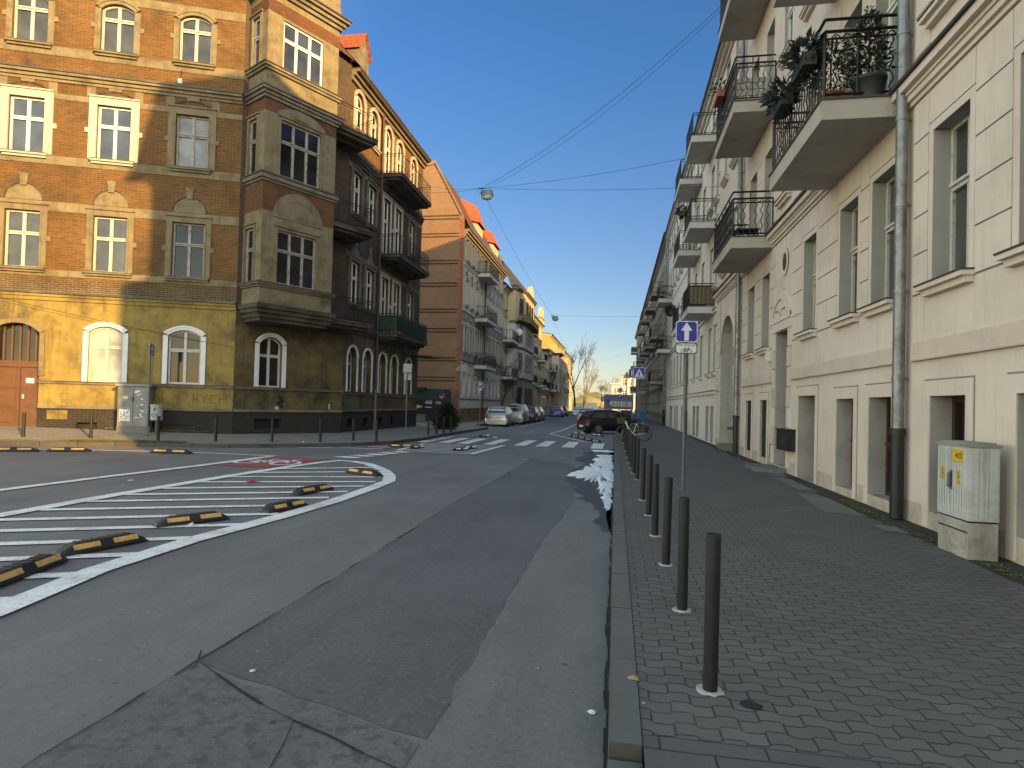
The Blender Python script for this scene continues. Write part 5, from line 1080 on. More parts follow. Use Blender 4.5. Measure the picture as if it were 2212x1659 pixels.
for x,y,a,l,s in [(-5.52,4.85,R(103),'amber studded separator cut by the left picture edge on the hatching',1.15),(-5.68,5.95,R(74),'amber studded separator, second from the left picture edge on the hatching',.95),(-5.7,7.45,R(58),'amber studded separator in the middle of the hatched area beside a white stone',.95),(-5.08,8.75,R(76),'short amber separator, fourth along the hatching before the smaller one',.85),(-5.52,10.48,R(74),'amber separator on the hatching just behind a similar short one',.95),(-5.75,13.3,R(-30),'amber separator turned across the rounded tip of the hatched area',1.2),
    (-16.95,14.65,R(24),'separator farthest left on the side street line',1.2),(-15.78,15.25,R(25),'separator second from the left on the side street line',1.15),(-13.0,15.98,R(6),'separator on the side street line in front of the cabinet',1.3),(-7.85,21.5,R(16),'amber separator at the corner of the small far hatched island',.95)]: sep(sy_,x,y,a,l,s)
for x,y,a,l,s in [(-7.15,21.25,R(64),'white studded separator end-on beside the far amber one',.8),(-5.45,21.1,R(40),'white studded separator in the middle of the far hatched island',.8),(-5.37,22.1,R(42),'white studded separator behind its twin on the far hatched island',.8),(-6.57,30.0,R(60),'separator at the tip of the crossing island on the left',.7)]: sep(sw_,x,y,a,l,s)
for i in range(5): sep(sw_,-2.4+.40*i,33.6-1.2*i,R(-71),'white studded separator, number %s from the far end of the row before the black hatchback'%['one','two','three','four','five'][i],1.25)
sep(sw_,-2.1,36.15,0,'white studded separator lying left in front of the black hatchback',1.1); sep(sw_,-.95,35.2,R(-55),'white studded separator right behind the row before the hatchback',1.3)
# ---- signs
def sign_post(b,x,y,z0,z1,r=.03): b.cyl((x,y),r,z0,z1,12); b.cyl((x,y),r*1.05,z1,z1+.012,12)
def square(b,F,u0,u1,z0,z1,d,back,face,rim,mi):
    ch=.035
    P=lambda e,dd:[F.p(u0+e+ch,z0+e,dd),F.p(u1-e-ch,z0+e,dd),F.p(u1-e,z0+e+ch,dd),F.p(u1-e,z1-e-ch,dd),F.p(u1-e-ch,z1-e,dd),F.p(u0+e+ch,z1-e,dd),F.p(u0+e,z1-e-ch,dd),F.p(u0+e,z0+e+ch,dd)]
    A,B=P(0,d),P(0,d-.018); b.face(A,rim); b.face(B[::-1],back)
    for i in range(8): j=(i+1)%8; b.face([A[i],B[i],B[j],A[j]],back)
    b.face(P(.016,d+.003),face)
SM=['swhite','sblue','sback','black','syellow']
def arrow(b,F,uc,z0,z1,w,d,mi):
    b.face([F.p(uc-w*.17,z0,d),F.p(uc+w*.17,z0,d),F.p(uc+w*.17,z0+(z1-z0)*.56,d),F.p(uc-w*.17,z0+(z1-z0)*.56,d)],mi); b.face([F.p(uc-w*.42,z0+(z1-z0)*.55,d),F.p(uc+w*.42,z0+(z1-z0)*.55,d),F.p(uc,z1,d)],mi)
def ped_symbol(b,F,uc,z0,s,d):
    tri=[(-.44,.04),(.44,.04),(0,.86)]; b.face([F.p(uc+x*s,z0+z*s,d) for x,z in tri],0)
    q=lambda x,y:F.p(uc+x*s,z0+y*s,d+.003)
    for k in range(5): b.face(bar2((-.32+.16*k,.07),(-.28+.14*k,.17),.05,q),3)
    for p,r,w in (((-.02,.52),(.02,.32),.11),((.02,.34),(-.12,.12),.06),((.02,.34),(.14,.12),.06),((0,.5),(-.12,.36),.045),((0,.5),(.12,.38),.045)): b.face(bar2(p,r,w,q),3)
    b.face([q(.0+.055*math.cos(k*.7),.60+.055*math.sin(k*.7)) for k in range(9)],3)
def sign_thing(name,label,x,y,z1,rot,build,group=None,z0=0,r=.03,cat='road sign'):
    t=thing(name,(x,y,z0),label,cat,group); b=MB(); sign_post(b,x,y,z0-.02,z1,r); b.cyl((x,y),r*1.9,z0,z0+.02,12); b.build('pole','pole',t,t.location)
    c,s_=math.cos(rot),math.sin(rot); F=Fr((x,y),(c,s_),(s_,-c)); build(t,F); return t
def one_way(t,F,s,z0,plate=True):
    b=MB(); square(b,F,-s/2,s/2,z0,z0+s,.05,2,1,0,0); arrow(b,F,0,z0+s*.07,z0+s*.94,s*.62,.056,0); b.build('sign_plate',SM,t,t.location)
    if plate:
        b=MB(); square(b,F,-s/2,s/2,z0-.235,z0-.012,.05,2,0,3,3); text_geo(b,'Nie dotyczy',F,-s*.40,z0-.075,.042,.056,3,s*.8,.006)
        bike_symbol(b,lambda X,Y:F.p(X,z0-.185+Y,.056),.115,3,.10); b.build('supplementary_plate',SM,t,t.location)
sign_thing('one_way_sign','blue one-way sign with white arrow and a white bicycle plate, beside the bollards',1.37,12.5,3.4,R(3),lambda t,F:one_way(t,F,.425,2.955))
sign_thing('one_way_sign','narrow looking blue one-way sign seen almost edge-on before the cabinet',-16.38,18.93,3.45,math.atan2(-.928,.373)+R(180),lambda t,F:one_way(t,F,.44,2.97,False),z0=.05)
def crossing(t,F):
    b=MB(); square(b,F,-.285,.285,3.02,3.57,.05,2,1,0,0); ped_symbol(b,F,0,3.06,.53,.056); b.build('sign_plate',SM,t,t.location)
sign_thing('crossing_sign','blue pedestrian crossing sign with white triangle, behind the bicycle',1.12,30.4,3.6,R(2),crossing)
def parking(s,z0,sub=True,F2=None):
    def f(t,F):
        b=MB(); square(b,F,-s/2,s/2,z0,z0+s,.05,2,1,0,0); text_geo(b,'P',F,-s*.2,z0+s*.2,s*.62,.056,0,None,.012); b.build('sign_plate',SM,t,t.location)
        if sub:
            b=MB(); square(b,F,-s/2,s*.22,z0-s*.42,z0-.02,.05,2,0,0,0); 
            for k in range(2): b.box(F,-s*.38,s*.08,z0-s*.18-k*.1*s,z0-s*.13-k*.1*s,.054,.056,3)
            b.build('supplementary_plate',SM,t,t.location)
    return f
sign_thing('parking_sign','blue parking sign with a small white plate on the left pavement behind the silver estate',-8.95,39.5,3.05,R(4),parking(.42,2.62))
sign_thing('parking_sign','dark blue parking sign half hidden behind the crossing sign',1.08,40,4.1,R(2),parking(.55,3.52,False))
def works(t,F):
    b=MB(); P=lambda s,d:[F.p(x*s,3.93+z*s,d) for x,z in ((-.29,-.24),(.29,-.24),(0,.28))]
    b.face(P(1,.03),4); b.face(P(1,.01)[::-1],2); 
    for (x,z),(x2,z2) in (((-.29,-.24),(.29,-.24)),((.29,-.24),(0,.28)),((0,.28),(-.29,-.24))): b.face(bar2((x*.88,z*.88),(x2*.88,z2*.88),.035,lambda X,Z:F.p(X,3.93+Z,.034)),3); b.face([F.p(x,3.93+z,.03),F.p(x,3.93+z,.01),F.p(x2,3.93+z2,.01),F.p(x2,3.93+z2,.03)],2)
    for p,q in (((-.09,-.15),(.07,.05)),((.09,-.15),(-.07,.05))): b.face(bar2(p,q,.04,lambda X,Z:F.p(X,3.93+Z,.034)),3)
    b.build('sign_plate',SM,t,t.location)
sign_thing('warning_sign','orange yellow triangular warning sign with black cross on a tall pole',.78,45,4.1,R(2),works)
def tri_back(t,F):
    b=MB(); zc=3.9
    for sgn,zz in ((1,zc),): b.face([F.p(-.3,zz-.25,-.04),F.p(.3,zz-.25,-.04),F.p(0,zz+.28,-.04)],2); b.face([F.p(.3,zz-.25,-.06),F.p(-.3,zz-.25,-.06),F.p(0,zz+.28,-.06)],2)
    b.build('sign_plate',SM,t,t.location)
    b=MB(); b.face([F.p(.1,zc-.2,-.08),F.p(.5,zc-.2,-.08),F.p(.45,zc+.18,-.08),F.p(.12,zc+.2,-.08)],2); b.box(F,.1,.48,zc-.22,zc+.2,-.1,-.085,2); b.build('sign_plate',SM,t,t.location)
sign_thing('road_sign','grey back of a triangular road sign at the corner of the brick gable',-10.05,38,4.2,R(8),tri_back)
def back2(t,F):
    b=MB(); b.box(F,-.19,.19,2.95,3.35,.035,.05,2); b.build('sign_plate',SM,t,t.location); b=MB(); b.box(F,-.16,.16,2.6,2.9,-.05,-.035,2); b.build('sign_plate',SM,t,t.location)
sign_thing('road_sign','grey backed signs on a thin pole before the street wing of the corner house',-9.61,26.86,3.4,R(12),back2)
def far1(t,F):
    b=MB(); 
    b.face([F.p(.3*math.cos(k*.45),3.45+.3*math.sin(k*.45),.04) for k in range(14)],3); b.face([F.p(.22*math.cos(k*.45),3.45+.22*math.sin(k*.45),.045) for k in range(14)],0); b.face([F.p(.1*math.cos(k*.6),3.45+.1*math.sin(k*.6),.05) for k in range(10)],3); b.build('round_plate',SM,t,t.location)
    b=MB(); square(b,F,-.28,.28,2.45,3.0,.05,2,1,0,1); text_geo(b,'P',F,-.12,2.56,.34,.056,0,None,.01); b.build('sign_plate',SM,t,t.location)
sign_thing('parking_sign','far parking sign below a round prohibition sign in front of the grey billboard',.5,70,3.9,R(1),far1)
def far2(t,F):
    b=MB(); square(b,F,-.45,.15,2.2,2.8,.05,2,1,0,1); arrow(b,F,-.15,2.26,2.74,.4,.056,0); square(b,F,.2,.75,2.0,2.55,.0,2,1,0,1); b.build('sign_plate',SM,t,t.location)
sign_thing('road_sign','pair of small far blue arrow signs left of the grey billboard',-1.45,80,2.9,R(1),far2)
def noent(t,F):
    b=MB(); b.face([F.p(.32*math.cos(k*.45),2.6+.32*math.sin(k*.45),.04) for k in range(14)],0); b.box(F,-.24,.24,2.53,2.67,.045,.05,1); b.build('sign_plate',['redp','swhite'],t,t.location)
sign_thing('road_sign','small red round sign far down the left pavement',-9.4,80,3.0,R(6),noent)
# ---- distribution cabinets
def cabinet_right():
    t=thing('distribution_cabinet',(4.12,7.95,0),'pale grey plastic cabinet with yellow 425 plate by the cream wall','cabinet'); F=Fr((3.96,8.26),(0,-1),(-1,0)); o=t.location; w=.64
    b=MB(); b.box(F,0,w,.44,1.28,-.32,0,0)
    for a,c in ((.015,.31),(.325,.625)):
        b.box(F,a,c,.46,1.26,.001,.014,0)
        k=a+.03
        while k<c-.04: b.box(F,k,k+.028,.48,1.24,.014,.024,0); k+=.055
    G=Fr((3.96,8.26-w),(1,0),(0,-1))
    for a,c in ((.02,.10),(.11,.20),(.21,.30)): b.box(G,a,c,.47,1.25,.001,.010,0)
    b.build('housing','cabplast',t,o)
    b=MB(); b.box(F,-.02,w+.025,1.28,1.31,-.335,.03,0); b.box(F,.03,w-.03,1.31,1.33,-.30,-.02,0); b.build('lid','cabplast2',t,o)
    b=MB(); b.box(F,.0,w,-.02,.42,-.31,-.006,0); b.box(F,.02,w-.02,.30,.315,-.006,.004,1); b.box(F,.03,w-.03,.12,.30,-.006,.006,0); b.box(F,0,w,.42,.44,-.3,-.015,1); b.build('plinth','cabbase',t,o) if False else b.build('plinth',['cabbase','black'],t,o)
    b=MB(); b.box(F,.36,.59,1.10,1.24,.024,.032,0); text_geo(b,'425',F,.44,1.14,.06,.034,1,.13,.012); b.build('number_plate',['yplate','black'],t,o)
    for a in (.115,.46):
        b=MB(); z=.86-(.02 if a>.3 else 0); b.box(F,a,a+.07,z,z+.16,.024,.028,0); b.face([F.p(a+.012,z+.07,.03),F.p(a+.058,z+.07,.03),F.p(a+.035,z+.145,.03)],1); b.face([F.p(a+.02,z+.078,.032),F.p(a+.05,z+.078,.032),F.p(a+.035,z+.128,.032)],0); b.box(F,a+.01,a+.06,z+.015,z+.02,.028,.030,1); b.box(F,a+.01,a+.06,z+.035,z+.04,.028,.030,1); b.build('warning_label',['yplate','black'],t,o)
    b=MB(); b.tube([F.p(.345,.78,.03),F.p(.345,.8,.055),F.p(.345,.95,.055),F.p(.345,.97,.03)],.016,6); b.box(F,.325,.365,.76,.99,.014,.028); b.build('handle','pole',t,o)
M['yplate']=flat('yellow_plate',(.62,.42,.02),.5,var=.2)
cabinet_right()
def cabinet_left():
    F=FA.off(.55); t=thing('distribution_cabinet',F.p(3.45,.22),'grey metal cabinet plastered with stickers and graffiti by the yellow wall','cabinet'); o=t.location
    b=MB(); b.box(F,2.93,3.97,.42,1.9,-.4,0,0); b.box(F,2.97,3.44,.48,1.84,.001,.02,0); b.box(F,3.46,3.93,.48,1.84,.001,.02,0); b.build('housing','cabgrey',t,o)
    b=MB(); b.box(F,2.86,4.03,1.9,1.99,-.45,.07,0); b.build('lid','cabplast2',t,o)
    b=MB(); b.box(F,2.9,4.0,.1,.42,-.38,-.03,0); b.build('plinth','stone',t,o)
    rn=random.Random(11); b=MB(); b.box(F,3.0,3.35,.62,1.05,.021,.023,0)
    for _ in range(26): u,z=rn.uniform(3.02,3.3),rn.uniform(.65,1.0); b.face(bar2((u,z),(u+rn.uniform(-.06,.06),z+rn.uniform(-.08,.08)),.02,lambda x,y:F.p(x,y,.025)),1)
    b.build('poster',['swhite','black'],t,o)
    for _ in range(12): b=MB(); u,z=rn.uniform(3.48,3.8),rn.uniform(.7,1.75); b.box(F,u,u+rn.uniform(.03,.13),z,z+rn.uniform(.02,.07),.021,.022+rn.uniform(.001,.003)); b.build('sticker','swhite',t,o)
    b=MB(); b.box(F,3.1,3.28,1.42,1.54,.021,.024,0); b.box(F,3.13,3.25,1.46,1.5,.024,.026,1); b.build('number_plate',['yplate','swhite'],t,o)
    b=MB(); b.box(F,3.43,3.47,1.35,1.5,.02,.05); b.build('handle','black',t,o)
cabinet_left()
t=thing('litter_bin',(FA.p(4.3,.22,.75)),'round grey litter bin with black scrawl on a thin stand','bin'); p=t.location
b=MB(); b.cyl((p.x,p.y),.20,.68,1.22,18); b.cyl((p.x,p.y),.215,1.19,1.25,18); b.build('drum','cabgrey2',t,p)
b=MB(); b.cyl((p.x,p.y),.03,.2,.68,8); b.cyl((p.x,p.y),.13,.19,.23,10); b.build('stand','pole',t,p)
b=MB(); rn=random.Random(4)
Fb=Fr(p+An*.205-Ad*0,Ad,An)
for _ in range(9): u=rn.uniform(-.12,.1); z=.88+rn.uniform(-.03,.05); b.face(bar2((u,z),(u+rn.uniform(-.03,.05),z+rn.uniform(-.07,.07)),.015,lambda x,y:Fb.p(x,y,.004)))
b.face(bar2((-.04,1.05),(.03,1.13),.05,lambda x,y:Fb.p(x,y,.004))); b.build('scrawl','black',t,p)
M['billb']=flat('purple_grey_board',(.22,.20,.25),.7); M['lampyel']=flat('yellow_white_stripes',(.60,.58,.30),.5)
M['bluebin']=flat('blue_container_plastic',(.03,.12,.30),.5); M['blkbin']=flat('black_container_plastic',(.02,.022,.024),.5); M['mailblk']=flat('black_metal_box',(.022,.023,.025),.45,.2)
# wall mailbox
t=thing('mailbox',(XR-.16,16.45,.9),'black wall mailbox with a scratched tag on the cream wall','mailbox')
b=MB(); b.box(FR,15.95,16.95,.62,1.14,.005,.22,0); b.box(FR,15.93,16.97,1.14,1.17,.005,.26,0); b.build('housing','mailblk',t,t.location)
b=MB(); rn=random.Random(9); 
for _ in range(9): u,z=rn.uniform(16.2,16.6),rn.uniform(.75,.95); b.face(bar2((u,z),(u+rn.uniform(-.12,.12),z+rn.uniform(-.08,.08)),.015,lambda x,y:FR.p(x,y,.222)))
b.build('scratched_tag','sback',t,t.location)
# ---- bicycle and stand
t=thing('bicycle_stand',(1.15,29.72,0),'bent steel hoop bicycle stand in front of the crossing sign','bicycle stand')
b=MB(); hp=[(.73,0)]+[(.73,.66)]+[(.73+.14*(1-math.cos(a)),.66+.14*math.sin(a)) for a in (.4,.8,1.2,1.57)]+[(1.43+.14*math.sin(a),.66+.14*math.cos(a)) for a in (.0,.4,.8,1.2,1.57)]+[(1.57,0)]
b.tube([(x,29.62+.1*(x-.7),z) for x,z in hp],.03,10); b.build('hoop','pole',t,t.location)
t=thing('bicycle',(.9,29.65,0),'white framed city bicycle with a wicker basket leaning on the hoop','bicycle'); o=t.location
w0,w1=Vector((.36,29.82,.34)),Vector((1.40,29.42,.34)); d=(w1-w0); L=d.length; d.normalize(); up=Vector((.0,-.08,1)).normalized(); nn=d.cross(up).normalized()
Q=lambda x,z,s_=0:w0+d*x+up*z+nn*s_
for c in (0,L):
    b=MB(); b.tube([Q(c+.335*math.cos(2*math.pi*k/28),.335*math.sin(2*math.pi*k/28)) for k in range(29)],.018,6,caps=False); wl=b.build('wheel','rubber',t,o)
    b=MB(); b.tube([Q(c+.31*math.cos(2*math.pi*k/28),.31*math.sin(2*math.pi*k/28)) for k in range(29)],.011,5,caps=False)
    for k in range(16): a=2*math.pi*k/16; b.tube([Q(c,0),Q(c+.31*math.cos(a),.31*math.sin(a))],.0022,3)
    b.tube([Q(c,0,-.04),Q(c,0,.04)],.025,8); b.build('rim','pole',wl,o)
b=MB(); 
for pts,r in (([(0,0),(.05,.25),(.16,.60)],.014),([(.16,.60),(.30,.28),(.55,-.04)],.02),([(.15,.52),(.27,.22),(.55,-.06)],.014),([(.55,-.05),(.42+.28,.48)],.016),([(.55,-.05),(L,0)],.011),([(.70,.45),(L,0)],.010)): b.tube([Q(*p) for p in pts],r,8)
b.build('frame','framewhite',t,o)
b=MB(); b.tube([Q(.15,.58),Q(.20,.78)],.012,6); b.tube([Q(.40,.80,-.26),Q(.24,.82,-.22),Q(.18,.80,0),Q(.24,.82,.22),Q(.40,.80,.26)],.012,6); b.build('handlebar','black',t,o)
b=MB(); b.tube([Q(.70,.46),Q(.73,.62)],.012,6); b.ball(Q(.76,.66),.14,.08,.05); b.build('saddle','black',t,o)
b=MB(); 
for k in range(6): z=.48+.05*k; r=.13+.012*k; b.tube([Q(-.08+r*1.1*math.cos(a*.5),z,r*1.3*math.sin(a*.5)) for a in range(14)],.012,5,caps=False)
for k in range(12): a=2*math.pi*k/12; b.tube([Q(-.08+.14*math.cos(a),.48,.17*math.sin(a)),Q(-.08+.21*math.cos(a),.74,.25*math.sin(a))],.009,4)
b.build('basket','wickerp',t,o)
b=MB(); b.tube([Q(L-.30,.42),Q(L+.15,.42)],.01,5); b.tube([Q(L+.02,.42),Q(L,0)],.008,5); b.box(Fr(Q(L-.25,0),(d.x,d.y),(nn.x,nn.y)),0,.34,.42,.70,-.17,.17); b.build('rear_bag','black',t,o)
b=MB(); b.tube([Q(.55,-.05,-.05),Q(.55,-.05,.05)],.05,10); b.tube([Q(.55,-.05,.06),Q(.62,-.2,.06),Q(.62,-.2,.14)],.01,5); b.tube([Q(.55,-.05,-.06),Q(.48,.1,-.06),Q(.48,.1,-.14)],.01,5); b.build('crank','pole',t,o)
# ---- cars
M['silver']=flat('silver_car_paint',(.42,.43,.43),.32,.55,coat=.6,var=.06); M['greyc']=flat('grey_car_paint',(.30,.31,.32),.32,.5,coat=.6,var=.06)
M['navy']=flat('black_blue_car_paint',(.004,.005,.009),.35,.0,spec=.3,coat=.35,var=.05); M['darkc']=flat('dark_car_paint',(.02,.022,.028),.3,.2,coat=.8,var=.05); M['bluec']=flat('blue_car_paint',(.02,.06,.26),.3,.2,coat=.8,var=.05); M['whitec']=flat('white_car_paint',(.66,.67,.67),.35,coat=.5,var=.04)
M['carglass']=glass('car_glass',(.03,.035,.04),.05,.9,.0); M['redlight']=flat('red_lamp_lens',(.35,.012,.012),.25,coat=.5); M['lamp']=flat('clear_lamp_lens',(.55,.55,.52),.2,coat=.6); M['tyre']=flat('tyre_rubber',(.016,.016,.017),.8); M['rimm']=flat('wheel_rim',(.28,.29,.30),.35,.7); M['blkplastic']=flat('black_plastic',(.02,.02,.022),.6)
SHAPES={ # (x from rear, roof/bonnet height) outline, belt height, cabin: x of rear foot, rear top, front top, front foot
 'estate':dict(L=4.55,W=1.74,H=1.46,belt=.95,body=[(-.5,.52,.86),(-.49,.80,.97),(-.46,.95,1),(.1,.96,1),(.30,.95,1),(.46,.78,.95),(.5,.55,.84)],cab=(-.475,-.40,.10,.265)),
 'mpv':dict(L=4.3,W=1.76,H=1.68,belt=1.02,body=[(-.5,.55,.88),(-.49,.90,.98),(-.47,1.02,1),(.1,1.02,1),(.36,.98,1),(.47,.80,.94),(.5,.58,.84)],cab=(-.48,-.42,.14,.37)),
 'sedan':dict(L=4.5,W=1.74,H=1.43,belt=.94,body=[(-.5,.55,.84),(-.49,.88,.95),(-.44,.98,1),(.1,.95,1),(.32,.92,1),(.46,.76,.94),(.5,.55,.82)],cab=(-.36,-.22,.10,.27)),
 'hatch':dict(L=3.95,W=1.68,H=1.46,belt=.96,body=[(-.5,.50,.86),(-.49,.78,.97),(-.45,.95,1),(.1,.96,1),(.32,.93,1),(.46,.77,.95),(.5,.52,.84)],cab=(-.465,-.36,.06,.27)),
 'van':dict(L=5.0,W=1.95,H=2.1,belt=1.2,body=[(-.5,.6,.9),(-.495,1.1,.99),(-.48,1.2,1),(.1,1.2,1),(.36,1.15,1),(.47,.95,.95),(.5,.6,.86)],cab=(-.49,-.48,.22,.37))}
def car(kind,paint,label,x,y,rz,z=RZ,plate=True,cat='car',name='parked_car',group='cars parked along the street'):
    s=SHAPES[kind]; L,Wd,H,bt=s['L'],s['W']/2,s['H'],s['belt']; t=thing(name,(x,y,z),label,cat,group,rz)
    b=MB(); rings=[]
    for fx,zt,wk in s['body']:
        X=fx*L; w=Wd*wk; rings.append([(X,-w*.9,.18),(X,-w,.30),(X,-w*1.0,zt*.62),(X,-w*.985,zt-.10),(X,-w*.93,zt-.02),(X,-w*.5,zt+.015),(X,w*.5,zt+.015),(X,w*.93,zt-.02),(X,w*.985,zt-.10),(X,w,zt*.62),(X,w,.30),(X,w*.9,.18)])
    b.grid(rings,0,True,True)
    c0,c1,c2,c3=[q*L for q in s['cab']]; wb,wt=Wd*.94,Wd*.74
    rg=[]
    for k,(X,zz,w) in enumerate([(c0,bt-.06,wb),(c0+(c1-c0)*.5,bt+(H-bt)*.52,wb*.5+wt*.5),(c1,H-.05,wt*1.02),(c1+.12,H-.005,wt),((c1+c2)/2,H+.02,wt),(c2-.1,H-.01,wt),(c2,H-.05,wt),(c2+(c3-c2)*.5,bt+(H-bt)*.5,wb*.5+wt*.5),(c3,bt-.06,wb)]):
        rg.append([(X,-w,zz-.0),(X,-w*.9,zz+.02),(X,-w*.4,zz+.035),(X,w*.4,zz+.035),(X,w*.9,zz+.02),(X,w,zz)])
    n=len(b.v); b.grid(rg,0,False,True,False)
    for sg in (0,-1): # cabin flanks
        P=[r[sg] for r in rg]; m=[(p[0],p[1],max(bt-.06,0)) for p in P]
        for k in range(len(P)-1):
            q0=(P[k][0],(wb if sg else -wb),bt-.06); q1=(P[k+1][0],(wb if sg else -wb),bt-.06); b.face([q0,q1,P[k+1],P[k]])
    body=b.build('body',paint,t)
    # glazing, slightly proud of the shell
    def lerp(a,c,q): return Vector(a)+(Vector(c)-Vector(a))*q
    e=.012
    def pane(nm,pts,off):
        b=MB(); b.face([Vector(p)+Vector(off) for p in pts]); b.build(nm,'carglass',t)
    zc0,zc1=bt+.02,H-.085
    def ends(xa,xb,sgn,nm):
        f=lambda q:(xa+(xb-xa)*q, (wb+(wt-wb)*q)*.88, bt-.03+(H-.05-bt+.03)*q+.035)
        a,c=f(.10),f(.90); pts=[(a[0],-a[1],a[2]),(a[0],a[1],a[2]),(c[0],c[1],c[2]),(c[0],-c[1],c[2])]; pane(nm,pts if sgn<0 else pts[::-1],(sgn*e*1.3,0,e*.9))
    ends(c0,c1,-1,'rear_window'); ends(c3,c2,1,'windscreen')
    for sg in (-1,1):
        xs=[(c0+(c1-c0)*.2,c1),(c3-(c3-c2)*.16,c2)]
        divs=[.0,.30,.64,1.0] if kind in ('estate','mpv','van') else [.0,.45,1.0]
        y_=lambda q:sg*(wb+(wt-wb)*q)
        for k in range(len(divs)-1):
            lo=lambda q:xs[0][0]+(xs[1][0]-xs[0][0])*q; hi=lambda q:xs[0][1]+.06+(xs[1][1]-.06-xs[0][1]-.06)*q
            a,c=divs[k]+.02,divs[k+1]-.02
            pts=[(lo(a),y_(.08),bt+.03),(lo(c),y_(.08),bt+.03),(hi(c),y_(.86),H-.11),(hi(a),y_(.86),H-.11)]
            if kind=='van' and k==0: continue
            pane('side_window',pts if sg<0 else pts[::-1],(0,sg*e*1.6,e*.3))
    for X in (-L*.31,L*.31):
        for sg in (-1,1):
            yy=sg*(Wd-.09); b=MB(); b.disc((X,yy,.30),(0,1,0),.36,20,0,.165); b.build('wheel_arch','blkplastic',t)
            b=MB(); b.disc((X,yy+sg*.005,.305),(0,1,0),.305,22,0,.19); w=b.build('wheel','tyre',t)
            b=MB(); b.disc((X,yy+sg*.012,.305),(0,1,0),.20,16,0,.19); 
            for k in range(5): a=k*1.2566; b.disc((X+.11*math.cos(a),yy+sg*.015,.305+.11*math.sin(a)),(0,1,0),.04,7,1,.192)
            b.build('rim',['rimm','tyre'],w)
    tall=kind in ('mpv','estate','van')
    for sg in (-1,1):
        b=MB(); y0=sg*Wd*.80; b.abox(-L*.5-.005,-L*.48+.05,min(y0,y0+sg*Wd*.17),max(y0,y0+sg*Wd*.17),.62,.62+(.34 if tall else .24)); b.build('tail_light','redlight',t)
        b=MB(); b.abox(L*.465,L*.495+.01,min(sg*Wd*.55,sg*Wd*.9),max(sg*Wd*.55,sg*Wd*.9),.58,.72); b.build('headlight','lamp',t)
        b=MB(); b.ball((c3-.12,sg*(Wd+.07),bt+.08),.06,.09,.065); b.build('wing_mirror',paint,t)
    b=MB(); b.abox(-L*.5-.03,-L*.47,-Wd*.88,Wd*.88,.34,.52); b.abox(L*.47,L*.5+.03,-Wd*.86,Wd*.86,.26,.5); b.build('bumper',paint if kind in('estate','mpv','sedan') else 'blkplastic' if kind=='van' else paint,t)
    b=MB(); b.abox(-L*.5-.045,-L*.5-.03,-.26,.26,.40 if kind=='hatch' else .66,.51 if kind=='hatch' else .77); b.abox(L*.5+.03,L*.5+.04,-.26,.26,.36,.47); b.build('number_plate','swhite',t)
    if kind in('estate','mpv'):
        for sg in (-1,1): b=MB(); b.tube([(c1+.1,sg*wt*.9,H+.05),(c2-.1,sg*wt*.9,H+.05)],.018,5); b.build('roof_rail','pole',t)
    return t
UPY=R(90)
car('estate','silver','silver estate car parked first in the left hand row',-8.72,45.9,UPY+R(2))
car('mpv','greyc','tall grey people carrier parked second, behind the silver estate',-8.4,51.9,UPY)
car('sedan','darkc','dark saloon parked third in the left hand row',-8.15,57.4,UPY)
car('hatch','greyc','grey hatchback parked fourth in the left hand row',-8.25,62.6,UPY)
car('hatch','bluec','blue car parked far down the left side under bare trees',-8.2,86,UPY)
car('sedan','darkc','dark car parked just beyond the far blue one',-8.0,92,UPY)
car('hatch','whitec','white car coming down the far carriageway',-5.9,97,-UPY,name='white_car',group='vehicles on the carriageway')
car('van','whitec','white van in the distance above the roof of the black hatchback',-3.9,104,UPY,name='delivery_van',cat='van',group='vehicles on the carriageway')
car('sedan','silver','silver car mostly hidden behind the black hatchback',-2.65,58,UPY)
car('hatch','navy','black hatchback parked across the kerb on the right with its tail to the road',-.30,38.95,R(27))
# ---- waste containers behind the hatchback
def container(x,y,mat,label,w=1.05,h=1.12,rz=0):
    t=thing('waste_container',(x,y,0),label,'waste container','waste containers on the right pavement',rz); b=MB(); k=.86
    b.face([(-w/2*k,-.36,.12),(w/2*k,-.36,.12),(w/2,-.45,h),(-w/2,-.45,h)]); b.face([(w/2*k,.36,.12),(-w/2*k,.36,.12),(-w/2,.45,h),(w/2,.45,h)]); b.face([(w/2*k,-.36,.12),(w/2*k,.36,.12),(w/2,.45,h),(w/2,-.45,h)]); b.face([(-w/2*k,.36,.12),(-w/2*k,-.36,.12),(-w/2,-.45,h),(-w/2,.45,h)]); b.face([(-w/2*k,.36,.12),(w/2*k,.36,.12),(w/2*k,-.36,.12),(-w/2*k,-.36,.12)]); b.build('body',mat,t)
    b=MB(); rings=[[(X,-.48,h),(X,-.40,h+.10),(X,0,h+.17),(X,.40,h+.10),(X,.48,h)] for X in (-w/2-.03,w/2+.03)]; b.grid(rings,0,True,False); b.build('lid',mat,t)
    for X in (-w/2*k+.1,w/2*k-.1):
        for Y in (-.28,.28): b=MB(); b.disc((X,Y,.08),(1,0,0),.08,10,0,.05); b.build('wheel','tyre',t)
M['bluebin']=flat('blue_container_plastic',(.03,.12,.30),.5); M['blkbin']=flat('black_container_plastic',(.02,.022,.024),.5); M['mailblk']=flat('black_metal_box',(.022,.023,.025),.45,.2)
container(2.35,58,'bluebin','blue waste container on the right pavement beyond the bicycle'); container(1.0,57,'blkbin','black waste container left of the blue one',.95)
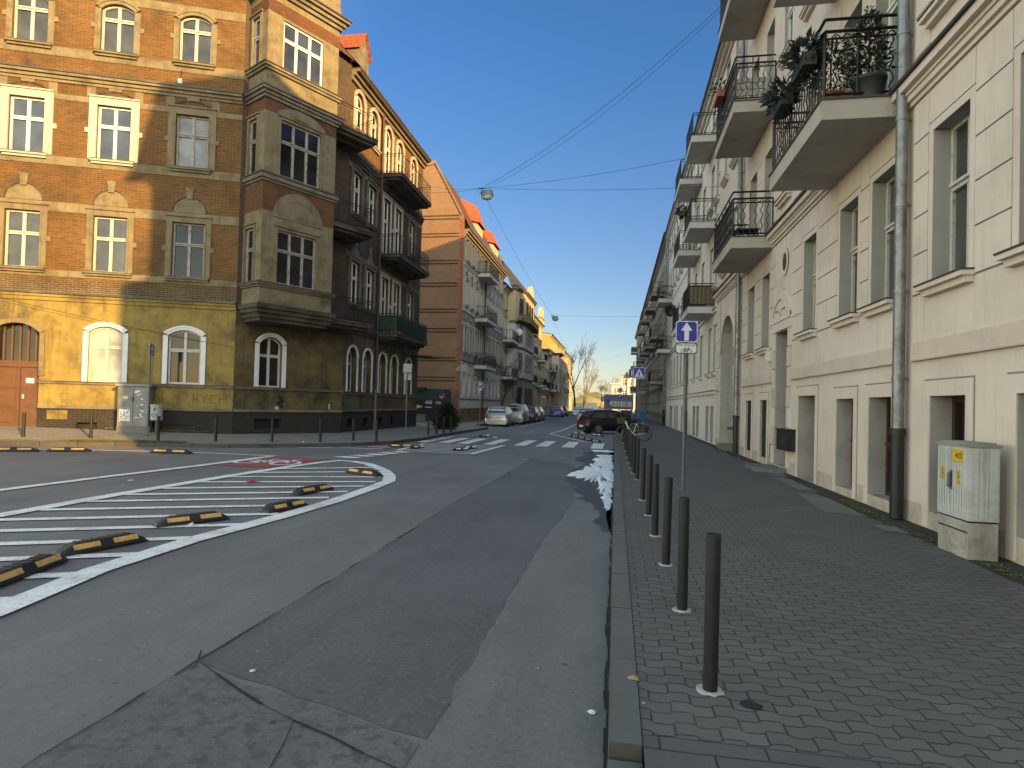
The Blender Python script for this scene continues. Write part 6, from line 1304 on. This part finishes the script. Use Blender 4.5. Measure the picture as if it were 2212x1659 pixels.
# ---- person beyond the hatchback
def person(x,y,label,coat,hat,z=RZ,h=1.78):
    t=thing('person',(x,y,z),label,'person'); k=h/1.78
    me=bpy.data.meshes.new('body'); V=[(0,0,.95),(0,0,1.18),(0,.0,1.40),(0,0,1.52),(0,-.01,1.66),(0,-.01,1.74),(-.2,0,1.42),(-.26,.02,1.15),(-.24,-.06,.90),(.2,0,1.42),(.26,.02,1.15),(.24,-.06,.90),(-.1,0,.90),(-.11,-.02,.50),(-.11,.02,.07),(-.12,-.13,.03),(.1,0,.90),(.11,-.02,.50),(.11,.02,.07),(.12,-.13,.03)]
    Ed=[(0,1),(1,2),(2,3),(3,4),(4,5),(2,6),(6,7),(7,8),(2,9),(9,10),(10,11),(0,12),(12,13),(13,14),(14,15),(0,16),(16,17),(17,18),(18,19)]
    rr=[.17,.18,.18,.06,.10,.085,.085,.06,.045,.085,.06,.045,.11,.075,.05,.045,.11,.075,.05,.045]
    me.from_pydata([Vector(v)*k for v in V],Ed,[]); o=bpy.data.objects.new('body',me); COL.objects.link(o)
    md=o.modifiers.new('skin','SKIN'); 
    for i,sv_ in enumerate(me.skin_vertices[0].data): sv_.radius=(rr[i]*k,rr[i]*k*.8); sv_.use_root=(i==0)
    sb=o.modifiers.new('sub','SUBSURF'); sb.levels=1; sb.render_levels=1
    m2=bpy.data.meshes.new_from_object(o.evaluated_get(bpy.context.evaluated_depsgraph_get())); bpy.data.objects.remove(o); m2.name='body'; m2.materials.clear(); m2.materials.append(M[coat]); m2.materials.append(M['skin'])
    for p in m2.polygons: p.use_smooth=True; c=p.center; p.material_index=1 if (c.z>1.55*k and c.y<0) else 0
    o=bpy.data.objects.new('body',m2); COL.objects.link(o); o.parent=t
    b=MB(); b.ball((0,.0,1.73*k),.115,.125,.10,0,12,8); b.build('hat',hat,t)
    b=MB(); b.ball((0,.05,1.62*k),.10,.09,.12,0,10,7); b.build('hair','hairm',t); return t
M['skin']=flat('skin',(.42,.24,.17),.6); M['coat']=flat('dark_coat_cloth',(.03,.028,.03),.9); M['hatm']=flat('purple_hat_wool',(.13,.09,.22),.9); M['hairm']=flat('brown_hair',(.07,.035,.02),.7)
person(-.42,47,'person in a dark coat and purple hat beyond the black hatchback','coat','hatm')
# ---- billboard at the end of the street, yellow grass bank
t=thing('billboard',(.6,112,0),'wide purple grey billboard with white panels across the far end of the street','billboard'); F=Fr((-2.0,112),(1,0),(0,-1)); o=t.location
b=MB(); b.box(F,0,5.2,1.05,3.75,-.08,0,0); b.build('board','billb',t,o)
for u in (.3,2.6,4.9): b=MB(); b.box(F,u-.06,u+.06,-.2,1.1,-.2,-.09); b.build('post','pole',t,o)
for u0,u1 in ((1.0,2.25),(2.42,3.3),(3.4,4.9)):
    b=MB(); b.box(F,u0,u1,1.55,2.5,.003,.03,0); rn=random.Random(int(u0*9))
    if u0<2: b.face([F.p(1.25,1.7,.033),F.p(1.4,1.7,.033),F.p(1.58,2.35,.033),F.p(1.5,2.35,.033)],1); b.face([F.p(1.55,2.35,.033),F.p(1.68,1.7,.033),F.p(1.83,1.7,.033),F.p(1.64,2.35,.033)],1); b.box(F,1.38,1.7,1.85,1.92,.03,.033,1)
    if u0<3:
        for _ in range(3): u,z=rn.uniform(u1-.6,u1-.15),rn.uniform(1.65,2.3); b.face([F.p(u+.09*math.cos(k),z+.09*math.sin(k),.034) for k in range(6)],1)
    else:
        for z in (1.75,2.15): b.box(F,u0+.1,u1-.2,z,z+.1,.03,.034,2)
    b.build('panel',['swhite','darkc','billb'],t,o)
# ---- overhead wires and street lamps
M['wirem']=flat('black_cable',(.02,.022,.025),.6)
def cable(name,p,q,sag,label,r=.008,n=24,group='overhead cables'):
    b=MB(); p,q=Vector(p),Vector(q); b.tube([p.lerp(q,k/n)-Vector((0,0,sag*4*(k/n)*(1-k/n))) for k in range(n+1)],r,5)
    return tag(b.build(name,'wirem'),label,'cable',group)
def street_lamp(x,y,z,label):
    t=thing('street_lamp',(x,y,z),label,'street lamp','street lamps hung on cables'); o=t.location; n=16
    b=MB(); rings=[[(x+.02+rx*math.cos(2*math.pi*k/n),y+rx*.55*math.sin(2*math.pi*k/n),zz) for k in range(n)] for rx,zz in ((.24,z-.08),(.27,z-.12),(.31,z-.30),(.335,z-.36),(.33,z-.40))]; b.grid(rings); b.build('housing','lampgrey',t,o)
    b=MB(); rings=[[(x+.02+rx*math.cos(2*math.pi*k/n),y+rx*.55*math.sin(2*math.pi*k/n),zz) for k in range(n)] for rx,zz in ((.31,z-.40),(.30,z-.48),(.22,z-.56),(.1,z-.585))]; b.grid(rings); b.build('glass_bowl','lampbowl',t,o)
    b=MB(); b.tube([(x-.46,y,z+.03),(x-.1,y,z+.02)],.025,6); b.tube([(x-.33,y,z+.02),(x-.26,y,z-.25)],.02,6); b.ball((x-.24,y,z-.22),.09,.08,.08); b.tube([(x-.46,y,z+.02),(x-.42,y,z-.2),(x-.33,y,z-.24)],.008,4); b.tube([(x-.26,y,z-.2),(x-.1,y,z-.14)],.02,6); b.build('bracket','iron',t,o)
    return t
M['lampgrey']=flat('grey_lamp_housing',(.20,.21,.215),.45,.3); M['lampbowl']=flat('opal_lamp_bowl',(.42,.43,.43),.2,coat=.6,var=.05)
LA=Vector((-6.75,30,12.62)); street_lamp(*LA,'grey bowl street lamp hanging on cables between the houses')
LB2=Vector((-6.35,62,10.85)); street_lamp(*LB2,'second, smaller looking street lamp hung farther down the street')
hk=LA+Vector((-.3,0,.03))
cable('overhead_cable',hk,(3.75,24.6,17.6),.55,'cable from the near street lamp up to the eaves of the cream house',.009)
cable('overhead_cable',hk+Vector((.3,0,0)),(3.76,24.8,17.55),.66,'looser twin cable drooping beside the one to the cream house eaves',.007)
cable('overhead_cable',hk,(3.4,27.2,12.75),.18,'cable from the near street lamp to the middle balcony on the right')
cable('overhead_cable',hk,(4.43,27.4,11.4),.12,'level cable from the near street lamp to the right hand facade')
cable('overhead_cable',hk,(-12.28,35.9,15.2),.15,'upper cable from the near street lamp to the corner house')
cable('overhead_cable',hk,(-12.28,36.0,14.75),.12,'lower cable from the near street lamp to the corner house')
cable('overhead_cable',hk,LB2+Vector((-.3,0,.03)),.35,'long cable linking the two street lamps along the street')
cable('overhead_cable',LB2+Vector((-.3,0,.03)),(-8.5,118,9.5),.3,'cable running on from the far street lamp to the yellow house')
cable('overhead_cable',LB2+Vector((-.3,0,.03)),(4.43,62.5,10.9),.12,'cable from the far street lamp across to the grey house')
cable('overhead_cable',(-12.3,150,13.5),(4.4,131,16.0),.6,'faint far cable spanning the street above the trees')
cable('overhead_cable',(-12.3,152,12),(4.4,132,13.6),.6,'fainter lower far cable spanning the street above the trees')
# wire hanging over the corner house front
b=MB(); pts=[FA.p(-6+k*.7,6.0-.15*k+.012*(k-8)**2*.2,.35-.012*k) for k in range(19)]; b.tube(pts,.008,4); tag(b.build('telephone_wire','wirem'),'thin wire drooping across the front of the corner house','cable')
# ---- trees
M['bark']=surf('dark_winter_bark',(.07,.052,.042),(.04,.03,.026),5,.95,coord='Object',bs=.3); M['barkpale']=surf('pale_bark',(.16,.125,.10),(.11,.09,.07),5,.95,coord='Object'); M['barkhaze']=surf('brown_distant_twigs',(.20,.18,.185),(.16,.145,.15),3,.95,coord='Object',bs=0)  # barkpale is a lighter bark tone for the forked tree
def tree(x,y,h,label,group,mat='bark',r=None,lev=5,spread=.55,forks=(2,4),seed=1,first=.35,twig=.012,z=0,cat='tree',stems=1,up=.25):
    rn=random.Random(seed); t=thing('bare_tree',(x,y,z),label,cat,group); tr=MB(); cw=MB(); r=r or h*.014
    def grow(p,d,L,rad,l):
        n=4; pts=[p]; q=Vector(p); dd=Vector(d)
        for k in range(n):
            dd=(dd+Vector((rn.uniform(-.16,.16),rn.uniform(-.16,.16),rn.uniform(-.04,.12)))).normalized(); q=q+dd*(L/n); pts.append(q.copy())
        rs=[rad*(1-.4*k/n) for k in range(n+1)]
        (tr if l==0 else cw).tube(pts,rs,7 if l==0 else (5 if l<2 else 3),caps=(l==0),smooth=l<3)
        if l>=lev: return
        m=rn.randint(*forks)+(1 if l>0 else 1)
        for k in range(m):
            f=rn.uniform(.45,1) if k else 1.0; i=min(n-1,int(f*n)); b0=pts[i].lerp(pts[i+1],f*n-i) if f<1 else pts[n]
            a=rn.uniform(0,6.28); e=dd.orthogonal().normalized(); e2=dd.cross(e); sp_=spread*rn.uniform(.6,1.3)
            nd=(dd*math.cos(sp_)+(e*math.cos(a)+e2*math.sin(a))*math.sin(sp_)+Vector((0,0,up))).normalized()
            grow(b0,nd,L*rn.uniform(.58,.82),max(twig,rad*.6*rn.uniform(.6,.9)),l+1)
    for s_ in range(stems):
        lean=Vector((rn.uniform(-.06,.06)+(.16*(s_*2-1) if stems>1 else 0),0,1)).normalized(); grow(Vector((x,y,z-.1)),lean,h*first,r,0)
    tr.build('trunk',mat,t,t.location); cw.build('crown',mat,t,t.location); return t
G1='young street trees along the left pavement'
for i,(x,y,h,l) in enumerate([(-10.4,55.5,6.4,'young bare street tree rising behind the silver estate'),(-10.5,66,6.8,'young bare street tree behind the dark saloon'),(-10.3,88,7.5,'bare street tree near the far blue car'),(-10.2,104,7.5,'bare street tree beyond the far blue car'),(-10.1,117,8,'last small street tree on the left')]): tree(x,y,h,l,G1,'bark',.085,4,.66,(2,3),seed=21+i,first=.42,twig=.011,up=.12)
tree(-9.3,138,13.5,'tall dark tree towering at the end of the left row','tall bare trees at the end of the street','bark',.27,5,.5,(1,3),seed=8,first=.45,twig=.022,up=.35)
tree(-8.6,168,14.5,'large pale tree with forked trunk beyond the dark one','tall bare trees at the end of the street','barkpale',.28,5,.44,(1,3),seed=5,first=.38,twig=.026,stems=2,up=.4)
for i,(x,y,h,l) in enumerate([(-6,236,20,'hazy brown tree in the middle of the far end'),(-1.5,250,22,'hazy brown tree behind the left end of the villa'),(-12,262,18,'hazy brown tree low behind the pale one'),(6,242,22,'hazy tree rising behind the white villa'),(-22,250,17,'hazy tree beyond the last yellow house'),(12,255,20,'hazy tree to the right behind the villa')]): tree(x,y,h*.72,l,'hazy trees at the far end','barkhaze',.2,5,.55,(2,3),seed=40+i,first=.3,twig=.028,up=.3)
b=MB(); n=40; rings=[]
for j in range(7):
    rr=[]; 
    for k in range(n+1):
        X=-60+130*k/n; hh=(5.2+1.6*math.sin(k*.5)+1.1*math.sin(k*1.3))*math.sin(math.pi*min(j,3.5)/7*1.0 if j<4 else math.pi/2); rr.append((X,228+j*9,-.2+hh*min(1,j/3)))
    rings.append(rr)
b.grid(rings,0,False,True,False); st(b.build('hill','grassdry'))
# ---- evergreens: bush, balcony plants
M['ever']=flat('dark_evergreen_needles',(.022,.035,.016),.75,var=.55,scale=20); M['spruce']=flat('bluish_spruce_needles',(.03,.045,.032),.75,var=.5,scale=20)
M['terra']=flat('terracotta',(.30,.10,.05),.8); M['potblk']=flat('anthracite_plant_pot',(.03,.035,.04),.6); M['woodp']=surf('pale_weathered_wood',(.42,.40,.36),(.30,.28,.25),6,.85,coord='Object')
def leaves(b,c,rx,ry,rz,n,s,rn,cone=0.,droop=0.):
    for _ in range(n):
        while True:
            v=Vector((rn.uniform(-1,1),rn.uniform(-1,1),rn.uniform(-1,1)))
            if .2<v.length<1: break
        k=1-cone*(v.z+1)/2; w=1+.22*math.sin(5*math.atan2(v.y,v.x)+4*v.z)
        p=Vector(c)+Vector((v.x*rx*k*w,v.y*ry*k*w,v.z*rz)); d=Vector((v.x,v.y,v.z*.5+rn.uniform(-.4,.5)-droop)).normalized(); a=d.orthogonal().normalized(); q=d.cross(a)
        th=rn.uniform(0,6.28); a2=a*math.cos(th)+q*math.sin(th); L=s*rn.uniform(.6,1.5)
        b.face([p-a2*L*.22,p+d*L*.5-a2*L*.12,p+d*L,p+d*L*.5+a2*L*.22])
def plant(name,label,loc,parts,stem=None,pot=None,cat='plant',group=None,mat='ever',seed=2):
    t=thing(name,loc,label,cat,group); o=t.location; rn=random.Random(seed); b=MB()
    for c,r,n,s,cone in parts: leaves(b,Vector(c)+o,*r,n,s,rn,cone)
    b.build('foliage',mat,t,o)
    if stem: b=MB(); b.tube([o+Vector(stem[0]),o+Vector(stem[1])],stem[2],6); b.build('stem','bark',t,o)
    if pot:
        (r0_,r1_,h,m)=pot; b=MB(); n=16; b.grid([[(o.x+r*math.cos(2*math.pi*k/n),o.y+r*math.sin(2*math.pi*k/n),o.z+z) for k in range(n)] for r,z in ((r0_,0),(r1_,h*.85),(r1_*1.06,h*.86),(r1_*1.06,h),(r1_*.9,h),(r1_*.88,h*.9))]); b.build('pot',m,t,o)
    return t
plant('evergreen_bush','dark evergreen bush between bollards and brick gable',(-9.75,34.3,0),[((0,0,.75),(.85,.8,.75),2600,.16,.55),((-.3,.2,.4),(.6,.6,.4),700,.16,.2)],((0,0,0),(0,0,1.2),.04),cat='bush')
plant('potted_conifer','dark conifer in a large anthracite pot on the near balcony',(3.98,10.62,6.74),[((0,0,.95),(.30,.30,.55),800,.085,.55),((0.02,0,.62),(.32,.3,.28),300,.085,.1),((.0,.0,1.32),(.13,.13,.26),130,.07,.7)],((0,0,.2),(0,0,1.2),.015),(.20,.25,.36,'potblk'),seed=5)
plant('potted_conifer','wide dark conifer behind the corner of the near balcony railing',(3.5,10.95,6.74),[((0,0,.75),(.42,.40,.5),800,.09,.3)],((0,0,.2),(0,0,.9),.015),(.16,.2,.3,'terra'),seed=6)
def box_planter(x,y0,y1,z,label,seed,mat='potblk',fol='spruce',n=420):
    t=thing('planter_box',(x,(y0+y1)/2,z),label,'planter','planter boxes hung on balcony railings'); rn=random.Random(seed); b=MB(); b.abox(x-.11,x+.11,y0,y1,z,z+.22); b.build('box',mat,t,t.location)
    b=MB()
    if n: leaves(b,(x,(y0+y1)/2,z+.30),.24,(y1-y0)/2+.08,.22,n,.15,rn); b.build('foliage',fol,t,t.location)
box_planter(3.06,10.6,11.2,7.42,'black planter with spruce sprigs at the near balcony corner',1); box_planter(3.04,11.85,12.5,7.38,'black planter with spiky sprigs at the far end of the near balcony',2)
box_planter(3.12,20.0,20.8,11.7,'terracotta planter on the railing of the higher balcony',3,'terra','ever',60); box_planter(3.1,31.0,31.7,11.3,'dark planter on a railing of the white house',4,'potblk','ever',220); box_planter(3.1,36.2,37.2,7.1,'leafy dark planter on the lowest railing of the white house',5,'potblk','ever',420)
t=thing('pallet_screen',(3.85,18.95,10.78),'pale wooden pallet standing on the higher balcony','pallet'); b=MB()
for k in range(5): b.abox(3.45,4.30,19.2,19.24,10.86+.2*k,11.0+.2*k)
for X in (3.5,3.88,4.25): b.abox(X-.04,X+.04,19.242,19.30,10.80,11.82)
b.build('planks','woodp',t,t.location)
plant('flower_pot','small terracotta pot on the near balcony floor',(3.72,10.75,6.74),[((0,0,.30),(.10,.10,.1),60,.06,.2)],None,(.08,.11,.2,'terra'),seed=9)
t=thing('balcony_table',(3.75,18.9,6.74),'low black table on the first floor balcony','table'); b=MB(); b.abox(3.45,4.1,18.75,19.3,7.0,7.04); b.build('tabletop','black',t,t.location)
for X in (3.5,4.05):
    for Y in (18.8,19.25): b=MB(); b.abox(X-.02,X+.02,Y-.02,Y+.02,6.74,7.0); b.build('leg','black',t,t.location)
# satellite dish on the turret house
t=thing('satellite_dish',(-11.2,68.9,9.6),'pale satellite dish on a balcony of the turret house','satellite dish'); b=MB(); b.grid([[(-11.2+.42*q*math.cos(k*.45),68.6+.12*q*q,9.9+.42*q*math.sin(k*.45)) for k in range(14)] for q in (.05,.5,1)],0,True,True,False); b.tube([(-11.2,68.6,9.9),(-11.2,68.9,9.5)],.03,5); b.build('dish','swhite',t,t.location)
# ---- dark courtyard gate between corner house and gable
M['gategreen']=flat('dark_green_gate_paint',(.008,.032,.026),.5); M['gatedark']=flat('black_green_steel',(.006,.010,.011),.6)
t=thing('courtyard_gate',(-14.8,46.2,0),'dark green courtyard gate with white lettering below the brick gable','gate'); F=Fr((-17.5,46.6),(1,0),(0,-1)); o=t.location
b=MB(); b.box(F,0,4.35,1.75,2.62,-.15,0,0); b.box(F,3.95,4.45,.0,2.6,-.2,.03,1); b.box(F,0,2.4,2.5,2.75,-.3,.25,1); b.build('canopy',['gategreen','gatedark'],t,o)
b=MB(); b.box(F,0,4.0,.05,1.75,-.12,-.03,0)
for k in range(22): u=.08+.18*k; b.box(F,u,u+.04,.1,1.72,-.03,.0,0)
b.build('gate_leaf','gatedark',t,o)
b=MB(); text_geo(b,'ANE',F,2.42,1.42,.26,.012,0,.55,.01); text_geo(b,'CBX',F,3.25,1.43,.2,.012,0,.5,.0); b.box(F,2.4,2.95,1.12,1.17,.01,.014,0); b.build('lettering','swhite',t,o)
b=MB(); b.disc(F.p(3.75,1.98,.02),(0,1,0),.16,14,0,.02); b.box(F,3.62,3.88,1.95,2.01,.03,.035,1); b.build('stop_sign',['redp','swhite'],t,o)
b=MB(); b.box(F,3.85,4.05,1.95,2.3,.031,.04,0); b.build('poster','hatm',t,o)
b=MB(); n=9
for k in range(n): x0=.95+.14*k; w=.13*math.sin(math.pi*(k+.5)/n)+.02; b.box(F,x0,x0+.10,1.18-w,1.18+w,.01,.02,0)
b.build('striped_lamp','lampyel',t,o)
t=thing('garden_wall',(-14.8,43.6,0),'low rough stone wall in front of the courtyard gate','wall'); b=MB(); b.abox(-17.2,-14.1,43.4,43.8,-.1,.55); b.abox(-17.25,-14.05,43.35,43.85,.55,.62); b.build('stonework','stone',t,t.location)
# ---- litter
def crumple(name,label,x,y,z,s,mat,seed,flatk=.4,cat='litter'):
    rn=random.Random(seed); b=MB(); n=8; rings=[[(x+s*q*rn.uniform(.7,1.2)*math.cos(2*math.pi*k/n),y+s*q*rn.uniform(.7,1.2)*math.sin(2*math.pi*k/n),z+s*flatk*(1-q)*rn.uniform(.6,1.3)) for k in range(n)] for q in (1,.7,.3,.05)]; b.grid(rings,0,True,False,False)
    return tag(b.build(name,mat),label,cat,'scraps lying on the ground')
M['leafy']=flat('yellow_dead_leaf',(.36,.27,.10),.8)
crumple('dead_leaf','curled yellow dead leaf beside the kerb stones',.145,3.72,.012,.04,'leafy',1,.3,'leaf')
crumple('paper_scrap','red and grey scrap on the hatched road marking',-7.3,11.3,MZ+.004,.11,'redp',2); crumple('paper_scrap','white wrapper in the gutter near the lowest kerb stones',-.09,3.5,RZ+.012,.028,'swhite',3)
crumple('paper_scrap','white lump beside the middle separator',-5.55,7.25,MZ+.004,.05,'swhite',4,.8); crumple('paper_scrap','white scrap on the dark asphalt strip',-2.25,3.55,RZ+.008,.02,'swhite',5)
crumple('dead_leaf','dark wet leaf right of the nearest bollard',.78,3.55,.004,.06,'black',6,.2,'leaf'); crumple('paper_scrap','white scrap at the foot of the left pavement bollards',-11.2,20.4,.02,.07,'swhite',7)
crumple('paper_scrap','white scraps on the lane before the red cycle marking',-9.6,10.7,RZ+.006,.07,'swhite',8,.2)
